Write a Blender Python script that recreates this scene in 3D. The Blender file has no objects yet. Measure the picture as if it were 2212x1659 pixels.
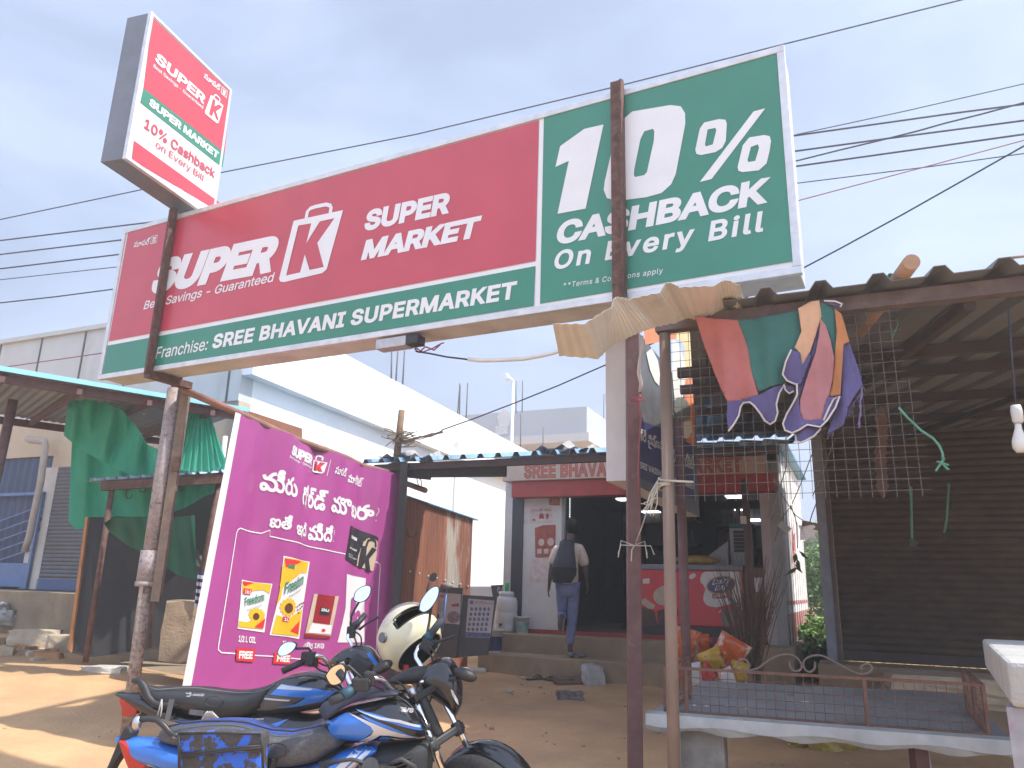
import bpy, bmesh, math, random, os
import numpy as np
from math import sin, cos, pi, radians, hypot, exp, sqrt, atan2
from mathutils import Vector, Matrix
from mathutils.geometry import delaunay_2d_cdt
random.seed(7)
SC = bpy.context.scene
COL = SC.collection
# ---------------------------------------------------------------- camera
FPX, PITCH, ROLL, EYE = 1640.0, radians(15.0), radians(1.5), 1.42
cam = bpy.data.cameras.new("camera"); cam.sensor_width = 36.0; cam.lens = 36.0 * FPX / 2212.0
cam.clip_start = 0.05; cam.clip_end = 2000.0
camo = bpy.data.objects.new("camera", cam); COL.objects.link(camo); SC.camera = camo
camo.matrix_world = Matrix.Translation((0, 0, EYE)) @ Matrix.Rotation(radians(90) + PITCH, 4, 'X') @ Matrix.Rotation(ROLL, 4, 'Z')
# ---------------------------------------------------------------- sun and sky
SUN_EL, SUN_AZ = radians(54), radians(102)       # azimuth clockwise from +Y
SUNV = Vector((cos(SUN_EL) * sin(SUN_AZ), cos(SUN_EL) * cos(SUN_AZ), sin(SUN_EL)))
w = bpy.data.worlds.new("World"); SC.world = w; w.use_nodes = True
nt = w.node_tree; nt.nodes.clear()
def wn(t, **k):
    n = nt.nodes.new(t)
    for a, b in k.items(): setattr(n, a, b)
    return n
sky = wn('ShaderNodeTexSky', sky_type='NISHITA', sun_disc=False, sun_elevation=SUN_EL, sun_rotation=SUN_AZ, air_density=1.2, dust_density=2.2, ozone_density=1.5)
bg = wn('ShaderNodeBackground'); bg.inputs[1].default_value = 0.13
out = wn('ShaderNodeOutputWorld')
tc = wn('ShaderNodeTexCoord'); mp = wn('ShaderNodeMapping'); mp.inputs['Scale'].default_value = (1.0, 1.6, 3.2); mp.inputs['Rotation'].default_value = (0, .25, .5)
nz = wn('ShaderNodeTexNoise'); nz.inputs['Scale'].default_value = 1.7; nz.inputs['Detail'].default_value = 7; nz.inputs['Roughness'].default_value = .52; nz.inputs['Distortion'].default_value = .5
rp = wn('ShaderNodeValToRGB'); rp.color_ramp.elements[0].position = .34; rp.color_ramp.elements[1].position = .72
rp.color_ramp.elements[0].color = (.62,) * 3 + (1,); rp.color_ramp.elements[1].color = (.95,) * 3 + (1,)
mx = wn('ShaderNodeMix', data_type='RGBA'); mx.inputs[7].default_value = (4.15, 5.0, 6.95, 1)
L = nt.links.new
L(tc.outputs['Generated'], mp.inputs[0]); L(mp.outputs[0], nz.inputs[0]); L(nz.outputs[0], rp.inputs[0]); L(rp.outputs[0], mx.inputs[0])
sx = wn('ShaderNodeSeparateXYZ'); mr = wn('ShaderNodeMapRange'); vm = wn('ShaderNodeVectorMath', operation='SCALE')   # gain added to the sky overhead and behind the viewer to fill the shade
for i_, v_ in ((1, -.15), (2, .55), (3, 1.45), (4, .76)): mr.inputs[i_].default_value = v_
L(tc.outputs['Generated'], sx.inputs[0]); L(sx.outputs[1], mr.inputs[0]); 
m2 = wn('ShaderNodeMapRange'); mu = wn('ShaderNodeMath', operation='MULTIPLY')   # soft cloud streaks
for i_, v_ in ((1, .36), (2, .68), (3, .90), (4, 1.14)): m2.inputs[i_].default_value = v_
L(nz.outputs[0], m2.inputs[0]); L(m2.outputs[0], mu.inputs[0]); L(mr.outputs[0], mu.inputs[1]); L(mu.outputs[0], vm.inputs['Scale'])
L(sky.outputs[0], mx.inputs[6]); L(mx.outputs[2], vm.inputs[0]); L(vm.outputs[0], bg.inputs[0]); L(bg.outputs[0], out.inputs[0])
sl = bpy.data.lights.new("sun", 'SUN'); sl.energy = 4.0; sl.angle = radians(1.2); sl.color = (1, .95, .87)
so = bpy.data.objects.new("sun", sl); COL.objects.link(so); so.rotation_euler = SUNV.to_track_quat('Z', 'Y').to_euler()
SC.view_settings.view_transform = 'Standard'; SC.view_settings.look = 'None'; SC.view_settings.exposure = 0.74; SC.view_settings.gamma = 1
SC.render.engine = 'CYCLES'
try:
    SC.cycles.max_bounces = 6; SC.cycles.transparent_max_bounces = 8; SC.cycles.use_denoising = True
except Exception: pass
# ---------------------------------------------------------------- where things of the photograph stand
def ray(px, py):
    a = (px - 1106) / FPX; b = (829.5 - py) / FPX
    c, s = cos(ROLL), sin(ROLL); x = a * c - b * s; y = a * s + b * c
    return Vector((x, cos(PITCH) - y * sin(PITCH), sin(PITCH) + y * cos(PITCH)))
O0 = Vector((0, 0, EYE))
def U(p, Y):
    d = ray(*p); return O0 + d * (Y / d.y)
def G(p, z):
    d = ray(*p); return O0 + d * ((z - EYE) / d.z)
def V(P):
    x, y, z = P[0], P[1], P[2] - EYE
    Zc = y * cos(PITCH) + z * sin(PITCH); Yc = -y * sin(PITCH) + z * cos(PITCH); a, b = x / Zc, Yc / Zc
    c, s = cos(ROLL), sin(ROLL)
    return (1106 + (a * c + b * s) * FPX, 829.5 - (-a * s + b * c) * FPX)
ZM = dict(R1=(.3418, 0, 0), R2=(.3418, 0, 702), R3=(.3418, 0, 1091.9), R4=(.3418, 540, 1091.9), R5=(.29297, 1080.1, 918.1), R6=(.3418, 1242.1, 540),
          R7=(.34175, 1458.1, 1091.9), R8=(.26758, 1620.1, 594), S1=(.46386, 205.2, 378), S2=(.37438, 1134.1, 81), S3=(.3841, 378, 874.9),
          S4=(.24414, 205.2, 1350.1), S5=(.23504, 648.1, 1269.1), S6=(.29305, 0, 675.1), S7=(.29297, 702.1, 756.1), S8=(.40687, 1674.1, 0), F=(1, 0, 0))
def z(k, x, y):
    s, a, b = ZM[k]; return (a + s * x, b + s * y)
def q(k, pts): return [z(k, *p) for p in pts]
class Plane:
    "vertical plane through P along horizontal direction d; (u, v) = metres along d, height"
    def __init__(s, P, d, disp=None):
        s.P = Vector((P[0], P[1], 0)); s.d = Vector((d[0], d[1], 0)).normalized()
        s.n = Vector((s.d.y, -s.d.x, 0))
        if s.n.dot(O0 - s.P) < 0: s.n = -s.n
        s.disp = disp
    def hit(s, p):
        r = ray(*p); return O0 + r * ((s.P - O0).dot(s.n) / r.dot(s.n))
    def uv(s, p):
        h = s.hit(p) - s.P; return (h.dot(s.d), h.z)
    def p3(s, u, v, off=0.0):
        if s.disp: off += s.disp(u, v)
        return s.P + s.d * u + s.n * off + Vector((0, 0, v))
AZ = radians(24)
SD = Vector((cos(AZ), -sin(AZ), 0)); ND = Vector((sin(AZ), cos(AZ), 0))   # along the street / away from it
ZUP = Vector((0, 0, 1))
# ---------------------------------------------------------------- materials
def lin(r, g, b):
    f = lambda c: c / 12.92 if c <= .04045 else ((c + .055) / 1.055) ** 2.4
    return (f(r / 255), f(g / 255), f(b / 255))
MATS = {}
def mat(name, col, rough=.6, metal=0.0, var=.12, scale=6.0, bump=0.0, bscale=None, col2=None, thr=(.45, .6), scale2=None, coat=0.0, spec=.5, stretch=None, detail=5, emit=None, alpha=None, trans=0.0):
    if name in MATS: return MATS[name]
    m = bpy.data.materials.new(name); MATS[name] = m; m.use_nodes = True
    t = m.node_tree; N = t.nodes; K = t.links.new; b = N['Principled BSDF']
    b.inputs['Roughness'].default_value = rough; b.inputs['Metallic'].default_value = metal
    b.inputs['Specular IOR Level'].default_value = spec; b.inputs['Coat Weight'].default_value = coat; b.inputs['Coat Roughness'].default_value = .08
    if trans: b.inputs['Transmission Weight'].default_value = trans
    if alpha is not None: b.inputs['Alpha'].default_value = alpha
    tcn = N.new('ShaderNodeTexCoord'); src = tcn.outputs['Object']
    if stretch:
        mpn = N.new('ShaderNodeMapping'); mpn.inputs['Scale'].default_value = stretch; K(src, mpn.inputs[0]); src = mpn.outputs[0]
    nn = N.new('ShaderNodeTexNoise'); nn.inputs['Scale'].default_value = scale; nn.inputs['Detail'].default_value = detail; nn.inputs['Roughness'].default_value = .6
    K(src, nn.inputs[0])
    r = N.new('ShaderNodeValToRGB'); e = r.color_ramp.elements
    e[0].position = .3; e[1].position = .7
    e[0].color = tuple(max(0, c * (1 - var)) for c in col) + (1,); e[1].color = tuple(min(1, c * (1 + var)) for c in col) + (1,)
    K(nn.outputs[0], r.inputs[0]); cout = r.outputs[0]
    if col2:
        n2 = N.new('ShaderNodeTexNoise'); n2.inputs['Scale'].default_value = scale2 or scale * .5; n2.inputs['Detail'].default_value = 8; n2.inputs['Roughness'].default_value = .65
        K(src, n2.inputs[0])
        r2 = N.new('ShaderNodeValToRGB'); r2.color_ramp.elements[0].position, r2.color_ramp.elements[1].position = thr; K(n2.outputs[0], r2.inputs[0])
        x = N.new('ShaderNodeMix'); x.data_type = 'RGBA'; K(r2.outputs[0], x.inputs[0]); K(cout, x.inputs[6]); x.inputs[7].default_value = tuple(col2) + (1,); cout = x.outputs[2]
    K(cout, b.inputs['Base Color'])
    if emit: b.inputs['Emission Color'].default_value = tuple(emit[:3]) + (1,); b.inputs['Emission Strength'].default_value = emit[3]
    if bump:
        n3 = N.new('ShaderNodeTexNoise'); n3.inputs['Scale'].default_value = bscale or scale * 4; n3.inputs['Detail'].default_value = 6; K(src, n3.inputs[0])
        bn = N.new('ShaderNodeBump'); bn.inputs['Strength'].default_value = bump; bn.inputs['Distance'].default_value = .02; K(n3.outputs[0], bn.inputs['Height']); K(bn.outputs[0], b.inputs['Normal'])
    return m
WHITEP = mat('sign_white', (.72, .72, .72), .38, var=.05, scale=3)
SRED = mat('sign_red', (.48, .055, .08), .33, var=.08, scale=2)
SGRN = mat('sign_green', (.035, .21, .135), .33, var=.08, scale=2)
ALU = mat('aluminium_trim', (.6, .6, .6), .4, .4, var=.12, scale=12)
DIRTYW = mat('dirty_white_tin', (.55, .53, .5), .5, var=.15, scale=4, col2=(.30, .24, .18), thr=(.55, .85), scale2=3)
TINGREY = mat('grey_tin', (.16, .17, .19), .5, .2, var=.15, scale=4)
RUST = mat('rusty_brown_steel', (.115, .055, .04), .75, .2, var=.4, scale=14, bump=.3, col2=(.2, .13, .10), thr=(.5, .75), scale2=20)
MAROON = mat('red_oxide_steel', (.125, .062, .058), .6, .1, var=.25, scale=10, bump=.12, col2=(.2, .14, .12), thr=(.58, .8), scale2=14)
PIPE = mat('weathered_pipe', (.34, .285, .275), .7, .2, var=.25, scale=40, bump=.3, col2=(.14, .075, .05), thr=(.56, .66), scale2=26)
BLACKP = mat('black_plastic', (.018, .018, .02), .45, var=.3, scale=20)
CABLE = mat('cable_black', (.02, .022, .035), .6)
CONC = mat('grey_concrete', (.28, .26, .23), .9, var=.25, scale=7, bump=.4, bscale=45, col2=(.17, .15, .13), thr=(.5, .75), scale2=4)
CONCB = mat('brown_cement', (.32, .24, .155), .9, var=.22, scale=6, bump=.35, bscale=40, col2=(.16, .11, .075), thr=(.5, .8), scale2=3)
WALLW = mat('white_lime_wall', (.80, .80, .78), .9, var=.05, scale=1.2, bump=.1, bscale=30, col2=(.60, .58, .54), thr=(.55, .9), scale2=.9, stretch=(1, 1, .4))
CHROME = mat('chrome', (.75, .75, .76), .13, 1.0, var=.05)
GLASSY = mat('mirror_glass', (.9, .92, .95), .02, 1.0, var=0)
# ---------------------------------------------------------------- mesh building
class MB:
    def __init__(s): s.v = []; s.f = []; s.m = []; s.sm = []; s.k = 0; s.smooth = False
    def add(s, vs, fs, smooth=None):
        o = len(s.v); s.v += [Vector(a) for a in vs]
        for f in fs: s.f.append([o + i for i in f]); s.m.append(s.k); s.sm.append(s.smooth if smooth is None else smooth)
        return o
    def hexa(s, a, b):
        "a = four bottom points, b = four top points"
        s.add(list(a) + list(b), [(3, 2, 1, 0), (4, 5, 6, 7), (0, 1, 5, 4), (1, 2, 6, 5), (2, 3, 7, 6), (3, 0, 4, 7)]); return s
    def box(s, c, sz, rz=0.0, R=None):
        c = Vector(c); h = Vector(sz) / 2; R = R or Matrix.Rotation(rz, 3, 'Z')
        P = [c + R @ Vector((x * h.x, y * h.y, zz * h.z)) for zz in (-1, 1) for x, y in ((-1, -1), (1, -1), (1, 1), (-1, 1))]
        return s.hexa(P[:4], P[4:])
    def frame_box(s, P, d, n, u0, u1, w0, w1, z0, z1):
        "box spanning u along d, w along n, z"
        f = lambda u, ww, zz: P + d * u + n * ww + ZUP * zz
        return s.hexa([f(u0, w0, z0), f(u1, w0, z0), f(u1, w1, z0), f(u0, w1, z0)], [f(u0, w0, z1), f(u1, w0, z1), f(u1, w1, z1), f(u0, w1, z1)])
    def beam(s, a, b, w, h=None, up=ZUP):
        a, b = Vector(a), Vector(b); h = h or w; t = (b - a).normalized(); u = up - t * up.dot(t)
        if u.length < 1e-4: u = Vector((0, 1, 0)) - t * t.y
        u.normalize(); r = t.cross(u)
        q4 = [(-1, -1), (1, -1), (1, 1), (-1, 1)]
        return s.hexa([a + r * x * w / 2 + u * y * h / 2 for x, y in q4], [b + r * x * w / 2 + u * y * h / 2 for x, y in q4])
    def tube(s, pts, r, n=8, cap=True, flat=1.0):
        pts = [Vector(p) for p in pts]; m = len(pts); rr = r if isinstance(r, (list, tuple)) else [r] * m
        t0 = (pts[1] - pts[0]).normalized(); u = Vector((0, 0, 1)) if abs(t0.z) < .9 else Vector((1, 0, 0)); rings = []
        for i, p in enumerate(pts):
            t = (pts[min(i + 1, m - 1)] - pts[max(i - 1, 0)])
            if t.length < 1e-9: t = t0
            t.normalize(); u = u - t * u.dot(t)
            if u.length < 1e-5: u = t.orthogonal()
            u.normalize(); b = t.cross(u)
            rings.append([p + (u * cos(2 * pi * k / n) + b * sin(2 * pi * k / n) * flat) * rr[i] for k in range(n)])
        fs = [(i * n + k, i * n + (k + 1) % n, (i + 1) * n + (k + 1) % n, (i + 1) * n + k) for i in range(m - 1) for k in range(n)]
        o = s.add([p for R in rings for p in R], fs, True)
        if cap:
            s.f.append([o + k for k in range(n)][::-1]); s.m.append(s.k); s.sm.append(False)
            s.f.append([o + (m - 1) * n + k for k in range(n)]); s.m.append(s.k); s.sm.append(False)
        return s
    def grid(s, P, smooth=True, wrap=False, flip=False):
        "P[i][j] points"
        a, b = len(P), len(P[0]); fs = []
        for i in range(a - 1):
            for j in range(b if wrap else b - 1):
                f = (i * b + j, i * b + (j + 1) % b, (i + 1) * b + (j + 1) % b, (i + 1) * b + j); fs.append(f[::-1] if flip else f)
        return s.add([p for R in P for p in R], fs, smooth)
    def lathe(s, c, prof, n=20, axis=ZUP, cap=(True, True)):
        c = Vector(c); ax = Vector(axis).normalized(); u = ax.orthogonal().normalized(); w_ = ax.cross(u)
        o = s.grid([[c + ax * h + (u * cos(2 * pi * k / n) + w_ * sin(2 * pi * k / n)) * r for k in range(n)] for r, h in prof], True, True)
        if cap[0]: s.f.append([o + k for k in range(n)][::-1]); s.m.append(s.k); s.sm.append(False)
        if cap[1]: s.f.append([o + (len(prof) - 1) * n + k for k in range(n)]); s.m.append(s.k); s.sm.append(False)
        return s
    def ball(s, c, r, n=12, sq=(1, 1, 1), R=None, jit=0.0):
        c = Vector(c); R = R or Matrix.Identity(3); P = []
        for i in range(n // 2 + 1):
            th = pi * i / (n // 2)
            P.append([c + R @ Vector((sin(th) * cos(2 * pi * k / n) * r * sq[0], sin(th) * sin(2 * pi * k / n) * r * sq[1], cos(th) * r * sq[2])) * (1 + random.uniform(-jit, jit)) for k in range(n)])
        s.grid(P, True, True, flip=True); return s
    def rock(s, c, sz, rz=0, jit=.12, seed=0):
        bm = bmesh.new(); bmesh.ops.create_cube(bm, size=1); bmesh.ops.subdivide_edges(bm, edges=bm.edges, cuts=3, use_grid_fill=True)
        rd = random.Random(seed); R = Matrix.Rotation(rz, 3, 'Z'); bm.verts.ensure_lookup_table()
        vs = []
        for v in bm.verts:
            p = v.co.copy(); L_ = p.length; p = p.lerp(p.normalized() * .62, .22)
            p *= 1 + rd.uniform(-jit, jit); vs.append(Vector(c) + R @ Vector((p.x * sz[0], p.y * sz[1], p.z * sz[2])))
        fs = [[v.index for v in f.verts] for f in bm.faces]; bm.free(); s.add(vs, fs, False); return s
    def prism(s, pts, vec):
        "closed 3D polygon extruded by vec"
        n = len(pts); vec = Vector(vec); P = [Vector(p) for p in pts]
        s.add(P + [p + vec for p in P], [list(range(n))[::-1], list(range(n, 2 * n))] + [(i, (i + 1) % n, n + (i + 1) % n, n + i) for i in range(n)]); return s
    def build(s, name, mats, parent=None, label=None, cat=None, group=None, kind=None, bevel=0, solid=0, subsurf=0, base=None):
        if not isinstance(mats, (list, tuple)): mats = [mats]
        if parent is None:
            if base is None:
                lo = [min(v[i] for v in s.v) for i in range(3)]; hi = [max(v[i] for v in s.v) for i in range(3)]
                base = Vector(((lo[0] + hi[0]) / 2, (lo[1] + hi[1]) / 2, lo[2]))
            off = Vector(base)
        else:
            off = Vector(parent.get('_w', (0, 0, 0)))
        me = bpy.data.meshes.new(name); me.from_pydata([tuple(v - off) for v in s.v], [], s.f)
        for m_ in mats: me.materials.append(m_)
        me.polygons.foreach_set('material_index', [min(k, len(mats) - 1) for k in s.m]); me.polygons.foreach_set('use_smooth', s.sm); me.update()
        o = bpy.data.objects.new(name, me); COL.objects.link(o)
        if parent is None: o.location = off
        else: o.parent = parent
        o['_w'] = tuple(off)
        if bevel: b = o.modifiers.new('bevel', 'BEVEL'); b.width = bevel; b.segments = 2; b.limit_method = 'ANGLE'; b.angle_limit = radians(50)
        if solid: b = o.modifiers.new('solid', 'SOLIDIFY'); b.thickness = solid; b.offset = 0
        if subsurf: b = o.modifiers.new('sub', 'SUBSURF'); b.levels = subsurf; b.render_levels = subsurf
        tag(o, label, cat, group, kind); return o
def tag(o, label=None, cat=None, group=None, kind=None):
    if label: o['label'] = label
    if cat: o['category'] = cat
    if group: o['group'] = group
    if kind: o['kind'] = kind
    return o
def thing(name, label, cat, loc, group=None):
    o = bpy.data.objects.new(name, None); COL.objects.link(o); o.location = loc; o.empty_display_size = .1; o['_w'] = tuple(loc)
    return tag(o, label, cat, group)
# ---------------------------------------------------------------- flat lettering and printed shapes
def area(p): return .5 * sum(p[i][0] * p[(i + 1) % len(p)][1] - p[(i + 1) % len(p)][0] * p[i][1] for i in range(len(p)))
def fill(polys, step=0.0):
    vs = []; fs = []; sg = []
    for p in polys:
        cl = []
        for a in p:
            if not cl or hypot(a[0] - cl[-1][0], a[1] - cl[-1][1]) > 1e-5: cl.append(a)
        while len(cl) > 2 and hypot(cl[0][0] - cl[-1][0], cl[0][1] - cl[-1][1]) < 1e-5: cl.pop()
        if len(cl) < 3: continue
        if step:
            d2 = []
            for i, a in enumerate(cl):
                b = cl[(i + 1) % len(cl)]; m = max(1, int(hypot(b[0] - a[0], b[1] - a[1]) / step)); d2 += [(a[0] + (b[0] - a[0]) * t / m, a[1] + (b[1] - a[1]) * t / m) for t in range(m)]
            cl = d2
        sgn = 1 if area(cl) > 0 else -1
        if sgn < 0: cl = cl[::-1]
        o = len(vs); vs += [Vector(a) for a in cl]; fs.append(list(range(o, len(vs)))); sg.append(sgn)
    if not fs: return [], []
    if step:
        x0, x1 = min(v[0] for v in vs), max(v[0] for v in vs); y0, y1 = min(v[1] for v in vs), max(v[1] for v in vs)
        if (x1 - x0) * (y1 - y0) / step ** 2 < 60000:
            for i in range(1, int((x1 - x0) / step) + 1):
                for j in range(1, int((y1 - y0) / step) + 1): vs.append(Vector((x0 + (i - .5 + .11 * (j % 2)) * step, y0 + (j - .47) * step)))
    ed = [(f[i], f[(i + 1) % len(f)]) for f in fs for i in range(len(f))]
    r = delaunay_2d_cdt(vs, ed, [], 0, 1e-6, False)
    V_, F_ = r[0], r[2]
    if not F_: return [], []
    E0 = np.array([(*vs[i], *vs[j]) for (i, j), s_ in zip(ed, [g for f, g in zip(fs, sg) for _ in f])]); S0 = np.array([g for f, g in zip(fs, sg) for _ in f])
    VV = np.array([tuple(a) for a in V_]); C = np.array([VV[list(f)].mean(0) for f in F_]); keep = []
    for i0 in range(0, len(C), 2000):
        c = C[i0:i0 + 2000]; x, y = c[:, :1], c[:, 1:]
        x1, y1, x2, y2 = (E0[:, k][None] for k in range(4))
        up = (y1 <= y) & (y2 > y); dn = (y1 > y) & (y2 <= y)
        left = (x2 - x1) * (y - y1) - (x - x1) * (y2 - y1)
        wn_ = (((up & (left > 0)).astype(int) - (dn & (left < 0)).astype(int)) * S0[None]).sum(1)
        keep += [list(F_[i0 + k]) for k in np.nonzero(wn_)[0]]
    return [tuple(a) for a in V_], keep
def find_font(fn):
    try:
        p = os.path.join(bpy.utils.system_resource('DATAFILES', path='fonts'), fn)
        return bpy.data.fonts.load(p) if os.path.exists(p) else None
    except Exception: return None
INTER = find_font('Inter.woff2')
TCACHE = {}
def glyphs(s, bold=0.0, space=1.0, font=INTER):
    key = (s, bold, space)
    if key in TCACHE: return TCACHE[key]
    if any(ord(ch) > 0xc00 for ch in s): font = None
    c = bpy.data.curves.new('t', 'FONT'); c.body = s; c.fill_mode = 'NONE'; c.resolution_u = 3; c.space_character = space
    if font: c.font = font
    o = bpy.data.objects.new('t', c); COL.objects.link(o); dg = bpy.context.evaluated_depsgraph_get(); me = o.evaluated_get(dg).to_mesh()
    nx = {}
    for e in me.edges: nx.setdefault(e.vertices[0], []).append(e.vertices[1]); nx.setdefault(e.vertices[1], []).append(e.vertices[0])
    seen = set(); polys = []
    for a in range(len(me.vertices)):
        if a in seen or a not in nx: continue
        lp = [a]; seen.add(a); cur = a
        while True:
            n_ = [b for b in nx[cur] if b not in seen]
            if not n_: break
            cur = min(n_, key=lambda b: (b != cur + 1, b)); seen.add(cur); lp.append(cur)
        polys.append([(me.vertices[i].co.x, me.vertices[i].co.y) for i in lp])
    o.evaluated_get(dg).to_mesh_clear(); bpy.data.objects.remove(o); bpy.data.curves.remove(c)
    if bold:
        sg = 1 if sum(area(p) for p in polys) > 0 else -1; q_ = []
        for p in polys:
            cl = [a for i, a in enumerate(p) if hypot(a[0] - p[i - 1][0], a[1] - p[i - 1][1]) > 1e-5]; n = len(cl); r = []
            for i in range(n):
                a, b, c_ = cl[i - 1], cl[i], cl[(i + 1) % n]; t1 = Vector((b[0] - a[0], b[1] - a[1])); t2 = Vector((c_[0] - b[0], c_[1] - b[1]))
                if t1.length < 1e-7 or t2.length < 1e-7: r.append(b); continue
                t1.normalize(); t2.normalize(); nn = Vector((t1.y + t2.y, -t1.x - t2.x))
                if nn.length < 1e-3: r.append(b); continue
                nn.normalize(); k = 1 / max(.6, nn.dot(Vector((t1.y, -t1.x)))); r.append((b[0] + nn.x * bold * sg * k, b[1] + nn.y * bold * sg * k))
            q_.append(r)
        polys = q_
    TCACHE[key] = polys
    return polys
class Print:
    "collects printed shapes lying on a vertical plane"
    def __init__(s, plane, off=.004, step=0.0): s.pl = plane; s.off = off; s.step = step; s.mbs = []
    def _put(s, polys):
        V_, F_ = fill(polys, s.step)
        if not F_: return
        up = s.pl.d.cross(ZUP).dot(s.pl.n) > 0
        s.mbs.append(MB()); s.mbs[-1].add([s.pl.p3(a, b, s.off) for a, b in V_], [f if up else f[::-1] for f in F_], False)
    def poly(s, k, *polys, each=False):
        P = [[s.pl.uv(z(k, *p)) for p in pl] for pl in polys]
        for g in ([[p_] for p_ in P] if each else [P]): s._put(g)
        return s
    def hole(s, k, outer, inner):
        o = [s.pl.uv(z(k, *p)) for p in outer]; i = [s.pl.uv(z(k, *p)) for p in inner]
        if area(o) * area(i) > 0: i = i[::-1]
        s._put([o, i]); return s
    def line(s, k, pts, wd):
        P = [Vector(s.pl.uv(z(k, *p))) for p in pts]; n = len(P); a = []; b = []
        for i in range(n):
            t = (P[min(i + 1, n - 1)] - P[max(i - 1, 0)]).normalized(); nn = Vector((-t.y, t.x)) * wd / 2; a.append(tuple(P[i] + nn)); b.append(tuple(P[i] - nn))
        s._put([a + b[::-1]]); return s
    def text(s, k, body, bl, br, tl, bold=0.0, bbox=False, space=1.0):
        "bl, br on the baseline, tl = top of the capitals above bl"
        O, B, T = [Vector(s.pl.uv(z(k, *p))) for p in (bl, br, tl)]
        P = glyphs(body, bold, space); xs = [a[0] for p in P for a in p]; ys = [a[1] for p in P for a in p]
        x0, x1 = min(xs), max(xs)
        if bbox: y0, y1 = min(ys), max(ys)
        else:
            e = [a[1] for p in glyphs('E', bold) for a in p]; y0, y1 = min(e), max(e)
        s._put([[tuple(O + (B - O) * ((a[0] - x0) / (x1 - x0)) + (T - O) * ((a[1] - y0) / (y1 - y0))) for a in p] for p in P]); return s
    def done(s, name, m, parent, join=False, **kw):
        if join:
            b = MB()
            for m_ in s.mbs: b.add(m_.v, m_.f, False)
            s.mbs = [b]
        for m_ in s.mbs: o = m_.build(name, m, parent, **kw)
        return o
def lerp(a, b, t): return a + (b - a) * t
def smooth(t): t = max(0., min(1., t)); return t * t * (3 - 2 * t)
def gz(x, y):
    "height of the ground"
    b = .021 * max(0, min(y, 16) - 3) + .075 * max(0, min(7, -(x + 1.2))) * smooth((y - 4.5) / 5)
    return b
# ---------------------------------------------------------------- ground
SAND = mat('sandy_earth', (.55, .335, .165), .95, var=.16, scale=1.3, bump=.55, bscale=26, col2=(.37, .235, .13), thr=(.42, .68), scale2=.7, detail=9)
nt2 = SAND.node_tree
def ground():
    b = MB(); xs = [-400, -120, -50, -25, -16] + [-12 + .22 * i for i in range(110)] + [13, 16, 25, 50, 120, 400]; ys = [-60, -20, -5, 0, 1] + [1.6 + .2 * i for i in range(75)] + [17, 19, 22, 28, 40, 70, 150, 500]
    rd = random.Random(3)
    def h(x, y):
        r = 0
        if abs(x) < 14 and 1 < y < 18: r = .018 * sin(x * 2.1 + .7 * y) * sin(y * 1.7 - x * .6) + .012 * sin(5.1 * x + 1.3) * sin(4.3 * y + x) + rd.uniform(-.008, .008)
        d = hypot((x + 4.6) / 1.5, (y - 8.6) / .9); r += .10 * exp(-d * d)
        return gz(x, y) + r
    b.grid([[Vector((x, y, h(x, y))) for x in xs] for y in ys], True)
    return b.build('ground', SAND, None, kind='structure', base=(0, 0, 0))
ground()
# small stones lying about
b = MB(); rd = random.Random(5)
for i in range(420):
    x = rd.uniform(-8, 3.5); y = rd.uniform(4.5, 12); r = rd.uniform(.006, .022) * (1.4 if rd.random() < .1 else 1)
    b.ball((x, y, gz(x, y) + r * .3), r, 6, (1, rd.uniform(.6, 1), .6), jit=.2)
b.build('gravel', mat('gravel_stone', (.36, .27, .18), .9, var=.3, scale=3), None, label='small stones scattered over the sandy yard', cat='gravel', kind='stuff')
# ---------------------------------------------------------------- the long light-box sign over the yard
P0 = U(z('S1', 135, 262), 6.62)
SGD = Vector((5.31, -2.75, 0)).normalized()
SG = Plane(P0, SGD)
uv = SG.uv
u0 = uv(z('S1', 135, 262))[0]; u1 = uv(z('S2', 1495, 35))[0]; zt = uv(z('S1', 135, 262))[1]; zb = uv(z('S1', 10, 966))[1]
zt = (zt + uv(z('S2', 1495, 35))[1]) / 2; zb = (zb + uv(z('S2', 1600, 1340))[1]) / 2
back = -SG.n
sign = thing('billboard_sign', 'long red and green lightbox billboard offering ten percent cashback over the yard', 'sign', tuple(SG.p3((u0 + u1) / 2, zb)))
TH = .27
b = MB(); b.frame_box(SG.P, SG.d, back, u0 + .012, u1 - .012, .02, TH, zb + .012, zt - .012); b.build('sign_box', DIRTYW, sign, bevel=.006)
b = MB()
for (a0, a1, c0, c1) in ((u0, u1, zb, zb + .045), (u0, u1, zt - .045, zt), (u0, u0 + .045, zb + .045, zt - .045), (u1 - .045, u1, zb + .045, zt - .045)): b.frame_box(SG.P, SG.d, back, a0, a1, -.012, .03, c0, c1)
b.build('sign_trim', ALU, sign, bevel=.004)
b = MB(); b.frame_box(SG.P, SG.d, back, u0 + .045, u1 - .045, .001, .02, zb + .045, zt - .045); b.build('white_face', WHITEP, sign)
Print(SG, .0035).poly('F', [z('S1', 155, 272), z('S2', 82, 478), z('S2', 62, 1290), z('S1', 65, 775)]).done('red_panel', SRED, sign)
Print(SG, .0035).poly('F', [z('S1', 60, 795), z('S1', 2052, 425), z('S1', 2045, 610), z('S1', 36, 934)]).poly('S2', [(110, 465), (1452, 88), (1547, 1292), (88, 1537)]).done('green_panel', SGRN, sign)
KP = [(950, 237), (1010, 227), (987, 318), (1050, 218), (1118, 203), (1038, 318), (1068, 430), (1002, 444), (980, 372), (958, 455), (893, 470)]
p = Print(SG, .007)
p.text('S1', 'SUPER', (250, 560), (822, 455), (312, 395), .055)
p.text('S1', 'Best Savings - Guaranteed', (228, 628), (830, 498), (240, 588), .012)
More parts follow.
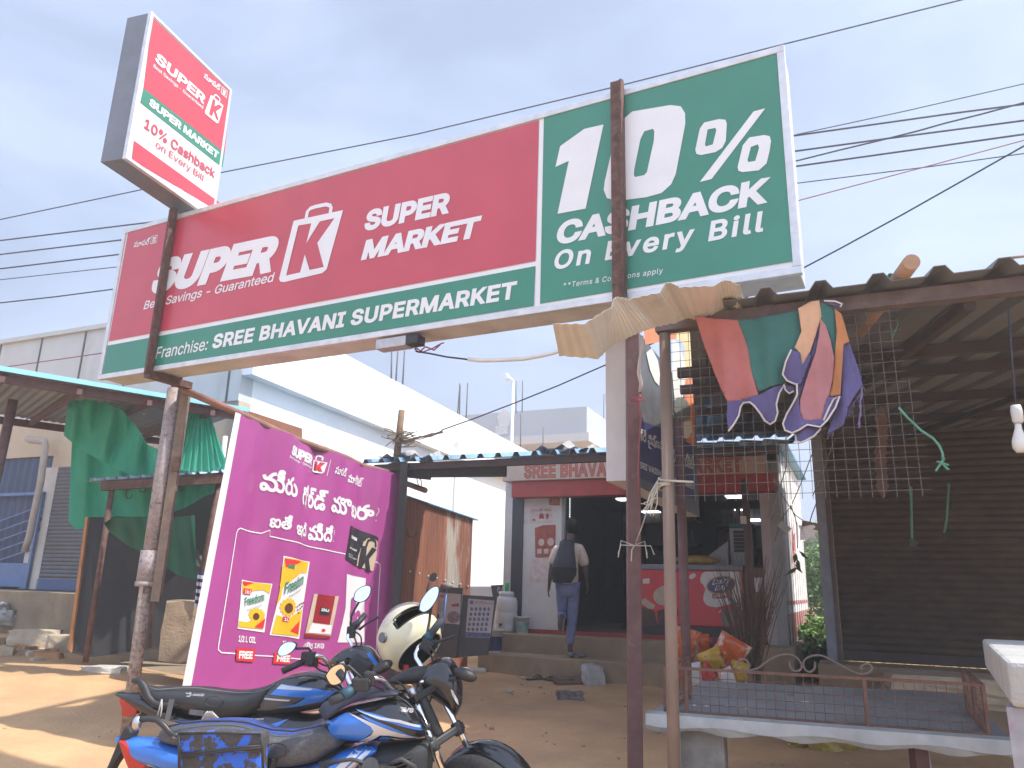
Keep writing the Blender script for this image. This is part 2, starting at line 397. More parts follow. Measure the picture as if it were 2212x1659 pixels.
p.hole('S1', [(928, 215), (1158, 165), (1082, 440), (1062, 458), (885, 500), (866, 498), (860, 485)], KP)
p.line('S1', [(986, 204), (992, 172), (1006, 157), (1030, 149), (1078, 139), (1098, 144), (1102, 156), (1098, 180)], .034)
p.text('S1', 'SUPER', (1252, 265), (1650, 180), (1270, 168), .045); p.text('S1', 'MARKET', (1240, 400), (1780, 292), (1266, 305), .045)
p.text('S1', 'Franchise:', (283, 858), (523, 816), (296, 803), .01); p.text('S1', 'SREE BHAVANI SUPERMARKET', (545, 811), (1958, 577), (560, 744), .035, space=1.05)
p.text('S1', 'సూపర్', (183, 340), (258, 324), (188, 308), .02, True); p.text('S1', 'కె', (267, 318), (287, 313), (270, 292), .02, True)
p.line('S1', [(262, 322), (266, 288), (294, 281), (289, 316), (262, 322)], .008)
p.poly('S2', [(205, 630), (345, 530), (455, 505), (352, 990), (190, 1020), (255, 715), (178, 750)])
p.hole('S2', [(575, 470), (620, 430), (840, 393), (900, 400), (925, 440), (927, 500), (872, 790), (845, 850), (790, 900), (700, 925), (540, 945), (475, 930), (456, 880), (463, 830), (522, 570)],
       [(690, 545), (740, 530), (748, 545), (745, 600), (705, 780), (690, 797), (637, 808), (630, 795), (633, 760), (668, 590)])
p.poly('S2', [(1010, 837), (1320, 430), (1388, 412), (1078, 820)])
p.hole('S2', [(1035, 494), (1120, 474), (1158, 478), (1166, 500), (1160, 600), (1140, 640), (1100, 665), (1015, 682), (990, 674), (984, 650), (1010, 530)], [(1055, 535), (1100, 525), (1105, 540), (1085, 620), (1045, 632), (1040, 620)])
p.hole('S2', [(1295, 580), (1380, 566), (1412, 572), (1421, 600), (1412, 660), (1395, 730), (1350, 770), (1255, 780), (1233, 772), (1228, 750), (1258, 625)], [(1305, 635), (1345, 620), (1352, 640), (1330, 715), (1290, 722), (1285, 710)])
p.text('S2', 'CASHBACK', (175, 1203), (1400, 957), (200, 1067), .04); p.text('S2', 'On Every Bill', (163, 1345), (1375, 1122), (184, 1236), .025, space=1.15)
p.text('S2', '**Terms & Conditions apply', (222, 1448), (795, 1362), (227, 1418), .004, space=1.1)
p.done('lettering', WHITEP, sign)
# rust streaks on the face
ST = mat('rust_stain', (.22, .15, .11), .8, var=.4)
b = MB()
# two steel bars clamping the face
for top, bot, wd in (((380, 463), (327, 815), .075), ((1341, 184), (1338, 640), .085)):
    ua, va = uv(top); ub, vb = uv(bot); um = (ua + ub) / 2
    f = MB(); f.frame_box(SG.P, SG.d, SG.n, um - wd / 2, um + wd / 2, .016, .05, zb - .03, zt + .05); f.frame_box(SG.P, SG.d, SG.n, um + wd / 2 - .012, um + wd / 2, .05, .085, zb - .03, zt + .03)
    f.build('clamp_bar', RUST, sign)
    f = MB(); f.frame_box(SG.P, SG.d, back, um - .03, um + .05, -.05, TH + .12, zb - .06, zb - .002); f.build('bracket', RUST, sign)
LPU = um
# power supply under the sign with its wires
pu = uv(z('S1', 1390, 800))[0]
b = MB(); b.frame_box(SG.P, SG.d, back, pu - .16, pu + .10, .0, .1, zb - .085, zb - .012); b.build('power_supply', mat('aluminium_case', (.45, .44, .43), .45, .6, scale=20), sign, bevel=.004)
b = MB(); b.frame_box(SG.P, SG.d, back, pu + .1, pu + .2, .0, .1, zb - .08, zb - .012); b.build('terminal_cap', BLACKP, sign, bevel=.006)
def plp(k, pts, Pl, off): return [Pl.hit(z(k, *p)) + Pl.n * off for p in pts]
b = MB(); b.tube(plp('S1', [(1470, 800), (1490, 818), (1520, 790), (1560, 806), (1590, 780)], SG, -.05), .006, 6); b.tube(plp('S1', [(1465, 790), (1500, 812), (1545, 795), (1585, 772), (1600, 768)], SG, -.07), .005, 6)
b.build('wire_loops', mat('red_wire', (.25, .06, .07), .6), sign)
b = MB(); b.tube(plp('S1', [(1475, 812), (1540, 822), (1620, 838), (1722, 850)], SG, -.05), .006, 6); b.build('supply_wire', CABLE, sign)
b = MB(); b.tube(plp('S1', [(1722, 849), (1780, 854), (1880, 852), (1980, 846), (2060, 832), (2120, 818), (2200, 790)], SG, -.05), .014, 8)
b.build('conduit_pipe', mat('white_pvc', (.62, .62, .6), .5, var=.08), None, label='white plastic conduit pipe running from the power box to the bent tin sheet', cat='pipe')
# ---------------------------------------------------------------- the tall light-box on the left post
YL = 5.45
a = U(z('R1', 955, 70), YL); Y = 6.0
for i in range(60):
    if U(z('R1', 1465, 562), Y).z < a.z: Y += .02
c = U(z('R1', 1465, 562), Y)
VS = Plane(a, c - a); vz1 = a.z; vz0 = VS.uv(z('R1', 825, 1025))[1]; vu1 = VS.uv(z('R1', 1465, 562))[0]
pp = Plane(a, VS.n); vt = (pp.hit(z('R1', 800, 110)) - a).dot(-VS.n)
vt = max(.15, min(.5, vt))
vs = thing('tall_box_sign', 'tall red and white lightbox sign standing on the left post above the billboard', 'sign', tuple(VS.p3(vu1 / 2, vz0)))
bk = -VS.n
b = MB(); b.frame_box(VS.P, VS.d, bk, .006, vu1 - .006, .01, vt, vz0 + .006, vz1 - .006); b.build('sign_box', TINGREY, vs, bevel=.005)
b = MB()
for (a0, a1, c0, c1) in ((0, vu1, vz0, vz0 + .03), (0, vu1, vz1 - .03, vz1), (0, .03, vz0 + .03, vz1 - .03), (vu1 - .03, vu1, vz0 + .03, vz1 - .03)): b.frame_box(VS.P, VS.d, bk, a0, a1, -.008, .03, c0, c1)
b.build('sign_trim', ALU, vs, bevel=.003)
b = MB(); b.frame_box(VS.P, VS.d, bk, .03, vu1 - .03, .0, .01, vz0 + .03, vz1 - .03); b.build('white_face', WHITEP, vs)
Print(VS, .0035).poly('R1', [(962, 108), (1457, 585), (1418, 968), (905, 558)]).poly('R1', [(845, 888), (1388, 1280), (1383, 1340), (831, 1008)]).done('red_panel', SRED, vs)
Print(VS, .0035).poly('R1', [(905, 558), (1418, 968), (1405, 1060), (885, 648)]).done('green_panel', SGRN, vs)
p = Print(VS, .007)
p.text('R1', 'SUPER', (972, 384), (1285, 662), (992, 328), .035); p.text('R1', 'Best Savings - Guaranteed', (965, 425), (1278, 690), (969, 404), .008)
kq = [(1330, 600), (1408, 668), (1378, 776), (1368, 780), (1296, 722), (1290, 708)]
kk = [(1342, 622), (1358, 636), (1352, 672), (1380, 660), (1402, 678), (1362, 705), (1380, 768), (1360, 752), (1346, 706), (1336, 738), (1316, 722)]
p.hole('R1', kq, kk); p.line('R1', [(1347, 615), (1352, 602), (1362, 600), (1382, 618), (1386, 628), (1383, 645)], .012)
p.text('R1', 'SUPER MARKET', (936, 664), (1372, 1006), (947, 618), .04); p.text('R1', 'సూపర్', (1285, 492), (1388, 580), (1290, 452), .02, True); p.text('R1', 'కె', (1400, 590), (1422, 608), (1404, 560), .02, True)
p.line('R1', [(1394, 590), (1400, 548), (1433, 576), (1427, 618), (1394, 590)], .008); p.text('R1', '**Terms & Conditions', (1108, 1195), (1330, 1332), (1111, 1177), .002)
p.done('lettering', WHITEP, vs)
p = Print(VS, .007); p.text('R1', '10% Cashback', (906, 806), (1352, 1130), (918, 745), .02); p.text('R1', 'on Every Bill', (980, 930), (1285, 1150), (986, 886), .008); p.done('red_lettering', SRED, vs)
# ---------------------------------------------------------------- posts carrying the signs
YP = 6.75
pt = U((376, 820), YP); pb = U((278, 1560), YP)
px = (U((376, 860), YP).x + U((300, 1420), YP).x) / 2
lp = thing('round_sign_post', 'weathered round steel post under the left end of the billboard', 'post', (pt.x, YP, gz(pt.x, YP)))
g0 = gz(pt.x, YP) - .1
tp = Vector((U((379, 830), YP).x, YP, zb - .03)); zc = U((322, 1200), YP).z; mid = U((322, 1215), YP); bt = U((285, 1500), YP); bt2 = mid + (bt - mid) * ((mid.z - g0) / max(.01, mid.z - bt.z))
b = MB(); b.tube([mid, tp], .062, 16); b.build('upper_pipe', PIPE, lp)
b = MB(); b.tube([bt2, mid], .052, 16); b.build('lower_pipe', mat('rusty_pipe', (.32, .25, .20), .8, .1, var=.3, scale=36, bump=.4, col2=(.17, .09, .055), thr=(.48, .62), scale2=22), lp)
b = MB(); ax = (tp - mid).normalized(); b.tube([mid - ax * .16, mid + ax * .10], .08, 16); b.tube([mid - ax * .2, mid - ax * .16], .088, 16); b.build('coupling', PIPE, lp)
b = MB(); dx = Vector((.115, -.02, 0)); b.beam(mid - ax * .32 + dx, tp + dx + Vector((.0, 0, .05)), .075, .05, up=Vector((0, 1, 0))); b.build('channel_bar', mat('brown_channel', (.2, .14, .10), .7, .2, var=.3, scale=12, bump=.2), lp)
b = MB(); b.tube([tp + Vector((0, .02, 0)), Vector((tp.x + .02, YP, vz0 + .02))], .045, 10); b.build('mast_pipe', RUST, lp)
b = MB(); e = mid + ax * .85 + dx; b.box(e + Vector((.02, -.03, 0)), (.06, .03, .13)); b.build('clip', RUST, lp)
YR = 4.62
sp = thing('square_sign_post', 'brown square steel post holding up the right half of the billboard', 'post', (U((1369, 1200), YR).x, YR, 0))
xa, xb_ = U((1369, 745), YR), U((1370, 1640), YR)
b = MB(); b.beam(xb_ + (xb_ - xa) * .12 * 0 + Vector((0, 0, -(xb_.z) - .05)), Vector((xa.x, YR, zb + .9)), .078, .078, up=Vector((0, 1, 0))); b.build('shaft', MAROON, sp, bevel=.006)
# ---------------------------------------------------------------- helpers for sheets and cloth
def corr(b, O, across, along, n, pitch, h, prof='trap', lap=None):
    "one ribbed sheet: ribs run along; across is a unit vector, O a corner"
    across = Vector(across).normalized(); up = across.cross(Vector(along)).normalized()
    if up.z < 0: up = -up
    pts = []
    for i in range(n):
        if prof == 'trap': pts += [(i * pitch + pitch * t, hh * h) for t, hh in ((0, 0), (.30, 0), (.42, 1), (.60, 1), (.72, 0))]
        else: pts += [(i * pitch + pitch * k / 6, h * .5 * sin(2 * pi * k / 6)) for k in range(6)]
    pts.append((n * pitch, 0)); m = 6
    b.grid([[Vector(O) + across * x + up * y + Vector(along) * (t / m) for x, y in pts] for t in range(m + 1)], prof != 'trap')
def patch(b, top, bot, Yt, Yb, nu=24, nv=16, fold=0.0, ff=6.0, seed=0, sag=0.0):
    "hanging cloth between two pixel polylines, at given distances; folds are real depth"
    rd = random.Random(seed); ph = [rd.uniform(0, 6.28) for _ in range(4)]
    def along(pl, t):
        L_ = [0]
        for i in range(1, len(pl)): L_.append(L_[-1] + hypot(pl[i][0] - pl[i - 1][0], pl[i][1] - pl[i - 1][1]))
        x = t * L_[-1]
        for i in range(1, len(pl)):
            if x <= L_[i] or i == len(pl) - 1:
                k = (x - L_[i - 1]) / max(1e-6, L_[i] - L_[i - 1]); return (lerp(pl[i - 1][0], pl[i][0], k), lerp(pl[i - 1][1], pl[i][1], k))
    P = []
    for j in range(nv + 1):
        r = []; v = j / nv
        for i in range(nu + 1):
            t = i / nu; a = along(top, t); c = along(bot, t); p = (lerp(a[0], c[0], v), lerp(a[1], c[1], v))
            Yt_ = Yt[0] + (Yt[1] - Yt[0]) * t if isinstance(Yt, tuple) else Yt; Yb_ = Yb[0] + (Yb[1] - Yb[0]) * t if isinstance(Yb, tuple) else Yb
            Y_ = lerp(Yt_, Yb_, v) + fold * (sin(ff * t * 6.28 + ph[0] + 1.5 * v) + .6 * sin(ff * 1.7 * t * 6.28 + ph[1] - 2 * v) + .4 * sin(5 * v + ph[2] + 4 * t)) * (.35 + .65 * sin(pi * min(1, .2 + .8 * v))) + sag * sin(pi * v)
            r.append(U(p, Y_))
        P.append(r)
    b.grid(P, True)
# ---------------------------------------------------------------- long white house on the left (front parapet, shutter, gate, sunlit side wall)
PARA = mat('grey_white_render', (.50, .51, .49), .85, var=.08, scale=2, bump=.12, bscale=30, col2=(.36, .35, .30), thr=(.5, .85), scale2=1.6, stretch=(1, 1, .35))
CREAM = mat('cream_wall', (.46, .37, .26), .9, var=.1, scale=2.5, bump=.15, bscale=30, col2=(.30, .24, .17), thr=(.55, .85), scale2=2)
LB = Plane(G((125, 1275), 1.2), SD)
corner = LB.hit((512, 900)); LC = LB.uv((512, 900))[0]
house = thing('white_house', 'long white house with grey front parapet and sunlit side wall behind the billboard', 'building', (corner.x, corner.y, .5))
inn = -LB.n
def lbox(b, u0, u1, w0, w1, z0, z1): b.frame_box(LB.P, LB.d, inn, u0, u1, w0, w1, z0, z1)
ptop = LB.uv((120, 728))[1]; pbot = 4.0
b = MB()
ul = LC - 9
lbox(b, ul, LC, -.02, .25, pbot, ptop)
lbox(b, ul, LC, -.08, .29, ptop, ptop + .08)
b.build('parapet', PARA, house)
b = MB()
for k in range(7):
    uu = LC - .25 - 1.12 * k; lbox(b, uu, uu + .035, -.03, -.018, pbot, ptop)
b.build('panel_joint', mat('dark_joint', (.10, .10, .10), .9), house)
ug0 = LB.uv((-140, 1200))[0]; ug1 = LB.uv((86, 1150))[0]; us0, us1 = LB.uv(z('S6', 395, 1300))[0], LB.uv(z('S6', 395, 1300))[0] + 2.2
zs1 = LB.uv(z('S6', 430, 1140))[1]; zg1 = LB.uv((20, 905))[1]
b = MB()
lbox(b, ug1, us0, 0, .25, 1.2, pbot); lbox(b, us0, us1, 0, .25, zs1, pbot); lbox(b, us1, LC, 0, .25, .2, pbot); lbox(b, ug0, ug1, 0, .25, 3.35, pbot); lbox(b, ul, ug0, 0, .25, .5, pbot)
lbox(b, ul, us1, .3, .35, .5, pbot)
b.build('front_wall', CREAM, house)
SHUT = mat('shutter_grey', (.115, .112, .118), .5, .4, var=.15, scale=6, col2=(.12, .10, .09), thr=(.55, .8))
def shutter(b, P, d, n_, u0, u1, z0, z1, pitch=.075, dep=.018):
    rows = int((z1 - z0) / pitch) * 4; P_ = []
    for i in range(rows + 1):
        zz = z0 + (z1 - z0) * i / rows; o = dep * abs(sin(pi * i / 4)); P_.append([P + d * uu + n_ * o + ZUP * zz for uu in (u0, u1)])
    b.grid(P_, False)
b = MB(); shutter(b, LB.P, LB.d, LB.n, us0, us1, 1.2, zs1, .06, .010); sh = b.build('rolling_shutter', SHUT, house)
b = MB(); lbox(b, us0, us1, -.012, .03, 1.2, 1.36); b.build('bottom_rail', mat('blue_rail', (.06, .09, .2), .5), sh)
b = MB(); lbox(b, ul, us1 + 2.5, -.9, .3, .3, 1.185); b.build('plinth', CONCB, house)
# side wall with its projecting cornice, receding away from the street
SW = Plane(corner, ND)
def sw(b, u0, u1, w0, w1, z0a, z0b, z1a, z1b):
    f = lambda u, w_, zz: SW.P + SW.d * u + SW.n * w_ + ZUP * zz
    b.hexa([f(u0, w0, z0a), f(u1, w0, z0b), f(u1, w1, z0b), f(u0, w1, z0a)], [f(u0, w0, z1a), f(u1, w0, z1b), f(u1, w1, z1b), f(u0, w1, z1a)])
su = -SW.uv(LB.p3(LC, 0) and (512, 900))[0]
e1 = SW.uv((745, 765)); e2 = SW.uv(z('S7', 1440, 715)); sl_ = (e2[1] - e1[1]) / (e2[0] - e1[0]); Lw = e2[0] + 1.5
tz = lambda u: e1[1] + sl_ * (u - e1[0])
b = MB(); sw(b, 0, Lw, -.25, -.001, 0, 0, tz(0), tz(Lw)); b.build('side_wall', WALLW, house)
c1 = SW.uv(z('R2', 1560, 280)); c2 = SW.uv(z('R2', 2212, 545)); k1 = SW.uv(z('R2', 1550, 325)); k2 = SW.uv(z('R2', 2212, 590))
s1 = (c2[1] - c1[1]) / (c2[0] - c1[0]); s2 = (k2[1] - k1[1]) / (k2[0] - k1[0])
ct = lambda u: c1[1] + s1 * (u - c1[0]); ck = lambda u: k1[1] + s2 * (u - k1[0])
b = MB(); sw(b, 0.0, Lw - .5, -.0, .20, ck(0), ck(Lw - .5), ct(0), ct(Lw - .5)); b.build('cornice', WALLW, house)
b = MB(); f = lambda u, w_, zz: SW.P + SW.d * u + SW.n * w_ + ZUP * zz
o1 = SW.uv(z('R2', 1905, 655)); o0 = SW.uv(z('R2', 1600, 560))
b.prism([f(a_, .004, c_) for a_, c_ in (SW.uv(z('R2', 1560, 540)), SW.uv(z('R2', 1908, 655)), SW.uv(z('R2', 1908, 900)), SW.uv(z('R2', 1540, 900)))], -SW.n * .002 * 0 + SW.n * .003); b.build('side_opening', mat('terracotta_wall', (.24, .09, .045), .9, var=.15), house)
# drain pipe with handwriting beside it
b = MB(); ppx = [U(z('S6', *p_), LB.hit(z('S6', *p_)).y - .35) for p_ in ((205, 930), (225, 940), (330, 950), (335, 985), (300, 1250), (215, 1659))]; ppx.append(ppx[-1] + Vector((-.03, 0, -.22)))
b.tube(ppx, .055, 10); b.build('drain_pipe', mat('cream_pvc', (.34, .29, .235), .6, var=.12), house)
lb2 = Print(LB, .02)
for s_, x_, y_, h_ in (('76', 303, 1395, 26), ('71', 300, 1440, 26), ('85', 292, 1490, 26), ('19', 288, 1540, 28), ('65', 272, 1612, 34)):
    lb2.text('S6', s_, (x_, y_), (x_ + 30, y_ - 2), (x_ + 2, y_ - h_), .045)
for s_, x_, y_ in (('95', 215, 1362), ('02', 212, 1390), ('85', 205, 1415), ('22', 203, 1440), ('69', 196, 1480)): lb2.text('R2', s_, (x_, y_), (x_ + 24, y_ - 1), (x_ + 2, y_ - 20), .045)
b = MB(); a1, a2 = LB.uv(z('S6', 285, 1340))[0], LB.uv(z('S6', 400, 1340))[0]
lbox(b, a1 - .05, a2, -.012, 0, 1.2, zs1); b.build('painted_pillar', mat('pale_pillar', (.50, .47, .42), .8, var=.1), house)
lb2.done('painted_digits', mat('blue_paint', (.02, .08, .22), .7), house)
# blue sheet gate on the left
gate = thing('blue_gate', 'blue steel sheet gate with slanted bars beside the drain pipe', 'gate', tuple(LB.p3((ug0 + ug1) / 2, 1.2)))
BLU = mat('blue_gate_paint', (.028, .045, .095), .5, var=.2, scale=5); BLU2 = mat('blue_gate_light', (.10, .16, .30), .5, var=.15)
b = MB(); corr(b, LB.p3(ug0, 1.2, -.05), LB.d, Vector((0, 0, 2.2)), 14, (ug1 - ug0) / 14, .02, 'sine'); b.build('sheet', BLU, gate)
b = MB(); zt_ = LB.uv(z('S6', 100, 1355))[1]
for zz in (1.23, zt_): b.frame_box(LB.P, LB.d, LB.n, ug0, ug1, .03, .07, zz, zz + .05)
for uu in (ug0, (ug0 + ug1) / 2 - .3, ug1 - .05): b.frame_box(LB.P, LB.d, LB.n, uu, uu + .05, .028, .072, 1.2, zt_ + .05)
for k in range(9):
    za = 1.55 + .17 * k
    if za + .3 < zt_: b.beam(LB.p3(ug0, za - .35, .05), LB.p3(ug1, za + .28, .05), .02, .02)
b.frame_box(LB.P, LB.d, LB.n, ug0, ug1, .03, .05, 1.25, 1.6)
b.build('bar_frame', BLU2, gate)
# ---------------------------------------------------------------- blue tin canopy in front of the white house
CZ = 3.35
ca = G((-260, 755), CZ); cb = G((537, 888), CZ); CD = (cb - ca); CD.z = 0; cl_ = CD.length; CD.normalize(); CN = Vector((-CD.y, CD.x, 0))
can = thing('blue_canopy', 'blue tin canopy on brown steel posts in front of the white house', 'canopy', (ca.x, ca.y, .4))
BTIN = mat('blue_tin_sheet', (.10, .30, .48), .4, .15, var=.12, scale=3, col2=(.35, .33, .30), thr=(.7, .95))
BTINU = mat('underside_tin', (.23, .235, .25), .5, .2, var=.15, scale=3)
CDEP = 3.2
b = MB(); npc = int(cl_ / .09)
corr(b, ca, CD, CN * CDEP + ZUP * .12, npc, cl_ / npc, .016, 'sine'); b.build('roof_sheet', BTIN, can)
b = MB(); corr(b, ca + Vector((0, 0, -.012)), CD, CN * CDEP + ZUP * .12, npc, cl_ / npc, .016, 'sine'); b.build('underside_sheet', BTINU, can)
b = MB(); b.beam(ca - CN * .012 + ZUP * .012, cb - CN * .012 + ZUP * .012, .006, .05); b.build('sunlit_eave_edge', mat('sunlit_blue_edge', (.28, .60, .72), .4, .1, var=.1), can)  # added strip; its pale blue paints the sunlit edge of the sheet
b = MB(); b.beam(ca + CN * .12 + ZUP * -.06, cb + CN * .12 + ZUP * -.06, .06, .08); b.build('eave_beam', MAROON, can)
for k in range(5):
    b = MB(); t = cl_ * (.08 + .2 * k); b.beam(ca + CD * t + CN * .0 + ZUP * -.09, ca + CD * t + CN * CDEP + ZUP * .03, .05, .06); b.build('rafter', MAROON, can)
b = MB(); b.beam(ca + CN * (CDEP - .1) + ZUP * .02, cb + CN * (CDEP - .1) + ZUP * .02, .06, .09); b.build('back_beam', MAROON, can)
b = MB(); pA = U(z('S6', 110, 585), 8.4); b.tube([Vector((pA.x - .05, 8.4, .3)), Vector((pA.x, 8.4, CZ - .02))], .05, 10); b.build('post', mat('purple_brown_pipe', (.20, .13, .13), .7, .1, var=.3, scale=12, bump=.15), can)
b = MB(); pA = U(z('R2', 1425, 700), 10.3); b.tube([Vector((pA.x, 10.3, .3)), Vector((pA.x, 10.3, CZ - .02))], .035, 10); b.build('post', mat('white_pipe', (.55, .55, .55), .6), can)
b = MB(); b.ball(U(z('S6', 1068, 722), 9.3), .07, 12, (1, 1, .8)); tag(b.build('ceiling_bulb', mat('frosted_bulb', (.75, .75, .72), .3), None), 'small white bulb under the blue canopy', 'bulb')
# ---------------------------------------------------------------- green shade cloth
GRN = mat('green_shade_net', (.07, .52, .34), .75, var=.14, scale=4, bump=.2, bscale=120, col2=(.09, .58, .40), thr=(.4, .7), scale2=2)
t = GRN.node_tree; pb_ = t.nodes['Principled BSDF']; tr = t.nodes.new('ShaderNodeBsdfTranslucent'); ms = t.nodes.new('ShaderNodeMixShader'); ms.inputs[0].default_value = .5; tr.inputs[0].default_value = (.05, .55, .36, 1)
t.links.new(pb_.outputs[0], ms.inputs[1]); t.links.new(tr.outputs[0], ms.inputs[2]); t.links.new(ms.outputs[0], t.nodes['Material Output'].inputs[0])
gc = thing('green_shade_cloth', 'torn green shade net hanging from the blue canopy behind the round post', 'cloth', tuple(U((250, 1200), 8.9)))
b = MB(); patch(b, q('S6', [(510, 588), (620, 600), (760, 650), (825, 690), (900, 720), (1000, 830), (1090, 975), (1240, 1040)]), q('S6', [(470, 905), (560, 985), (700, 1070), (800, 1120), (900, 1170), (985, 1215), (1100, 1240), (1240, 1250)]), 8.55, 8.75, 60, 26, .10, 3.6, 3); b.build('upper_drape', GRN, gc)
b = MB(); patch(b, q('S6', [(530, 955), (640, 1010), (760, 1060), (860, 1120), (960, 1195), (1100, 1220), (1260, 1225)]), q('S6', [(505, 1540), (560, 1600), (640, 1590), (740, 1560), (850, 1500), (1000, 1510), (1260, 1500)]), 8.95, 9.25, 50, 20, .07, 3.2, 8); b.build('lower_drape', GRN, gc)
b = MB(); patch(b, q('R2', [(1195, 545), (1240, 540), (1290, 545), (1335, 590)]), q('R2', [(1060, 900), (1200, 925), (1330, 930), (1432, 870)]), 8.75, 8.6, 60, 16, .03, 9, 5); b.build('fan_drape', GRN, gc)
b = MB(); patch(b, q('R2', [(1080, 850), (1200, 880), (1330, 900), (1430, 860)]), q('R2', [(1050, 1200), (1180, 1150), (1300, 1080), (1420, 1040)]), 9.2, 9.3, 30, 12, .03, 3, 9); b.build('back_drape', GRN, gc)
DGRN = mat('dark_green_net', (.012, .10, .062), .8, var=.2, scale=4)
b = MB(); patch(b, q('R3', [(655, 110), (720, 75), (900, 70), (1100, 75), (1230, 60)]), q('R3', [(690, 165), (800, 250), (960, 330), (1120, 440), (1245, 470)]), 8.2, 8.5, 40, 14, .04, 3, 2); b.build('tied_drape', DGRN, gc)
# ---------------------------------------------------------------- little booth with a black board
BY = 9.3
bz = .42
booth = thing('booth', 'small tin roofed booth with black board side behind the round post', 'stall', (U((290, 1380), BY).x, BY, bz))
b = MB(); A_ = U(z('R2', 540, 988), BY - .9); B_ = U(z('R2', 1425, 930), BY - .5); dd = B_ - A_; n_ = 12
corr(b, A_, dd, Vector((.55, 1.7, .12)), n_, dd.length / n_, .035); b.build('roof_sheet', mat('blue_white_tin', (.42, .50, .62), .45, .1, var=.2), booth)
b = MB(); b.beam(U(z('R2', 640, 1022), BY - .8), U(z('R2', 1420, 975), BY - .45), .07, .09); b.beam(U(z('R2', 730, 1025), BY - .2), U(z('R2', 1420, 1045), BY + .2), .05, .06); b.build('roof_beam', RUST, booth)
b = MB(); b.tube([U(z('R3', 540, 990), BY - .75), U(z('R2', 708, 1035), BY - .75)], .032, 8); b.build('post', RUST, booth)
b = MB(); b.tube([U(z('R3', 945, 900), BY - .1), U(z('R2', 1000, 1040), BY - .1)], .02, 8); b.build('post', RUST, booth)
b = MB(); b.tube([U(z('R3', 1200, 850), BY - .35), U(z('R2', 1385, 990), BY - .35)], .035, 8); b.build('post', RUST, booth)
BB = mat('black_board', (.022, .021, .021), .55, var=.3, scale=3, col2=(.06, .055, .05), thr=(.62, .8), scale2=3, stretch=(1, 1, .2))
b = MB(); pl_ = [U(z('R3', *p_), y_) for p_, y_ in (((438, 925), BY - .3), ((560, 960), BY - .3), ((1130, 880), BY + .25), ((1290, 860), BY + .3), ((1310, 420), BY + .3), ((1130, 85), BY + .25), ((548, 72), BY - .3))]
b.prism(pl_, Vector((.03, .04, 0))); b.build('board', BB, booth)
b = MB(); b.prism([U(z('R3', *p_), BY - .32) for p_ in ((428, 905), (445, 930), (556, 72), (540, 72))], Vector((.0, .06, 0))); b.build('board_edge', mat('orange_wood', (.45, .20, .07), .7, var=.2), booth)
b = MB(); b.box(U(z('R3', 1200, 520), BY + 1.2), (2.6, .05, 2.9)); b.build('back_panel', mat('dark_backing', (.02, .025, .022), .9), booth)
for p_ in ((800, 1040), (885, 1000), (1130, 990)):
    b = MB(); x_ = U(z('R2', *p_), BY - .55); b.tube([x_ + Vector((0, 0, .07)), x_, x_ + Vector((0, 0, -.06)), x_ + Vector((.02, 0, -.1)), x_ + Vector((.06, 0, -.1)), x_ + Vector((.07, 0, -.06))], .007, 6); b.build('meat_hook', RUST, booth)
b = MB(); pB = U(z('R3', 1180, 790), 8.6); b.rock(pB, (.48, .4, .62), .3, .03, 4); b.build('block', CONCB, None, label='brown mud brick pier between the booth and the purple banner', cat='pier')
b = MB(); patch(b, q('R3', [(1250, 415), (1290, 420)]), q('R3', [(1228, 640), (1270, 650)]), 8.4, 8.4, 6, 10, .02, 2, 3)
st = b.build('striped_cloth', [mat('navy_cloth', (.03, .04, .12), .8), mat('white_cloth', (.6, .6, .62), .8)], None, label='blue and white striped cloth hanging at the left edge of the banner', cat='cloth')
for pgn in st.data.polygons: pgn.material_index = (pgn.index // 6) % 2
# ---------------------------------------------------------------- stones, bricks and litter at the left
STONE = mat('pale_stone', (.50, .42, .31), .9, var=.2, scale=6, bump=.4); BRICK = mat('orange_brick', (.46, .24, .11), .9, var=.25, scale=9, bump=.3)
def lie(k, x, y, zoff=0.0):
    "point on the ground under a picture position"
    p_ = z(k, x, y); P = G(p_, .3)
    for _ in range(12): P = G(p_, lerp(P.z, gz(P.x, P.y), .7))
    if not (2 < P.y < 16): P = U(p_, 9)
    P.z = gz(P.x, P.y) + zoff; return P
P = lie('R3', 215, 890); b = MB(); b.rock(P + Vector((0, 0, .09)), (.55, .36, .23), .15, .05, 1); b.build('stone_block', STONE, None, label='large pale stone block lying left of the black board', cat='stone')
P = lie('R3', 365, 930); b = MB(); b.rock(P + Vector((0, 0, .09)), (.27, .22, .24), .6, .08, 2); b.build('stone', STONE, None, label='rounded stone leaning near the foot of the black board', cat='stone')
BR = (('grey orange brick at the far left end of the brick row', 15, 960, .5), ('upright brick between the first and third of the row', 85, 945, .9), ('orange brick tilted under the big stone block', 160, 950, 1.3), ('long orange brick lying flat at the right end of the row', 300, 985, .1), ('small red brick behind the rounded stone', 405, 840, .3))
for i, (lb_, x_, y_, r_) in enumerate(BR):
    P = lie('R3', x_, y_); b = MB(); b.rock(P + Vector((0, 0, .04)), ((.2 if i != 3 else .3), .14, .14 if i != 3 else .12), r_, .07, 10 + i); b.build('brick', BRICK if i else STONE, None, label=lb_, cat='brick', group='bricks by the sand heap')
rdr = random.Random(17)
for i in range(22):
    P = lie('R3', rdr.uniform(-20, 425), rdr.uniform(790, 1010)); s_ = rdr.uniform(.05, .13); b = MB(); b.rock(P + Vector((0, 0, s_ * .3)), (s_ * 1.4, s_, s_ * .8), rdr.uniform(0, 3), .13, 200 + i); b.build('rubble_stone', (STONE, BRICK, CONCB)[i % 3], None, label='small rough stone in the rubble left of the black board', cat='stone', group='rubble left of the black board')
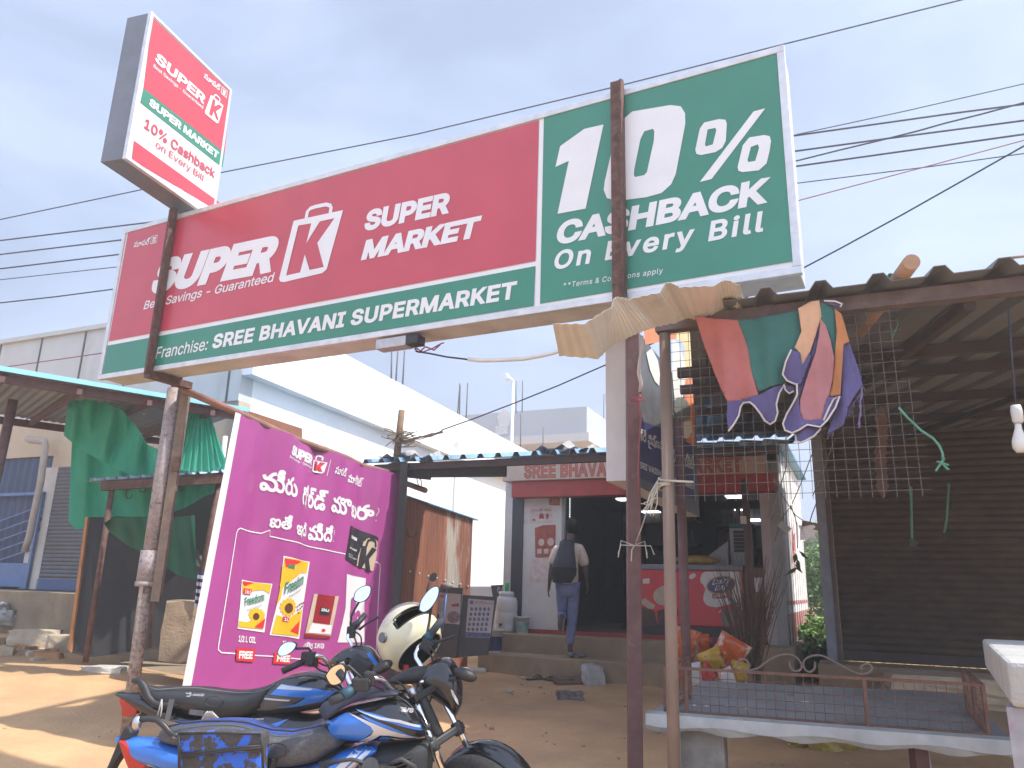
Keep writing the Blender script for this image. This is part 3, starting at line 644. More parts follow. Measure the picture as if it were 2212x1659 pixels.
P = lie('R3', 660, 1100); b = MB(); b.rock(P + Vector((0, 0, .05)), (.42, .3, .17), .1, .13, 21); b.build('plastic_sheet', mat('pale_plastic', (.50, .48, .43), .6, var=.2), None, label='crumpled pale sheet on the earth left of the banner', cat='litter')
for i, (x_, y_) in enumerate(((20, 700), (45, 720), (0, 655))):
    P = U(z('R3', x_, y_), 11.3); b = MB(); b.rock(P, (.3, .2, .16), i, .2, 30 + i); b.build('wrapper', mat('grey_plastic', (.35, .35, .34), .6, var=.3), None, label='crumpled grey wrapper below the plinth of the shuttered shop', cat='litter', group='wrappers below the plinth')
P = lie('R3', 1010, 1030); b = MB(); b.rock(P + Vector((0, 0, -.03)), (2.1, 1.0, .16), -.1, .05, 41); b.build('slab', CONCB, None, label='low cement slab in the earth behind the round post', cat='slab')
# ---------------------------------------------------------------- far pale building with roof rods
FB = Plane(U((1316, 960), 30), SD)
far = thing('far_building', 'pale blue grey two storey building far behind the shop roof', 'building', tuple(FB.p3(FB.uv((1150, 960))[0], 0)))
FBM = mat('pale_bluegrey_wall', (.42, .45, .47), .9, var=.05, scale=.5); FBL = mat('pale_sill', (.55, .53, .50), .9, var=.05, scale=.5)
fu0 = FB.uv((960, 900))[0]; fu1 = FB.uv(z('S7', 1930, 500))[0]; ft = FB.uv(z('S7', 1930, 415))[1]; fl = FB.uv(z('S7', 1930, 610))[1]
b = MB(); b.frame_box(FB.P, FB.d, -FB.n, fu0, fu1, 0, 12, fl, ft); b.build('parapet', FBM, far)
b = MB(); b.frame_box(FB.P, FB.d, -FB.n, fu0, fu1 - .3, 1.3, 11.5, 0, fl); b.build('upper_wall', FBL, far)
b = MB(); b.frame_box(FB.P, FB.d, -FB.n, fu0, fu1 + .12, -.1, 12, fl - .35, fl - .001); b.build('balcony_slab', FBL, far)
for k in range(3):
    b = MB(); uu = fu0 + 1.2 + k * 2.3; b.frame_box(FB.P, FB.d, -FB.n, uu, uu + 1.1, 1.27, 1.32, fl - 2.4, fl - .9); b.build('window', mat('dark_window', (.09, .12, .15), .2), far)
b = MB(); b.frame_box(FB.P, FB.d, -FB.n, *[FB.uv(z('S7', x_, 590))[0] for x_ in (1258, 1348)], -.03, 0, FB.uv(z('S7', 1300, 625))[1], FB.uv(z('S7', 1300, 558))[1]); b.build('wall_panel', mat('panel_white', (.6, .6, .6), .8), far)
pc = FB.hit(z('S7', 1326, 505)); b = MB(); b.prism([pc + FB.d * .38 * cos(a_) + ZUP * .45 * sin(a_) + FB.n * .02 for a_ in (1.57, .31, -.94, -2.2, -3.45)], FB.n * .03); b.build('emblem_plate', mat('panel_white', (.6, .6, .6), .8), far)
ROD = mat('steel_rod', (.10, .095, .10), .7)
for i, (x0_, y0_, x1_, y1_, Y_) in enumerate(((487, 240, 492, 10, 19), (520, 255, 537, 10, 19.5), (570, 275, 587, 5, 20), (976, 485, 994, 245, 26), (990, 485, 998, 262, 26), (1040, 500, 1052, 243, 26.5), (1408, 450, 1408, 228, 30.3), (1453, 445, 1457, 225, 30.3), (1441, 700, 1443, 470, 29.8), (1606, 745, 1609, 568, 29.8), (2055, 520, 2056, 325, 38), (2077, 530, 2071, 322, 38))):
    b = MB(); b.tube([U(z('S7', x0_, y0_ + 14), Y_), U(z('S7', x1_, y1_), Y_)], .022, 6)
    b.build('reinforcing_rod', ROD, None, label=('thin steel rod standing up from the white house roof' if i < 3 else 'thin steel rod standing up from the far pale building'), cat='rod', group='roof rods on the white house' if i < 3 else 'roof rods on the far building')
cp = thing('camera_pole', 'tall white pole with a security camera above the shop roof', 'pole', (U((1103, 980), 17).x, 17, 0))
b = MB(); tp_ = U(z('S7', 1390, 235), 17); b.tube([Vector((U(z('S7', 1365, 720), 17).x, 17, 0.2)), tp_], .036, 10); b.build('shaft', mat('white_paint', (.7, .7, .7), .5, var=.05), cp)
b = MB(); b.tube([tp_, U(z('S7', 1345, 192), 17)], .035, 8); b.build('arm', mat('white_paint', (.7, .7, .7), .5), cp)
b = MB(); b.box(U(z('S7', 1340, 205), 17), (.09, .3, .14)); b.build('camera', mat('white_paint', (.7, .7, .7), .5), cp, bevel=.02)
# ---------------------------------------------------------------- purple banner
BN0 = U((515, 893), 6.65)
def bdisp(u, v):
    k = smooth((u + .1) / .5) * smooth((3.2 - u) / .4)
    top = smooth((v - .4) / 2.4)
    return .040 * k * (sin(7.3 * u + .9 * v) * (.5 + .5 * top) + .5 * sin(15.1 * u - 1.2 * v + 1) * top + .35 * sin(2.3 * v + 3 * u)) - .05 * sin(pi * min(1, max(0, u / 2.9)))
BN = Plane(BN0, ND, bdisp)
VINYL = mat('magenta_vinyl', (.34, .062, .24), .34, var=.07, scale=3, bump=.12, bscale=5)
VW = mat('vinyl_white', (.68, .66, .68), .4, var=.04)
ban = thing('vinyl_banner', 'large magenta vinyl banner hanging on a slanted pole behind the motorcycles', 'banner', tuple(BN.p3(1.4, .5)))
TLq, TRq, BRq, BLq = BN.uv(z('S3', 340, 40)), BN.uv(z('S3', 1292, 402)), BN.uv(z('S3', 1203, 1600)), BN.uv(z('S3', 22, 1680))
W0 = BN.uv(z('S3', 372, 52)); W1 = BN.uv(z('S3', 72, 1683))
topc = [BN.uv(z('S3', *p_)) for p_ in ((340, 40), (372, 52), (560, 130), (720, 200), (1000, 300), (1100, 345), (1292, 402))]
def bq(s_, t_, l0, l1):
    # s along the width, t downwards
    a = (lerp(l0[0], TRq[0], s_), 0); i = 0; ut = lerp(l0[0], TRq[0], s_)
    vt = topc[-1][1]
    for i in range(len(topc) - 1):
        if topc[i][0] <= ut <= topc[i + 1][0]: vt = lerp(topc[i][1], topc[i + 1][1], (ut - topc[i][0]) / (topc[i + 1][0] - topc[i][0]))
    ub = lerp(l1[0], BRq[0], s_); vb = lerp(l1[1], BRq[1], s_)
    return lerp(ut, ub, t_), lerp(vt, vb, t_)
b = MB(); b.grid([[BN.p3(*bq(i / 80, j / 60, W0, W1)) for i in range(81)] for j in range(61)]); b.build('purple_sheet', VINYL, ban)
b = MB(); b.grid([[BN.p3(lerp(TLq[0], W0[0], i / 4) if j == 0 else lerp(lerp(TLq[0], BLq[0], j / 40), lerp(W0[0], W1[0], j / 40), i / 4), lerp(lerp(TLq[1], W0[1], i / 4), lerp(BLq[1], W1[1], i / 4), j / 40)) for i in range(5)] for j in range(41)]); b.build('white_margin', VW, ban)
ST_ = .06
p = Print(BN, .005, ST_)
p.text('S3', 'SUPER', (636, 278), (806, 338), (650, 222), .055); p.text('S3', 'Best Savings - Guaranteed', (628, 297), (803, 358), (632, 282), .01)
p.hole('S3', [(823, 304), (881, 322), (867, 378), (858, 384), (818, 374), (814, 366)], [(830, 314), (846, 318), (842, 340), (856, 321), (874, 326), (856, 348), (862, 376), (846, 372), (842, 354), (838, 370), (822, 366)])
p.line('S3', [(836, 305), (840, 288), (847, 283), (860, 287), (866, 293), (864, 310)], .02)
p.text('S3', 'సూపర్', (905, 385), (985, 405), (912, 335), .02, True); p.text('S3', 'మార్కెట్', (990, 432), (1092, 462), (997, 378), .02, True)
p.text('S3', 'మీరు', (503, 478), (690, 522), (518, 345), .03, True); p.text('S3', 'గోల్డ్', (718, 560), (870, 600), (728, 435), .03, True); p.text('S3', 'మొబరా?', (886, 600), (1145, 662), (896, 500), .03, True)
p.text('S3', 'ఐతే', (540, 688), (660, 705), (548, 602), .03, True); p.text('S3', 'ఇది', (680, 738), (765, 752), (686, 645), .03, True); p.text('S3', 'మీదే!', (780, 758), (905, 775), (788, 655), .03, True)
p.line('S3', [(892, 308), (876, 398)], .006)
p.line('S3', [(960, 838), (545, 738), (545, 704), (508, 722), (372, 693), (355, 700), (345, 722), (240, 1350), (238, 1375), (255, 1392), (342, 1398)], .011)
p.line('S3', [(474, 1410), (572, 1415)], .010); p.line('S3', [(668, 1425), (742, 1432)], .010)
p.line('S3', [(1128, 880), (1150, 884), (1162, 897), (1162, 920), (1135, 1400)], .010)
p.text('S3', '1/2 L OIL', (367, 1332), (481, 1342), (371, 1296), .03); p.text('S3', '1L OIL', (617, 1352), (690, 1357), (620, 1325), .03)
p.text('S3', 'చక్కెర', (752, 1372), (805, 1376), (756, 1332), .02, True); p.text('S3', '1KG', (813, 1369), (858, 1372), (816, 1340), .03)
p.poly('S3', [(398, 982), (480, 998), (567, 1006), (545, 1140), (528, 1281), (440, 1268), (360, 1258), (385, 1110)])
p.poly('S3', [(619, 848), (700, 868), (788, 882), (752, 1110), (725, 1318), (640, 1304), (553, 1295), (598, 1080)])
p.poly('S3', [(967, 950), (1096, 975), (1085, 1150), (1082, 1336), (918, 1336), (960, 1140)])
p.done('white_print', VW, ban)
def pr(off, m, name, *calls):
    p_ = Print(BN, off, ST_)
    for k_, *a_ in calls: getattr(p_, k_)('S3', *a_, **(dict(each=True) if k_ == 'poly' and len(a_) < 6 else {}))
    p_.done(name, m, ban, join=len(p_.mbs) > 12)
YEL = mat('print_yellow', (.72, .42, .02), .4, var=.08); PRED = mat('print_red', (.60, .03, .03), .4, var=.06); PGRN = mat('print_green', (.03, .20, .12), .4); BRN = mat('print_brown', (.10, .035, .02), .4, var=.2)
PBLK = mat('print_black', (.025, .024, .03), .35, var=.2); BEI = mat('print_beige', (.50, .40, .30), .4, var=.06); DRED = mat('print_dark_red', (.26, .012, .02), .4, var=.15)
pr(.009, YEL, 'yellow_print', ('poly', [(404, 990), (560, 1010), (552, 1062), (520, 1040), (470, 1045), (400, 1062)], [(372, 1215), (430, 1222), (530, 1170), (520, 1262), (366, 1248)]),
   ('poly', [(624, 857), (780, 885), (768, 945), (720, 945), (660, 985), (612, 1030), (600, 1020)], [(588, 1180), (640, 1205), (742, 1150), (718, 1302), (562, 1286)], [(612, 900), (600, 1050), (585, 1130), (605, 1090), (622, 980)]),
   ('poly', [[482 + 44 * cos(a_) * (1 + .1 * (-1) ** k_), 1180 + 36 * sin(a_) * (1 + .1 * (-1) ** k_)] for k_, a_ in enumerate([2 * pi * t / 28 for t in range(28)])]),
   ('poly', [[648 + 46 * cos(a_) * (1 + .1 * (-1) ** k_), 1138 + 50 * sin(a_) * (1 + .1 * (-1) ** k_)] for k_, a_ in enumerate([2 * pi * t / 28 for t in range(28)])]))
pr(.013, PRED, 'red_print', ('poly', [(352, 1364), (466, 1372), (473, 1380), (466, 1440), (456, 1446), (350, 1438), (343, 1430), (346, 1374)], [(575, 1388), (663, 1394), (668, 1402), (662, 1460), (568, 1454), (566, 1446)], [(747, 1395), (840, 1402), (846, 1410), (840, 1466), (740, 1460)]),
   ('poly', [(408, 1030), (458, 1038), (452, 1066), (402, 1060)], [(400, 990), (470, 1000), (415, 1018)], [(470, 1250), (530, 1200), (520, 1256)]), ('poly', [(622, 862), (720, 880), (628, 912)], [(660, 1270), (722, 1215), (715, 1290)], [(616, 1188), (650, 1196), (646, 1222), (612, 1214)]),
   ('poly', [(834, 318), (843, 321), (840, 345), (856, 325), (868, 328), (852, 348), (858, 372), (848, 370), (842, 354), (838, 368), (828, 365)]))
pr(.017, VW, 'free_lettering', ('text', 'FREE', (359, 1426), (453, 1430), (364, 1382), .045), ('text', 'FREE', (582, 1444), (656, 1448), (587, 1404), .045), ('text', 'FREE', (755, 1450), (828, 1456), (760, 1412), .045), ('text', '1 No.1', (412, 1060), (448, 1064), (416, 1038), .02), ('text', '1L', (620, 1214), (644, 1218), (622, 1196), .03))
pr(.014, PGRN, 'green_print', ('text', 'Freedom', (413, 1132), (522, 1102), (414, 1084), .02), ('text', 'Freedom', (620, 1064), (743, 1010), (626, 998), .02), ('text', 'Refined Sunflower Oil', (425, 1160), (512, 1130), (426, 1150), .0), ('text', 'Refined Sunflower Oil', (642, 1085), (728, 1042), (644, 1072), .0), ('poly', [(640, 892), (672, 898), (670, 922), (638, 915)]))
pr(.013, BRN, 'seed_print', ('poly', [[480 + 18 * cos(a_), 1190 + 20 * sin(a_)] for a_ in [2 * pi * t / 16 for t in range(16)]], [[648 + 24 * cos(a_), 1142 + 28 * sin(a_)] for a_ in [2 * pi * t / 16 for t in range(16)]]), ('poly', *[[(x_, y_), (x_ + 9, y_ + 3), (x_ + 6, y_ + 10), (x_ - 2, y_ + 7)] for x_, y_ in ((700, 1130), (715, 1120), (728, 1112), (705, 1148), (722, 1140), (735, 1128), (712, 1165), (742, 1108))]))
pr(.009, BEI, 'beige_print', ('poly', [(806, 1062), (922, 1076), (884, 1312), (838, 1300), (758, 1302)]), ('poly', [(1090, 760), (1110, 748), (1150, 762), (1146, 850), (1130, 935), (1052, 905), (1062, 850)]))
pr(.013, DRED, 'packet_print', ('poly', [(824, 1064), (905, 1075), (880, 1235), (800, 1222)], [(758, 1285), (884, 1298), (882, 1314), (756, 1306)]))
pr(.013, VW, 'packet_band', ('poly', [(796, 1228), (890, 1240), (884, 1290), (775, 1282)]))
pr(.017, PRED, 'packet_dot', ('poly', [[852 + 9 * cos(a_), 1268 + 9 * sin(a_)] for a_ in [2 * pi * t / 14 for t in range(14)]]))
pr(.017, PBLK, 'packet_badge', ('poly', [(836, 1138), (880, 1145), (876, 1186), (832, 1180)]))
pr(.021, VW, 'packet_lettering', ('text', 'SNJ', (838, 1160), (874, 1165), (840, 1143), .03))
pr(.013, VINYL, 'purple_lettering', ('text', 'కిం', (985, 1260), (1058, 1262), (995, 1080), .04, True))
pr(.009, PBLK, 'card_print', ('poly', [(1003, 677), (1060, 695), (1148, 742), (1153, 752), (1150, 772), (1118, 765), (1090, 770), (1062, 850), (1052, 905), (965, 870), (960, 860), (985, 745), (998, 682)]))
pr(.013, PBLK, 'card_bag', ('poly', [(1080, 790), (1100, 796), (1096, 850), (1122, 800), (1145, 812), (1108, 868), (1117, 945), (1093, 930), (1090, 885), (1074, 918), (1056, 908)]), ('line', [(1096, 800), (1106, 762), (1122, 757), (1138, 768), (1140, 800)], .03))
pr(.013, VW, 'card_lettering', ('text', 'SUPER', (1000, 748), (1058, 766), (1004, 730), .05), ('text', 'GOLD MEMBER', (985, 806), (1054, 824), (987, 796), .02), ('text', 'BEST QUALITY', (978, 840), (1020, 852), (979, 833), .01), ('text', 'SHOPPING EXPERIENCE', (976, 853), (1050, 872), (977, 846), .01))
b = MB(); tp2 = [BN.p3(a_, c_ + .012, -.03) for a_, c_ in topc]
b.tube([U(z('R2', 1165, 412), 6.68)] + tp2, .033, 10); b.build('banner_pole', mat('red_brown_pole', (.24, .12, .09), .7, .1, var=.25, scale=10), None, label='red brown pole running from the round post along the top of the magenta banner', cat='pole')
# ---------------------------------------------------------------- rusty tin hut behind the banner
HP = Plane(U((868, 1062), 10.3), ND)
hut = thing('tin_hut', 'rusty corrugated tin hut between the magenta banner and the shop', 'hut', tuple(HP.p3(1, .3)))
hu0, hu1 = -.6, HP.uv((1020, 1122))[0]; ht0 = HP.uv((872, 1065))[1]; ht1 = HP.uv((1020, 1122))[1]
RTIN = mat('rusted_tin', (.27, .105, .06), .8, .15, var=.35, scale=4, bump=.15, col2=(.40, .36, .31), thr=(.56, .62), scale2=1.9, stretch=(1, 1, .16))
def hutcol(b):
    n_ = int((hu1 - hu0) / .02); P_ = []
    for i in range(n_ + 1):
        u_ = lerp(hu0, hu1, i / n_); o = .012 * sin(u_ * 2 * pi / .085); t_ = lerp(ht0, ht1, (u_ - hu0) / (hu1 - hu0)); P_.append([HP.p3(u_, zz, o) for zz in (t_, 1.2, .1)])
    b.grid(P_)
b = MB(); hutcol(b); b.build('side_sheets', RTIN, hut)
b = MB(); b.frame_box(HP.P, HP.d, -HP.n, hu1 - .03, hu1, .02, 2.2, .1, ht1 - .05); b.build('end_sheet', RTIN, hut)
b = MB(); b.hexa([HP.p3(hu0, ht0 - .01, .06), HP.p3(hu1 + .12, ht1 - .01, .06), HP.p3(hu1 + .12, ht1 + .1, -2.2), HP.p3(hu0, ht0 + .1, -2.2)], [HP.p3(hu0, ht0 + .005, .06), HP.p3(hu1 + .12, ht1 + .005, .06), HP.p3(hu1 + .12, ht1 + .12, -2.2), HP.p3(hu0, ht0 + .12, -2.2)]); b.build('roof_sheet', BTIN, hut)
for k in range(9):
    b = MB(); uu = lerp(.05, hu1 - .1, k / 8); b.ball(HP.p3(uu, lerp(1.62, 1.42, k / 8), .02), .016, 8); b.build('bolt', ALU, hut)
b = MB(); x_ = HP.p3(.03, 2.15, .1); b.tube([x_, x_ + Vector((.02, -.02, -.1)), x_ + Vector((.1, -.02, -.13)), x_ + Vector((.14, -.02, -.04))], .01, 6); b.build('wall_hook', RUST, hut)
# ---------------------------------------------------------------- the shop
PS = G((1150, 1457), .22)
S0 = Plane(PS, SD); S1 = Plane(PS + ND * .5, SD); S2 = Plane(PS + ND * .95, SD)
step_z = S0.hit((1150, 1418)).z; pl_z = S1.hit((1150, 1371)).z
steps = thing('shop_steps', 'two wide brown cement steps leading up to the shop door', 'steps', tuple(S0.p3(1, .2)))
a0, a1 = S0.uv((1030, 1457))[0], S0.uv((1560, 1440))[0]
b = MB(); b.frame_box(S0.P, S0.d, -S0.n, a0, a1, 0, .75, -.1, step_z); b.build('lower_step', CONCB, steps, bevel=.02)
a0, a1 = S1.uv((1046, 1369))[0], S1.uv((1712, 1365))[0]
b = MB(); b.frame_box(S1.P, S1.d, -S1.n, a0, a1, 0, 6.5, -.1, pl_z); b.build('plinth', CONCB, steps, bevel=.02)
shop = thing('shop', 'small open fronted grocery shop with red and white fascia board under a tin roof', 'building', tuple(S2.p3(1.5, pl_z)))
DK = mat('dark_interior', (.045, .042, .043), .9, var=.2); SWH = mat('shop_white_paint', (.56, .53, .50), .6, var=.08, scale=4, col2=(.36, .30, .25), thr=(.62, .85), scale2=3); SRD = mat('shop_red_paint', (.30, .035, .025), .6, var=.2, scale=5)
U2 = lambda px_, py_: S2.uv((px_, py_))
uL = U2(1093, 1200)[0]; uR = U2(1692, 1200)[0]; zF = U2(1120, 1055)[1]; zTop = U2(1120, 985)[1]
ib = -S2.n
def sbx(b, u0, u1, w0, w1, z0, z1): b.frame_box(S2.P, S2.d, ib, u0, u1, w0, w1, z0, z1); return b
D_ = 5.2
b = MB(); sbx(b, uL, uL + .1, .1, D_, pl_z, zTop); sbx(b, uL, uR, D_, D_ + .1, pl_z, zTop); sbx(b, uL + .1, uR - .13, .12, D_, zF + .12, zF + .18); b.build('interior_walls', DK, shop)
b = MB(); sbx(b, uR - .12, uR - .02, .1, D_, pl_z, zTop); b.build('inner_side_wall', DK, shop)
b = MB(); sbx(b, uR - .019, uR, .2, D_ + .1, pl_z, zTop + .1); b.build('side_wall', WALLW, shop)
b = MB(); sbx(b, uR, uR + .004, .22, D_ + .1, pl_z, pl_z + .42); sbx(b, uR, uR + .004, .22, D_ + .1, pl_z + .54, pl_z + .60); b.build('red_dado', SRD, shop)
b = MB()
for k in range(9): sbx(b, uR + .004, uR + .02, .35 + k * .55, .39 + k * .55, pl_z, zTop)
b.build('side_ribs', WALLW, shop)
# side lettering
SS = Plane(S2.p3(uR, 0) , ND)
p = Print(SS, .026); p.text('F', 'Veg', SS.hit((1708, 1240)) and (1708, 1240), (1716, 1238), (1707, 1130), .03, True); p.done('side_lettering', SRD, shop)
b = MB(); sbx(b, *[U2(x_, 1200)[0] for x_ in (1648, 1668)], -.02, .12, pl_z, zF + .3); b.build('front_pillar', mat('pinkish_pillar', (.42, .36, .36), .7, var=.12), shop)
b = MB(); sbx(b, U2(1668, 1200)[0] + .002, uR, -.02, .2, pl_z, zF + .3); b.build('corner_pillar', mat('grey_pillar', (.30, .31, .31), .6, var=.15), shop)
b = MB(); sbx(b, uL - .03, U2(1106, 1200)[0] - .002, -.02, .12, pl_z + .4, zF + .25); b.build('left_pillar', SWH, shop)
b = MB(); sbx(b, uL - .03, U2(1106, 1200)[0] - .002, -.02, .12, pl_z, pl_z + .40); b.build('left_pillar_base', SRD, shop)
b = MB(); sbx(b, U2(1106, 1200)[0], U2(1129, 1200)[0], -.03, .12, pl_z, zF + .02); b.build('shutter_guide', mat('dark_steel', (.05, .052, .06), .5, .3, var=.15), shop)
uD0, uD1 = U2(1129.5, 1200)[0], U2(1213, 1200)[0]
dr = sbx(MB(), uD0, uD1, .0, .05, pl_z + .06, zF + .01).build('door_panel', SWH, shop)
b = sbx(MB(), uD1 + .002, uD1 + .05, -.01, .06, pl_z + .06, zF + .01); b.build('door_frame', mat('door_frame_grey', (.25, .24, .25), .5, .2), shop)
b = sbx(MB(), U2(1129, 1365)[0], U2(1655, 1365)[0], -.08, .06, pl_z + .001, pl_z + .06); b.build('threshold', SRD, shop)
# posters on the door
DP = Plane(S2.P, SD)
p = Print(DP, .006); p.poly('R5', [(220, 612), (385, 606), (388, 720), (222, 724)]); p.poly('R5', each=True, *[[(220, 1000), (300, 985), (370, 978), (372, 1150), (215, 1155), (225, 1060)], [(195, 1168), (240, 1195), (197, 1200)], [(300, 1195), (345, 1168), (340, 1195)]]); p.done('door_poster', mat('pale_poster', (.55, .46, .42), .7, var=.2, scale=12), shop)
p = Print(DP, .008); p.poly('R5', [(362, 480), (441, 476), (442, 594), (363, 590)]); p.poly('R5', [(258, 760), (320, 738), (411, 735), (408, 972), (262, 976)]); p.done('red_poster', mat('faded_red_poster', (.33, .085, .055), .7, var=.25, scale=10), shop)
p = Print(DP, .011); p.text('R5', 'WARNING', (368, 490), (437, 489), (369, 480), .02); p.text('R5', '24 HOURS CCTV', (370, 552), (438, 551), (371, 542), .0); p.text('R5', 'SURVEILLANCE', (370, 582), (438, 581), (371, 572), .0)
for cx, cy, r_ in ((306, 865, 22), (375, 862, 24)): p.poly('R5', [(cx + r_ * cos(a_), cy + r_ * 1.25 * sin(a_)) for a_ in [2 * pi * t / 18 for t in range(18)]])
for x_ in (275, 325, 372): p.poly('R5', [(x_, 915), (x_ + 34, 912), (x_ + 34, 948), (x_, 950)])
p.done('poster_print', mat('poster_cream', (.55, .44, .36), .7, var=.2), shop)
p = Print(DP, .011); p.text('R5', 'హైమ శ్రీ సేవలు', (240, 645), (375, 640), (242, 618), .0, True); p.poly('R5', [(288, 690), (293, 660), (308, 650), (322, 660), (326, 690)], [(338, 658), (362, 654), (358, 690), (345, 694)], [(232, 700), (262, 690), (262, 712)]); p.done('poster_red_print', mat('poster_red_ink', (.30, .06, .08), .7), shop)
p = Print(DP, .011); p.text('R5', 'CCTV', (384, 572), (428, 570), (385, 556), .03); p.done('poster_yellow_print', YEL, shop)
p = Print(DP, .012); p.poly('R5', [(378, 522), (395, 508), (428, 512), (432, 522), (405, 528), (398, 540)]); p.done('poster_camera_mark', PBLK, shop)
# fascia
FP = Plane(PS + ND * .62, SD)
fa0, fa1 = FP.uv((1085, 1030))[0], FP.uv((1652, 1000))[0]; fz0 = (FP.uv(z('R5', 10, 420))[1] + FP.uv(z('R5', 1760, 350))[1]) / 2; fz1 = (FP.uv(z('R5', 10, 270))[1] + FP.uv(z('R5', 1760, 190))[1]) / 2
b = MB(); b.frame_box(FP.P, FP.d, -FP.n, fa0, fa1, 0, .3, fz0, fz1); fas = b.build('fascia_board', mat('fascia_cream', (.45, .33, .26), .55, var=.1, scale=3, col2=(.38, .25, .20), thr=(.6, .85)), shop, bevel=.008)
b = MB(); b.frame_box(FP.P, FP.d, -FP.n, fa0 + .15, fa1 + .1, .06, .32, fz0 - .26, fz0 - .002); b.build('red_beam', SRD, shop)
p = Print(FP, .005); p.text('R5', 'SREE BHAVANI SUPER MARKET', (180, 392), (1785, 342), (182, 290), .02, space=1.05); p.done('fascia_lettering', mat('fascia_red', (.42, .10, .06), .6, var=.15), fas)
p = Print(FP, .0035); p.text('R5', 'SREE BHAVANI SUPER MARKET', (176, 396), (1790, 346), (178, 286), .045, space=1.05); p.text('R5', 'GST NO. 37', (190, 279), (345, 273), (191, 268), .0); p.text('R5', 'Ponnur Road', (1480, 222), (1730, 210), (1481, 206), .0); p.done('lettering_outline', mat('fascia_dark', (.14, .05, .04), .6), fas)
# roof of the shop with verandah
EV = Plane(U((868, 1012), 9.0), SD)
e0 = EV.uv(z('S7', 245, 828)); e1_ = EV.uv((1680, 962)); ez = (EV.uv(z('S7', 300, 826))[1] + EV.uv(z('S7', 2080, 762))[1]) / 2
rdep = (S2.P - EV.P).dot(-EV.n); nr = int((e1_[0] - e0[0]) / .215)
nl = int(nr * .5); pw = (e1_[0] - e0[0]) / nr
b = MB(); corr(b, EV.p3(e0[0], ez), SD, (ND * (rdep + .4) + ZUP * (fz1 + .2 - ez)) * .42, nl, pw, .05); corr(b, EV.p3(e0[0] + nl * pw, ez), SD, ND * (rdep + .4) + ZUP * (fz1 + .2 - ez), nr - nl, pw, .05); b.build('roof_sheet', mat('blue_grey_tin', (.20, .33, .46), .45, .1, var=.25, scale=3, col2=(.3, .29, .27), thr=(.55, .8)), shop, solid=.004)
b = MB(); b.hexa([S2.p3(uL - .3, fz1 + .12, .1), S2.p3(uR + .15, fz1 + .12, .1), S2.p3(uR + .15, fz1 + .3, -D_), S2.p3(uL - .3, fz1 + .3, -D_)], [S2.p3(uL - .3, fz1 + .16, .1), S2.p3(uR + .15, fz1 + .16, .1), S2.p3(uR + .15, fz1 + .34, -D_), S2.p3(uL - .3, fz1 + .34, -D_)]); b.build('back_roof', BTIN, shop)
b = MB(); b.frame_box(EV.P, SD, ND, e0[0] + .2, e1_[0], .05, .12, ez - .09, ez - .012); b.build('eave_beam', mat('dark_brown_steel', (.06, .042, .04), .7, .1, var=.2), shop)
b = MB(); bm_ = EV.uv(z('S7', 440, 880)); b2_ = EV.uv(z('S7', 1255, 850)); b.beam(EV.p3(bm_[0], bm_[1], -.1), EV.p3(b2_[0], b2_[1], -.3), .07, .17); b.build('cross_beam', mat('near_black_steel', (.022, .021, .022), .6), shop)
pd = EV.p3(EV.uv((868, 1100))[0], 0); b = MB(); b.beam(Vector((pd.x, pd.y, .0)), Vector((pd.x, pd.y, ez - .02)), .085, .085, up=Vector((0, 1, 0)))
b.build('verandah_post', mat('near_black_steel', (.022, .021, .022), .6), None, label='black steel post at the right edge of the magenta banner', cat='post')
for x_, y_, s_ in ((1700, 745, .30), (1850, 760, .26), (480, 800, .26), (570, 790, .2), (700, 800, .2)):
    c_ = EV.hit(z('S7', x_, y_)) + Vector((0, .1, .0)); b = MB(); b.grid([[c_ + SD * s_ * (i - 3) * .27 + ND * j * .08 + ZUP * (s_ * .32 * abs(sin(i * 1.1 + x_)) + .03 * j * sin(i + x_)) for i in range(7)] for j in range(4)], False); b.build('roof_weight', mat('grey_sheet', (.30, .29, .28), .8, var=.25), None, label='crumpled grey tin scrap lying on the eave of the shop roof', cat='tin scrap', group='tin scraps on the shop eave').modifiers.new('s', 'SOLIDIFY').thickness = .004
# stick, tangled creeper and the cable that runs from it
k_ = lambda x_, y_, Y_: U(z('S7', x_, y_), Y_)
b = MB(); b.tube([k_(530, 780, 9.15), k_(545, 640, 9.15), k_(566, 445, 9.15)], [.045, .042, .04], 9); b.build('roof_stick', mat('brown_stick', (.20, .13, .08), .9, var=.3), None, label='brown wooden stick standing on the shop eave above the banner', cat='stick')
b = MB(); rd = random.Random(11)
for i in range(26):
    x_, y_ = rd.uniform(520, 600), rd.uniform(600, 720); P_ = [k_(x_, y_, 9.1)]; a_ = rd.choice((rd.uniform(-.4, .1), rd.uniform(2.4, 3.6), rd.uniform(0, 6.28)))
    for s_ in range(5): x_ += 24 * cos(a_); y_ += 22 * sin(a_); a_ += rd.uniform(-.5, .5); P_.append(k_(x_, y_, 9.1 + rd.uniform(-.08, .08)))
    b.tube(P_, .006, 4, False)
for i in range(9):
    P_ = [k_(545 + rd.uniform(-5, 5), 690 + rd.uniform(-25, 25), 9.1)]
    for s_ in range(1, 9): P_.append(k_(545 + 40 * s_ + rd.uniform(-8, 8), 685 - 10 * s_ + rd.uniform(-12, 12), 9.1))
    b.tube(P_, .006, 4, False)
b.build('dry_creeper', mat('dry_twig', (.22, .16, .10), .9, var=.3), None, label='tangle of dry creeper twigs wound round the stick and cable', cat='creeper')
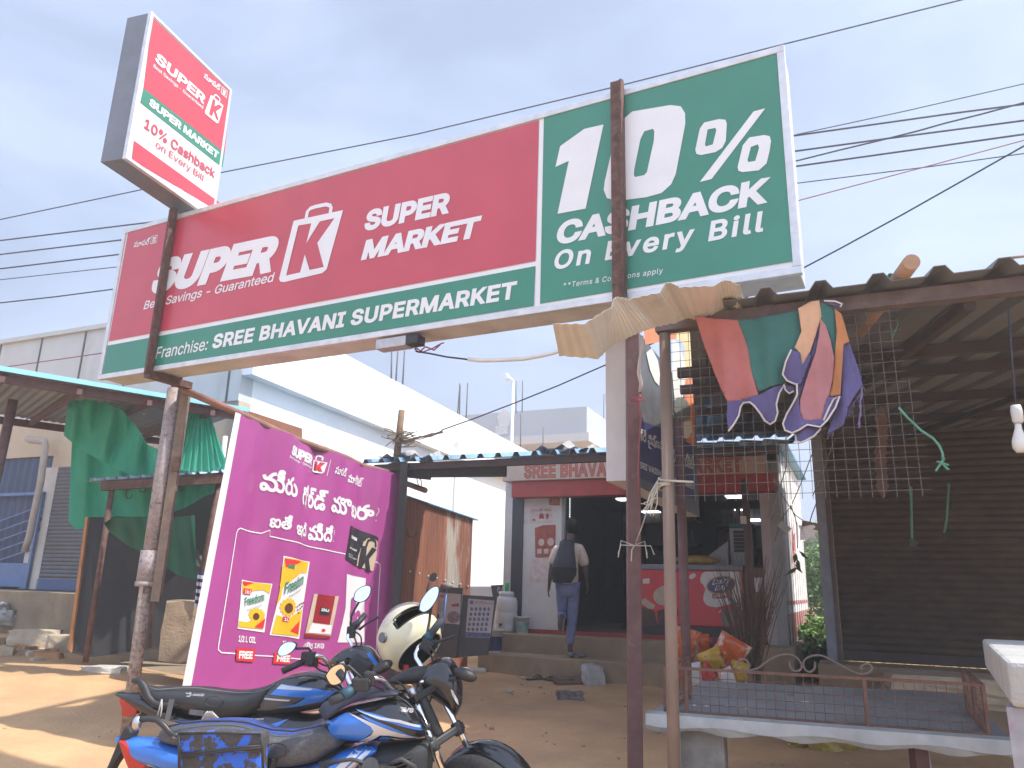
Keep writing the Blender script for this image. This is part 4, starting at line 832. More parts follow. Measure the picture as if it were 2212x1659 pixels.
# under-eave bits left
b = MB(); b.tube([k_(600, 985, 9.6), k_(740, 1035, 9.2)], .035, 8); b.build('pole_end', mat('brown_stick', (.2, .13, .08), .9), None, label='short brown pole end poking out beside the black post', cat='pole')
b = MB(); b.beam(k_(500, 915, 9.5), k_(770, 942, 9.1), .06, .05); b.build('rail_end', RUST, None, label='rusty rail end jutting out under the dark cross beam', cat='rail')
b = MB(); b.tube([k_(675, 905, 9.1), k_(678, 960, 9.1), k_(690, 1000, 9.1), k_(712, 1000, 9.1), k_(708, 960, 9.1), k_(695, 950, 9.1)], .006, 5); b.tube([k_(710, 905, 9.1), k_(712, 935, 9.1)], .006, 5); b.build('wire_hook', CABLE, None, label='black wire hook dangling from the rusty rail end', cat='hook')
# lights and furniture inside
LAMP = mat('lamp_glow', (.9, .9, .9), .5, emit=(1, 1, 1, 2.5))
for x_, y_, w_ in ((925, 548, 3.0), (1115, 642, 2.2), (1730, 528, 2.6), (1788, 628, 3.4), (1862, 703, 3.9)):
    c_ = S2.hit(z('R5', x_, y_)); r_ = (c_ - O0); zc_ = zF + .11; t_ = (zc_ - EYE) / r_.z; c_ = O0 + r_ * t_
    if not (12 < c_.y < 17): c_ = O0 + r_ * (14.5 / r_.y)
    b = MB(); b.box(c_, (.3, .3, .03), -AZ); tag(b.build('ceiling_lamp', LAMP, None), 'small square lamp glowing in the dark shop ceiling', 'lamp', 'ceiling lamps in the shop')
led = thing('led_strip', 'vertical strip of tiny white lights beside the shop door', 'light strip', tuple(S2.p3(0, pl_z)))
b = MB()
LP = Plane(S2.P + ND * .12, SD); lu = LP.uv(z('R5', 515, 600))[0]; zz = LP.uv(z('R5', 515, 480))[1]; n_led = 0
while zz > LP.uv(z('R5', 517, 815))[1]: b.ball(LP.p3(lu, zz), .008, 6); zz -= .036; n_led += 1
o = b.build('light_points', mat('led_glow', (.9, .95, 1), .5, emit=(.85, .95, 1, 2.2)), led); o['kind'] = 'stuff'
b = MB(); b.frame_box(LP.P, LP.d, -LP.n, lu - .02, lu + .02, .02, .04, pl_z + .1, zF); b.build('backing', DK, led)
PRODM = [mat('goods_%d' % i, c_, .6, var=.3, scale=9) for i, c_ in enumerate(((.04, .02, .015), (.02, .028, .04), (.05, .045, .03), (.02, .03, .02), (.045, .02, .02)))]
for k, (ua, ub, wv) in enumerate(((uD1 + .3, uD1 + 1.7, 2.6), (uD1 + 1.9, uD1 + 3.1, 3.4))):
    rk = thing('shelf_rack', ('dark shelf rack of goods behind the shop doorway' if k == 0 else 'dark shelf rack of goods deeper inside behind the freezer'), 'shelf', tuple(S2.p3((ua + ub) / 2, pl_z, -wv)))
    for j in range(5):
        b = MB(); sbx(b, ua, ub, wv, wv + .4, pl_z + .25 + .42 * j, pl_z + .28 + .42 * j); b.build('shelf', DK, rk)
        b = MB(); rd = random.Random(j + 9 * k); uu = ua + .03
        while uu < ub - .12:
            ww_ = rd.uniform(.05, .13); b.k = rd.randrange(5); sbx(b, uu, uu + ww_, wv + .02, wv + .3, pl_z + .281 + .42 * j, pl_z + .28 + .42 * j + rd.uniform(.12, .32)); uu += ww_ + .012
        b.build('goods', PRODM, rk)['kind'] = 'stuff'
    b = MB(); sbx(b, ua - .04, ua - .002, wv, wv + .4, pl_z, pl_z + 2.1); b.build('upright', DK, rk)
# freezer
fu_0, fu_1 = U2(1378, 1300)[0], U2(1605, 1300)[0]; fz_0 = U2(1500, 1352)[1]; fz_1 = U2(1500, 1232)[1]; fz_2 = U2(1500, 1219)[1]
frz = thing('ice_cream_freezer', 'red chest freezer with white splash and blue oval emblem at the shop front', 'freezer', tuple(S2.p3((fu_0 + fu_1) / 2, pl_z)))
FRED = mat('freezer_red', (.55, .02, .028), .35, var=.06)
b = sbx(MB(), fu_0, fu_1, .06, .75, fz_0, fz_1); b.build('body', FRED, frz, bevel=.01)
b = sbx(MB(), fu_0 - .01, fu_1 + .01, .05, .77, fz_1 + .002, fz_2); b.build('lid', mat('freezer_grey', (.17, .18, .20), .4, var=.1), frz, bevel=.015)
b = sbx(MB(), fu_0 + .05, fu_1 - .05, .1, .7, pl_z + .06, fz_0 - .002); b.build('base', BLACKP, frz)
FZ = Plane(S2.P + ND * .058, SD)
p = Print(FZ, .003); p.poly('R5', [(1515, 1082), (1768, 1080), (1795, 1370), (1755, 1345), (1720, 1318), (1690, 1322), (1650, 1330), (1600, 1345), (1555, 1340), (1520, 1325), (1500, 1295), (1500, 1260), (1515, 1210), (1500, 1180), (1480, 1160), (1476, 1130), (1490, 1095)], [(1392, 1128), (1400, 1105), (1425, 1094), (1446, 1098), (1440, 1120), (1415, 1138)], [(1612, 1380), (1625, 1362), (1660, 1358), (1640, 1390)], [(1052, 1135), (1104, 1130), (1104, 1168), (1055, 1170)]); p.done('white_splash', mat('freezer_white', (.55, .53, .50), .35, var=.05), frz)
el = lambda cx, cy, rx, ry, n_=28, ro=-.16: [(cx + rx * cos(a_) * cos(ro) - ry * sin(a_) * sin(ro), cy + rx * cos(a_) * sin(ro) + ry * sin(a_) * cos(ro)) for a_ in [2 * pi * t / n_ for t in range(n_)]]
p = Print(FZ, .005); p.poly('R5', el(1632, 1180, 112, 68)); p.done('gold_rim', mat('gold_print', (.40, .24, .07), .35, var=.1), frz)
p = Print(FZ, .007); p.poly('R5', el(1632, 1179, 102, 58)); p.done('blue_oval', mat('oval_blue', (.025, .022, .12), .35), frz)
p = Print(FZ, .009); p.text('R5', 'Dairy', (1562, 1180), (1695, 1160), (1580, 1140), .01); p.text('R5', 'Day', (1582, 1222), (1668, 1208), (1598, 1182), .01); p.done('emblem_lettering', VW, frz)
p = Print(FZ, .007); p.poly('R5', [(1565, 1245), (1640, 1252), (1705, 1238), (1704, 1268), (1640, 1280), (1566, 1278)]); p.done('ribbon', SRD, frz)
p = Print(FZ, .010); p.text('R5', 'LOTS OF FUN', (1575, 1272), (1698, 1264), (1576, 1254), .02); p.done('ribbon_lettering', VW, frz)
p = Print(FZ, .005); p.poly('R5', el(1215, 1258, 85, 72)); p.poly('R5', [(1040, 1290), (1070, 1275), (1145, 1330), (1135, 1355), (1100, 1355), (1050, 1320)]); p.done('ice_cream_print', mat('print_cream', (.46, .38, .27), .5, var=.2, scale=14), frz)
p = Print(FZ, .005); p.poly('R5', [(1040, 1340), (1140, 1370), (1160, 1480), (1040, 1480)]); p.poly('R5', [(1160, 1370), (1300, 1330), (1320, 1400), (1230, 1480), (1165, 1480)]); p.done('chocolate_print', mat('print_chocolate', (.07, .03, .02), .5, var=.3), frz)
p = Print(FZ, .006); p.poly('R5', [(1630, 1362), (1770, 1358), (1778, 1472), (1636, 1478)]); p.done('vent_grille', mat('grille', (.17, .16, .15), .6, var=.3, scale=40), frz)
# sack, board, cooler, carton around the freezer
c_ = FZ.hit(z('R5', 1410, 992)) + ND * .3; c_.z = fz_2 + .07; b = MB(); b.ball(c_, .3, 16, (1.25, .55, .26), Matrix.Rotation(-AZ, 3, 'Z'), jit=.03); b.build('yellow_sack', mat('yellow_sack', (.33, .22, .05), .7, var=.3, scale=14), None, label='yellow filled sack lying on the freezer lid', cat='sack')
b = MB(); b.prism([FZ.hit(z('R5', *p_)) + ND * .55 for p_ in ((1385, 1030), (1640, 838), (1645, 1030))], ND * .02); b.build('white_board', mat('grey_white_board', (.36, .35, .35), .7, var=.08), None, label='slanted grey white board standing behind the freezer', cat='board')
cu0, cu1 = U2(1577, 1180)[0], U2(1627, 1180)[0]; cz1 = U2(1600, 1139)[1]
cool = thing('air_cooler', 'white air cooler with teal top and dark slats behind the freezer', 'air cooler', tuple(S2.p3((cu0 + cu1) / 2, pl_z, -.95)))
CW = Plane(S2.P + ND * .95, SD); g0, g1 = [CW.uv((x_, 1180))[0] for x_ in (1577, 1627)]; gz1 = CW.uv((1600, 1140))[1]; gz2 = CW.uv((1600, 1129))[1]
b = MB(); b.frame_box(CW.P, CW.d, -CW.n, g0, g1, 0, .5, pl_z, gz1); b.build('body', mat('cooler_white', (.46, .46, .46), .5, var=.05), cool, bevel=.015)
b = MB(); b.frame_box(CW.P, CW.d, -CW.n, g0, g1, -.01, .5, gz1 + .001, gz2); b.build('top', mat('teal_plastic', (.03, .16, .17), .5), cool, bevel=.02)
for k in range(6):
    b = MB(); zz = CW.uv(z('R5', 1750, 788 + 27 * k))[1]; b.frame_box(CW.P, CW.d, CW.n, g0 + .06, g1 - .1, .001, .012, zz - .03, zz + .02); b.build('slat', mat('brown_grille', (.08, .05, .05), .6), cool)
b = MB(); CBP = Plane(S2.P + ND * .25, SD); cc = CBP.hit(z('R5', 1905, 1195)); b.box(cc, (.36, .3, .55), -AZ + .15, ); b.build('carton', mat('cardboard', (.22, .14, .08), .85, var=.15), None, label='brown cardboard carton beside the freezer under a white paper', cat='carton', bevel=.01)
b = MB(); cp_ = cc + S2.n * .19 + ZUP * .03; b.box(cp_, (.17, .004, .2), -AZ + .15); b.build('paper_slip', VW, None, label='white paper slip stuck on the brown carton', cat='paper')
b = MB(); c2_ = Plane(S2.P + ND * .3, SD).hit(z('R5', 1900, 1340)); b.box((c2_.x, c2_.y, pl_z + .3), (.5, .4, .6), -AZ); b.build('dark_red_box', mat('dark_red_box', (.13, .03, .035), .7, var=.25), None, label='dark red box standing under the brown carton', cat='box', bevel=.01)
# verandah pole in front of the freezer, broom
YV = 10.2
b = MB(); b.tube([Vector((U(z('R5', 1868, 1390), YV).x, YV, .15)), U(z('R5', 1800, 400), YV)], .05, 10); b.build('verandah_pole', mat('dark_brown_pole', (.10, .06, .05), .7, var=.3, scale=10), None, label='dark brown pole leaning in front of the freezer end', cat='pole')
b = MB(); b.box(U(z('R5', 1793, 700), YV - .08), (.07, .05, .1)); b.build('switch_box', mat('cream_plastic', (.5, .45, .38), .5), None, label='small cream switch tied to the dark brown pole', cat='switch')
b = MB(); rd = random.Random(4); base = U(z('R7', 480, 1040), 9.6)
for i in range(130):
    a_ = rd.uniform(-.34, .40); l_ = rd.uniform(.75, 1.35); p0_ = base + Vector((rd.uniform(-.12, .12), rd.uniform(-.1, .1), rd.uniform(-.05, .1))); d_ = Vector((sin(a_), rd.uniform(-.2, .2), cos(a_)))
    b.tube([p0_, p0_ + d_ * l_ * .5, p0_ + d_ * l_ + Vector((rd.uniform(-.08, .08), 0, 0))], [.006, .005, .002], 4, False)
b.build('twig_broom', mat('broom_twig', (.14, .085, .055), .9, var=.3), None, label='bundle of brown broom twigs standing by the freezer end', cat='broom')
# ---------------------------------------------------------------- boards, drum, buckets, mop at the left of the steps
def bucket(name, label, c, r, h, body, band=None, grp=None):
    t_ = thing(name, label, 'bucket', tuple(c), grp)
    b = MB(); b.lathe(c, [(r * .84, 0), (r * .86, .01), (r, h * .93), (r * 1.05, h * .93), (r * 1.05, h), (r * .97, h), (r * .82, .03)], 24, cap=(True, True)); b.build('shell', body, t_)
    if band: b = MB(); b.lathe(c, [(r * (.845 + .155 * t2) + .003, h * t2) for t2 in (.1, .3, .5, .7)], 24, cap=(False, False)); b.build('label_band', band, t_)
    return t_
PBL = mat('bucket_white', (.50, .48, .46), .5, var=.1, scale=6)
cB = S0.hit(z('R4', 1500, 945)) + ND * .2; cB.z = step_z; sc_ = (S0.hit(z('R4', 1560, 900)) - S0.hit(z('R4', 1442, 900))).length / 2
bucket('paint_bucket', 'white paint bucket with dark blue label standing on the lower step', cB, sc_ * .92, sc_ * 2.2, PBL, mat('label_navy', (.02, .03, .10), .5, var=.2, scale=9, col2=(.35, .20, .06), thr=(.62, .68), scale2=7))
cB = S1.hit(z('R4', 1678, 812)) + ND * .25; cB.z = pl_z; sc_ = (S1.hit(z('R4', 1718, 770)) - S1.hit(z('R4', 1634, 770))).length / 2
bucket('paint_bucket', 'small white bucket with faded teal label on the plinth beside the drum', cB, sc_, sc_ * 2.2, PBL, mat('label_teal', (.22, .32, .30), .5, var=.4, scale=12))
cD = S1.hit(z('R4', 1566, 812)) + ND * .3; cD.z = pl_z; rD = (S1.hit(z('R4', 1632, 720)) - S1.hit(z('R4', 1500, 720))).length / 2; hD = rD * 2 * 1.62
drum = thing('water_drum', 'white plastic water drum with a green tumbler on its lid', 'drum', tuple(cD))
b = MB(); b.lathe(cD, [(rD * .93, 0), (rD, .04), (rD, hD * .2), (rD * .98, hD * .22), (rD, hD * .24), (rD, hD * .5), (rD * .98, hD * .52), (rD, hD * .54), (rD, hD * .8), (rD * .9, hD * .9), (rD * .62, hD * .95)], 28); b.build('barrel', mat('milky_plastic', (.52, .51, .50), .45, var=.06), drum)
b = MB(); b.lathe(cD + ZUP * hD * .95, [(rD * .68, 0), (rD * .68, .05), (rD * .6, .07)], 24); b.build('lid', mat('lid_white', (.55, .54, .53), .45), drum)
b = MB(); tpc = cD + S1.n * rD * .98 + ZUP * .12; b.tube([tpc, tpc + S1.n * .06], .015, 8); b.tube([tpc + S1.n * .055 + ZUP * .02, tpc + S1.n * .055 - ZUP * .03], .012, 8); b.build('tap', BLACKP, drum)
b = MB(); tc_ = cD + ZUP * (hD * .95 + .071); b.lathe(tc_, [(rD * .17, 0), (rD * .21, .13)], 16); b.build('tumbler', mat('green_plastic', (.02, .35, .08), .4), None, label='bright green plastic tumbler upside down on the drum lid', cat='tumbler')
GBD = mat('slate_board', (.075, .075, .08), .7, var=.2, scale=5)
B1 = Plane(U(z('R4', 1250, 960), 11.3), SD)
nb1 = thing('notice_board', 'dark grey board with a red headed school poster leaning behind the helmet', 'board', tuple(B1.hit(z('R4', 1250, 965))))
b = MB(); b.prism([B1.hit(z('R4', *p_)) for p_ in ((1120, 960), (1302, 965), (1345, 520), (1165, 515))], ND * .03); b.build('panel', GBD, nb1)
p = Print(B1, .004); p.poly('R4', [(1140, 546), (1335, 560), (1325, 752), (1135, 737)]); p.done('poster', mat('poster_paper', (.48, .45, .45), .7, var=.06), nb1)
p = Print(B1, .008); p.text('R4', 'A SRI U', (1185, 578), (1245, 584), (1187, 560), .03); p.poly('R4', [(1275, 625), (1322, 618), (1322, 638), (1276, 640)]); p.done('poster_red_print', mat('poster_red_ink', (.30, .06, .08), .7), nb1)
p = Print(B1, .008); p.poly('R4', el(1288, 706, 40, 38, 24, 0)); [p.line('R4', [(1160, 606 + 14 * k), (1230, 610 + 14 * k)], .006) for k in range(5)]; p.done('poster_grey_print', mat('poster_grey', (.20, .17, .20), .7, var=.5, scale=20), nb1, join=True)
for k in range(2):
    p = Print(B1, .01); p.poly('R4', el(1167 + 24 * k, 694, 8, 9, 14, 0), [(1157 + 24 * k, 715), (1177 + 24 * k, 715), (1174 + 24 * k, 702), (1160 + 24 * k, 702)]); p.done('poster_portrait', mat('portrait_ink', (.10, .06, .07), .7), nb1)
B2 = Plane(U(z('R4', 1400, 955), 11.2), SD)
nb2 = thing('notice_board', 'dark grey board with a poster of small blue portraits beside the water drum', 'board', tuple(B2.hit(z('R4', 1400, 955))))
b = MB(); b.prism([B2.hit(z('R4', *p_)) for p_ in ((1308, 962), (1500, 945), (1560, 578), (1345, 565))], ND * .03); b.build('panel', GBD, nb2)
p = Print(B2, .004); p.poly('R4', [(1380, 588), (1545, 602), (1520, 836), (1362, 832)]); p.done('poster', mat('poster_paper', (.48, .45, .45), .7, var=.06), nb2)
p = Print(B2, .008)
for r_ in range(5):
    for k in range(5): p.poly('R4', el(1403 - 5 * r_ + 27 * k, 655 + 32 * r_, 9, 12, 14, 0))
p.poly('R4', [(1366, 800), (1522, 806), (1520, 834), (1363, 830)]); p.poly('R4', el(1402, 612, 13, 13, 16, 0)); p.done('portrait_print', mat('portrait_blue', (.10, .13, .26), .7, var=.5, scale=30), nb2, join=True)
p = Print(B2, .008); p.text('R4', 'హైమ శ్రీ ట్యూషన్', (1420, 622), (1540, 632), (1422, 600), .0, True); p.done('poster_red_print', mat('poster_red_ink', (.30, .06, .08), .7), nb2)
mop = thing('mop', 'mop with a light blue stick leaning on the notice board', 'mop', tuple(lie('R4', 1225, 800)))
b = MB(); b.tube([U(z('R4', 1215, 790), 11.0), U(z('R4', 1245, 520), 11.1)], .014, 8); b.build('stick', mat('blue_stick', (.08, .22, .55), .5), mop)
b = MB(); b.ball(U(z('R4', 1247, 508), 11.1), .085, 12, (1.1, 1, .55), jit=.1); b.build('mop_head', mat('grey_cotton', (.25, .22, .21), .9, var=.3), mop)
# white parapet with a dark lettered board left of the shop
LW = Plane(U(z('R4', 1500, 590), 13.6), SD)
b = MB(); b.prism([LW.hit(z('R4', *p_)) for p_ in ((1300, 900), (1640, 900), (1640, 510), (1380, 512))], ND * .12); b.build('low_wall', mat('white_lime_wall', (.7, .7, .69), .9), None, label='low white wall beside the shop behind the notice boards', cat='wall')
lb_ = thing('lettered_board', 'small dark board with white letters left of the shop pillar', 'board', tuple(LW.hit(z('R4', 1570, 570))))
p = LW; b = MB(); b.prism([LW.hit(z('R4', *p_)) + LW.n * .03 for p_ in ((1530, 505), (1618, 500), (1618, 585), (1545, 590))], LW.n * .02); b.build('panel', GBD, lb_)
p = Print(LW, .054); p.text('R4', 'ల అ', (1570, 552), (1618, 550), (1572, 515), .0, True); p.done('lettering', VW, lb_)
lie0 = lie
def lie(k, x, y, zoff=0.0):
    P = lie0(k, x, y, zoff); F_ = S0.hit(z(k, x, y)); lim = (P - S0.P).dot(S0.n)
    if lim < .22:
        P = Plane(S0.P + S0.n * .22, SD).hit(z(k, x, y)); P.z = gz(P.x, P.y) + zoff
    return P
# footwear and litter on the ground before the steps
def slipper(label, P, rz, m, L_=.27, grp=None):
    t_ = thing('slipper', label, 'slipper', tuple(P), grp); R = Matrix.Rotation(rz, 3, 'Z'); out = []
    prof = [(-.5, .30), (-.38, .40), (-.15, .36), (.1, .42), (.32, .46), (.46, .36), (.5, .15)]
    rg = [P + R @ Vector((x_ * L_, y_ * .28 * L_ / .27 * .27, 0)) for x_, y_ in prof] + [P + R @ Vector((x_ * L_, -y_ * .28 * .27, 0)) for x_, y_ in prof[::-1]]
    b = MB(); b.prism([v + ZUP * .004 for v in rg], ZUP * .02); b.build('sole', m, t_)
    b = MB(); tq = P + R @ Vector((.3 * L_, 0, .026))
    for s_ in (-1, 1): b.tube([tq, P + R @ Vector((.12 * L_, s_ * .035, .075)), P + R @ Vector((-.12 * L_, s_ * .045, .026))], .008, 6)
    b.build('strap', BLACKP, t_); return t_
SLM = mat('brown_rubber', (.07, .05, .04), .8, var=.3)
P_ = lie('R4', 1810, 1105); slipper('brown slipper lying left of its pair before the steps', P_, .4, SLM, .3)
P_ = lie('R4', 1895, 1080); slipper('brown slipper turned askew at the right of the pair before the steps', P_, -.7, SLM, .3)
P_ = lie('R4', 2050, 1075); b = MB(); b.rock(P_ + ZUP * .03, (.55, .3, .1), .2, .2, 51); b.build('brown_sack', mat('brown_sack', (.16, .10, .07), .9, var=.3), None, label='flattened dark brown sack on the earth at the right of the slippers', cat='sack')
P_ = lie('R4', 2165, 1075); b = MB(); b.rock(P_ + ZUP * .12, (.27, .2, .27), .4, .14, 52); b.build('plastic_bag', mat('white_plastic_bag', (.42, .42, .43), .4, var=.2), None, label='crumpled white plastic bag standing on the earth before the steps', cat='bag')
P_ = lie('R4', 2020, 1225); b = MB(); b.rock(P_ + ZUP * .04, (.3, .14, .1), .2, .2, 53); b.build('wrapper', mat('dark_wrapper', (.14, .12, .12), .5, var=.7, scale=18), None, label='dark crumpled wrapper lying alone in the shaded yard', cat='wrapper')
P_ = lie('R4', 1350, 990); b = MB(); b.rock(P_ + ZUP * .03, (.6, .3, .1), .1, .15, 54); b.build('paper_sheet', mat('pale_paper', (.45, .43, .40), .8, var=.2), None, label='crumpled pale paper under the dark notice boards', cat='paper')
for i, (k_2, x_, y_) in enumerate((('R4', 1725, 1090), ('R4', 1640, 1180), ('R7', 540, 1635), ('R7', 1060, 1625), ('R7', 1240, 1640), ('R7', 790, 1060))):
    P_ = lie(k_2, x_, y_) if k_2 == 'R4' else G(z(k_2, x_, y_), .03); b = MB(); b.rock(P_ + ZUP * .02, (.13 if i > 1 else .06, .08, .03), i, .2, 60 + i); b.build('paper_scrap', mat('pale_paper', (.45, .43, .40), .8), None, label='small pale paper scrap lying on the shaded earth', cat='paper', group='paper scraps on the earth')
# ---------------------------------------------------------------- shuttered shop behind the stall
SPL = Plane(G((1820, 1424), .62), SD)
sq = thing('shuttered_shop', 'shop with a closed brown rolling shutter behind the fruit stall', 'building', tuple(SPL.hit((1950, 1430))))
u_l = SPL.uv((1771, 1200))[0]; u_j = SPL.uv((1812, 1300))[0]; u_r = u_j + 4.2; z_b = SPL.uv((1950, 1428))[1]; z_t = SPL.uv((2020, 934))[1]
si = -SPL.n
BSH = mat('brown_shutter', (.075, .052, .038), .65, .25, var=.25, scale=5, bump=.1, col2=(.14, .10, .05), thr=(.5, .8), scale2=1.6, stretch=(1, 1, 2))
b = MB(); shutter(b, SPL.P, SPL.d, SPL.n, u_j, u_r, z_b, z_t, .09, .02); b.build('rolling_shutter', BSH, sq)
b = MB(); b.frame_box(SPL.P, SPL.d, si, u_j, u_r, -.03, .03, z_b - .03, z_b + .09); b.build('bottom_rail', mat('shutter_rail', (.07, .05, .045), .6, .2), sq)
b = MB(); b.frame_box(SPL.P, SPL.d, si, u_l + .13, u_j - .002, -.06, .25, -.1, z_t + .4); b.build('jamb', mat('brown_plaster', (.13, .10, .085), .85, var=.2, col2=(.2, .16, .13), thr=(.5, .8)), sq)
b = MB(); b.frame_box(SPL.P, SPL.d, si, u_l, u_l + .128, -.05, 1.8, -.1, z_t + .15); b.build('side_wall', mat('bluegrey_plaster', (.28, .30, .36), .8, var=.15), sq)
b = MB(); b.frame_box(SPL.P, SPL.d, si, u_j, u_r, .0, .2, z_t, z_t + .7); b.build('lintel', mat('dark_plaster', (.10, .085, .075), .9), sq)
b = MB(); b.frame_box(SPL.P, SPL.d, si, u_l - .1, u_r, -.7, -.04, -.1, z_b - .035); b.build('plinth', CONCB, sq, bevel=.02)
b = MB(); b.frame_box(SPL.P, SPL.d, si, u_r, u_r + 1.5, -.1, .3, -.1, z_t + .5); b.build('right_wall', mat('dark_plaster', (.10, .085, .075), .9), sq)
for i, (x_, y_, s_) in enumerate(((1690, 1062, (1.35, .8, .2)), (1700, 1135, (1.5, .8, .14)))):
    P_ = SPL.hit(z('R7', x_, y_)) + SPL.n * 1.3; b = MB(); b.rock(P_, s_, -AZ, .05, 70 + i); b.build('stone_slab', STONE, None, label=('upper sunlit yellow stone slab before the brown shutter' if i == 0 else 'lower sunlit yellow stone slab before the brown shutter'), cat='stone')
b = MB(); P_ = SPL.hit(z('R7', 1690, 1250)) + SPL.n * 1.3; b.box((P_.x, P_.y, .3), (1.2, .7, .5), -AZ); b.build('brick_pier', CONCB, None, label='brown brick pier under the sunlit stone slabs', cat='pier', bevel=.03)
# ---------------------------------------------------------------- stall roof
FR = Plane(U((1418, 705), 3.85), SD)
zb_ = FR.uv((1420, 706))[1]; ubl = FR.uv((1418, 706))[0]
stall = thing('stall_roof', 'brown ribbed tin roof of the roadside stall reaching back to the shutter', 'roof', tuple(FR.p3(1.2, zb_)))
b = MB(); b.frame_box(FR.P, SD, ND, ubl, ubl + 7.4, -.035, .035, zb_ - .035, zb_ + .035); b.build('front_beam', mat('weathered_beam', (.125, .092, .085), .75, .1, var=.25, scale=10, bump=.15, col2=(.19, .15, .13), thr=(.55, .8)), stall)
OL = FR.p3(FR.uv((1500, 690))[0], zb_ + .04, .16); dep = (SPL.P - FR.P).dot(-FR.n) + .2; rise = (z_t + .05) - OL.z
STIN = mat('stall_tin', (.17, .172, .175), .6, .1, var=.15, scale=3, bump=.05, col2=(.14, .125, .115), thr=(.5, .8), scale2=2)
BD = Vector((sin(radians(14)), cos(radians(14)), 0)); alv = BD * (dep / cos(radians(10))) + ZUP * rise
b = MB(); corr(b, OL, SD, alv, 28, .25, .042); b.build('roof_sheet', STIN, stall, solid=.004)
for yy in (733, 784, 853, 902):
    best = min((abs(V(OL + SD * 1.8 + alv * t_)[1] - yy), t_) for t_ in [k * .01 for k in range(5, 100)])[1]
    b = MB(); P_ = OL + alv * best - ZUP * .05; b.beam(P_ - SD * .1, P_ + SD * 6.9, .05, .07); b.build('purlin', mat('dark_brown_steel', (.06, .042, .04), .7, .1, var=.2), stall)
for k in range(2):
    b = MB(); P_ = OL + SD * (1.3 + 1.5 * k) - ZUP * .1; b.beam(P_ + alv * .03, P_ + alv * .97, .05, .05); b.build('rafter', mat('dark_brown_steel', (.06, .042, .04), .7, .1, var=.2), stall)
TANP = mat('tan_pipe', (.23, .165, .125), .75, .1, var=.3, scale=9, bump=.2, col2=(.13, .08, .065), thr=(.5, .75), stretch=(1, 1, .3))
xp_ = FR.uv((1442, 1200))[0]; P_ = FR.p3(xp_, 0)
b = MB(); b.tube([FR.p3(xp_, -.05), FR.p3(FR.uv((1436, 720))[0], zb_ - .045)], .03, 14); b.build('stall_post', TANP, None, label='tan round pipe post under the left end of the stall roof beam', cat='post')
b = MB(); xr_ = FR.uv((2300, 1200))[0]; b.tube([FR.p3(ubl + 2.65, -.05), FR.p3(ubl + 2.65, zb_ - .045)], .03, 14); b.build('stall_post', TANP, None, label='pipe post at the right end of the stall roof beam', cat='post') if False else None
# bent cream sheet overhanging the left corner
CRT = mat('cream_tin', (.80, .79, .75), .36, .3, var=.08, scale=3, col2=(.45, .41, .34), thr=(.6, .85), scale2=2)
b = MB()
def dense(pl, n_=7): return [(lerp(pl[i][0], pl[i + 1][0], k / n_), lerp(pl[i][1], pl[i + 1][1], k / n_) - 2.2 * (k % 2)) for i in range(len(pl) - 1) for k in range(n_)] + [pl[-1]]
def ruled(top, bot, Ya, Yb):
    top, bot = dense(top), dense(bot)
    b.grid([[U(p_, lerp(Ya, Yb, j / 5) if not isinstance(Ya, tuple) else 0) if False else U((lerp(a_[0], c_[0], j / 5), lerp(a_[1], c_[1], j / 5)), lerp(Ya, Yb, j / 5)) for a_, c_ in zip(top, bot)] for j in range(6)], False)
ruled(q('R6', [(345, 312), (535, 270), (570, 212), (600, 208), (665, 238), (880, 228), (935, 194), (975, 194), (1025, 222), (1045, 218)]), q('R6', [(500, 492), (640, 462), (690, 440), (715, 436), (760, 452), (880, 438), (940, 410), (985, 405), (1030, 420), (1085, 388)]), 3.35, 3.75)
b.build('cream_sheet', CRT, stall, solid=.0012)
b = MB()
ruled(q('R6', [(-140, 470), (60, 468), (230, 362), (240, 318), (262, 300), (345, 312)]), q('R6', [(-100, 672), (148, 690), (235, 608), (330, 560), (420, 520), (500, 492)]), 3.45, 3.8)
b.build('bent_sheet', CRT, stall, solid=.0012)
# ---------------------------------------------------------------- wire mesh panel
WIRE = mat('grey_wire', (.18, .16, .15), .6, .4, var=.2)
wm = thing('wire_mesh_panel', 'square welded wire mesh panel hanging under the stall roof beam', 'mesh', tuple(FR.p3(1.3, 1.9)))
m0 = FR.uv((1452, 900))[0]; m1 = FR.uv((1962, 900))[0]; mt = FR.uv((1460, 722))[1]; mb_ = (FR.uv((1460, 1074))[1] + FR.uv((1900, 1074))[1]) / 2
b = MB(); k = 0; rd = random.Random(8)
n_c = int((m1 - m0) / .05)
for i in range(n_c + 2):
    uu = m0 + .05 * i; tz_ = mt if i < n_c + 1 else mt - .36; w1 = rd.uniform(-.003, .003)
    b.tube([FR.p3(uu + w1, tz_ + .02, .0), FR.p3(uu, (mt + mb_) / 2, .004 * sin(i)), FR.p3(uu - w1, mb_ - .012, .0)], .0014, 4, False)
zz = mt; j = 0
while zz > mb_ - .01:
    ex = .05 if zz < mt - .36 else .0
    b.tube([FR.p3(m0 - .01, zz + .002 * sin(j), .003), FR.p3((m0 + m1) / 2, zz + .004 * sin(j * 2.1), .003), FR.p3(m1 + .01 + ex, zz, .003)], .0014, 4, False); zz -= .05; j += 1
b.build('wires', WIRE, wm)
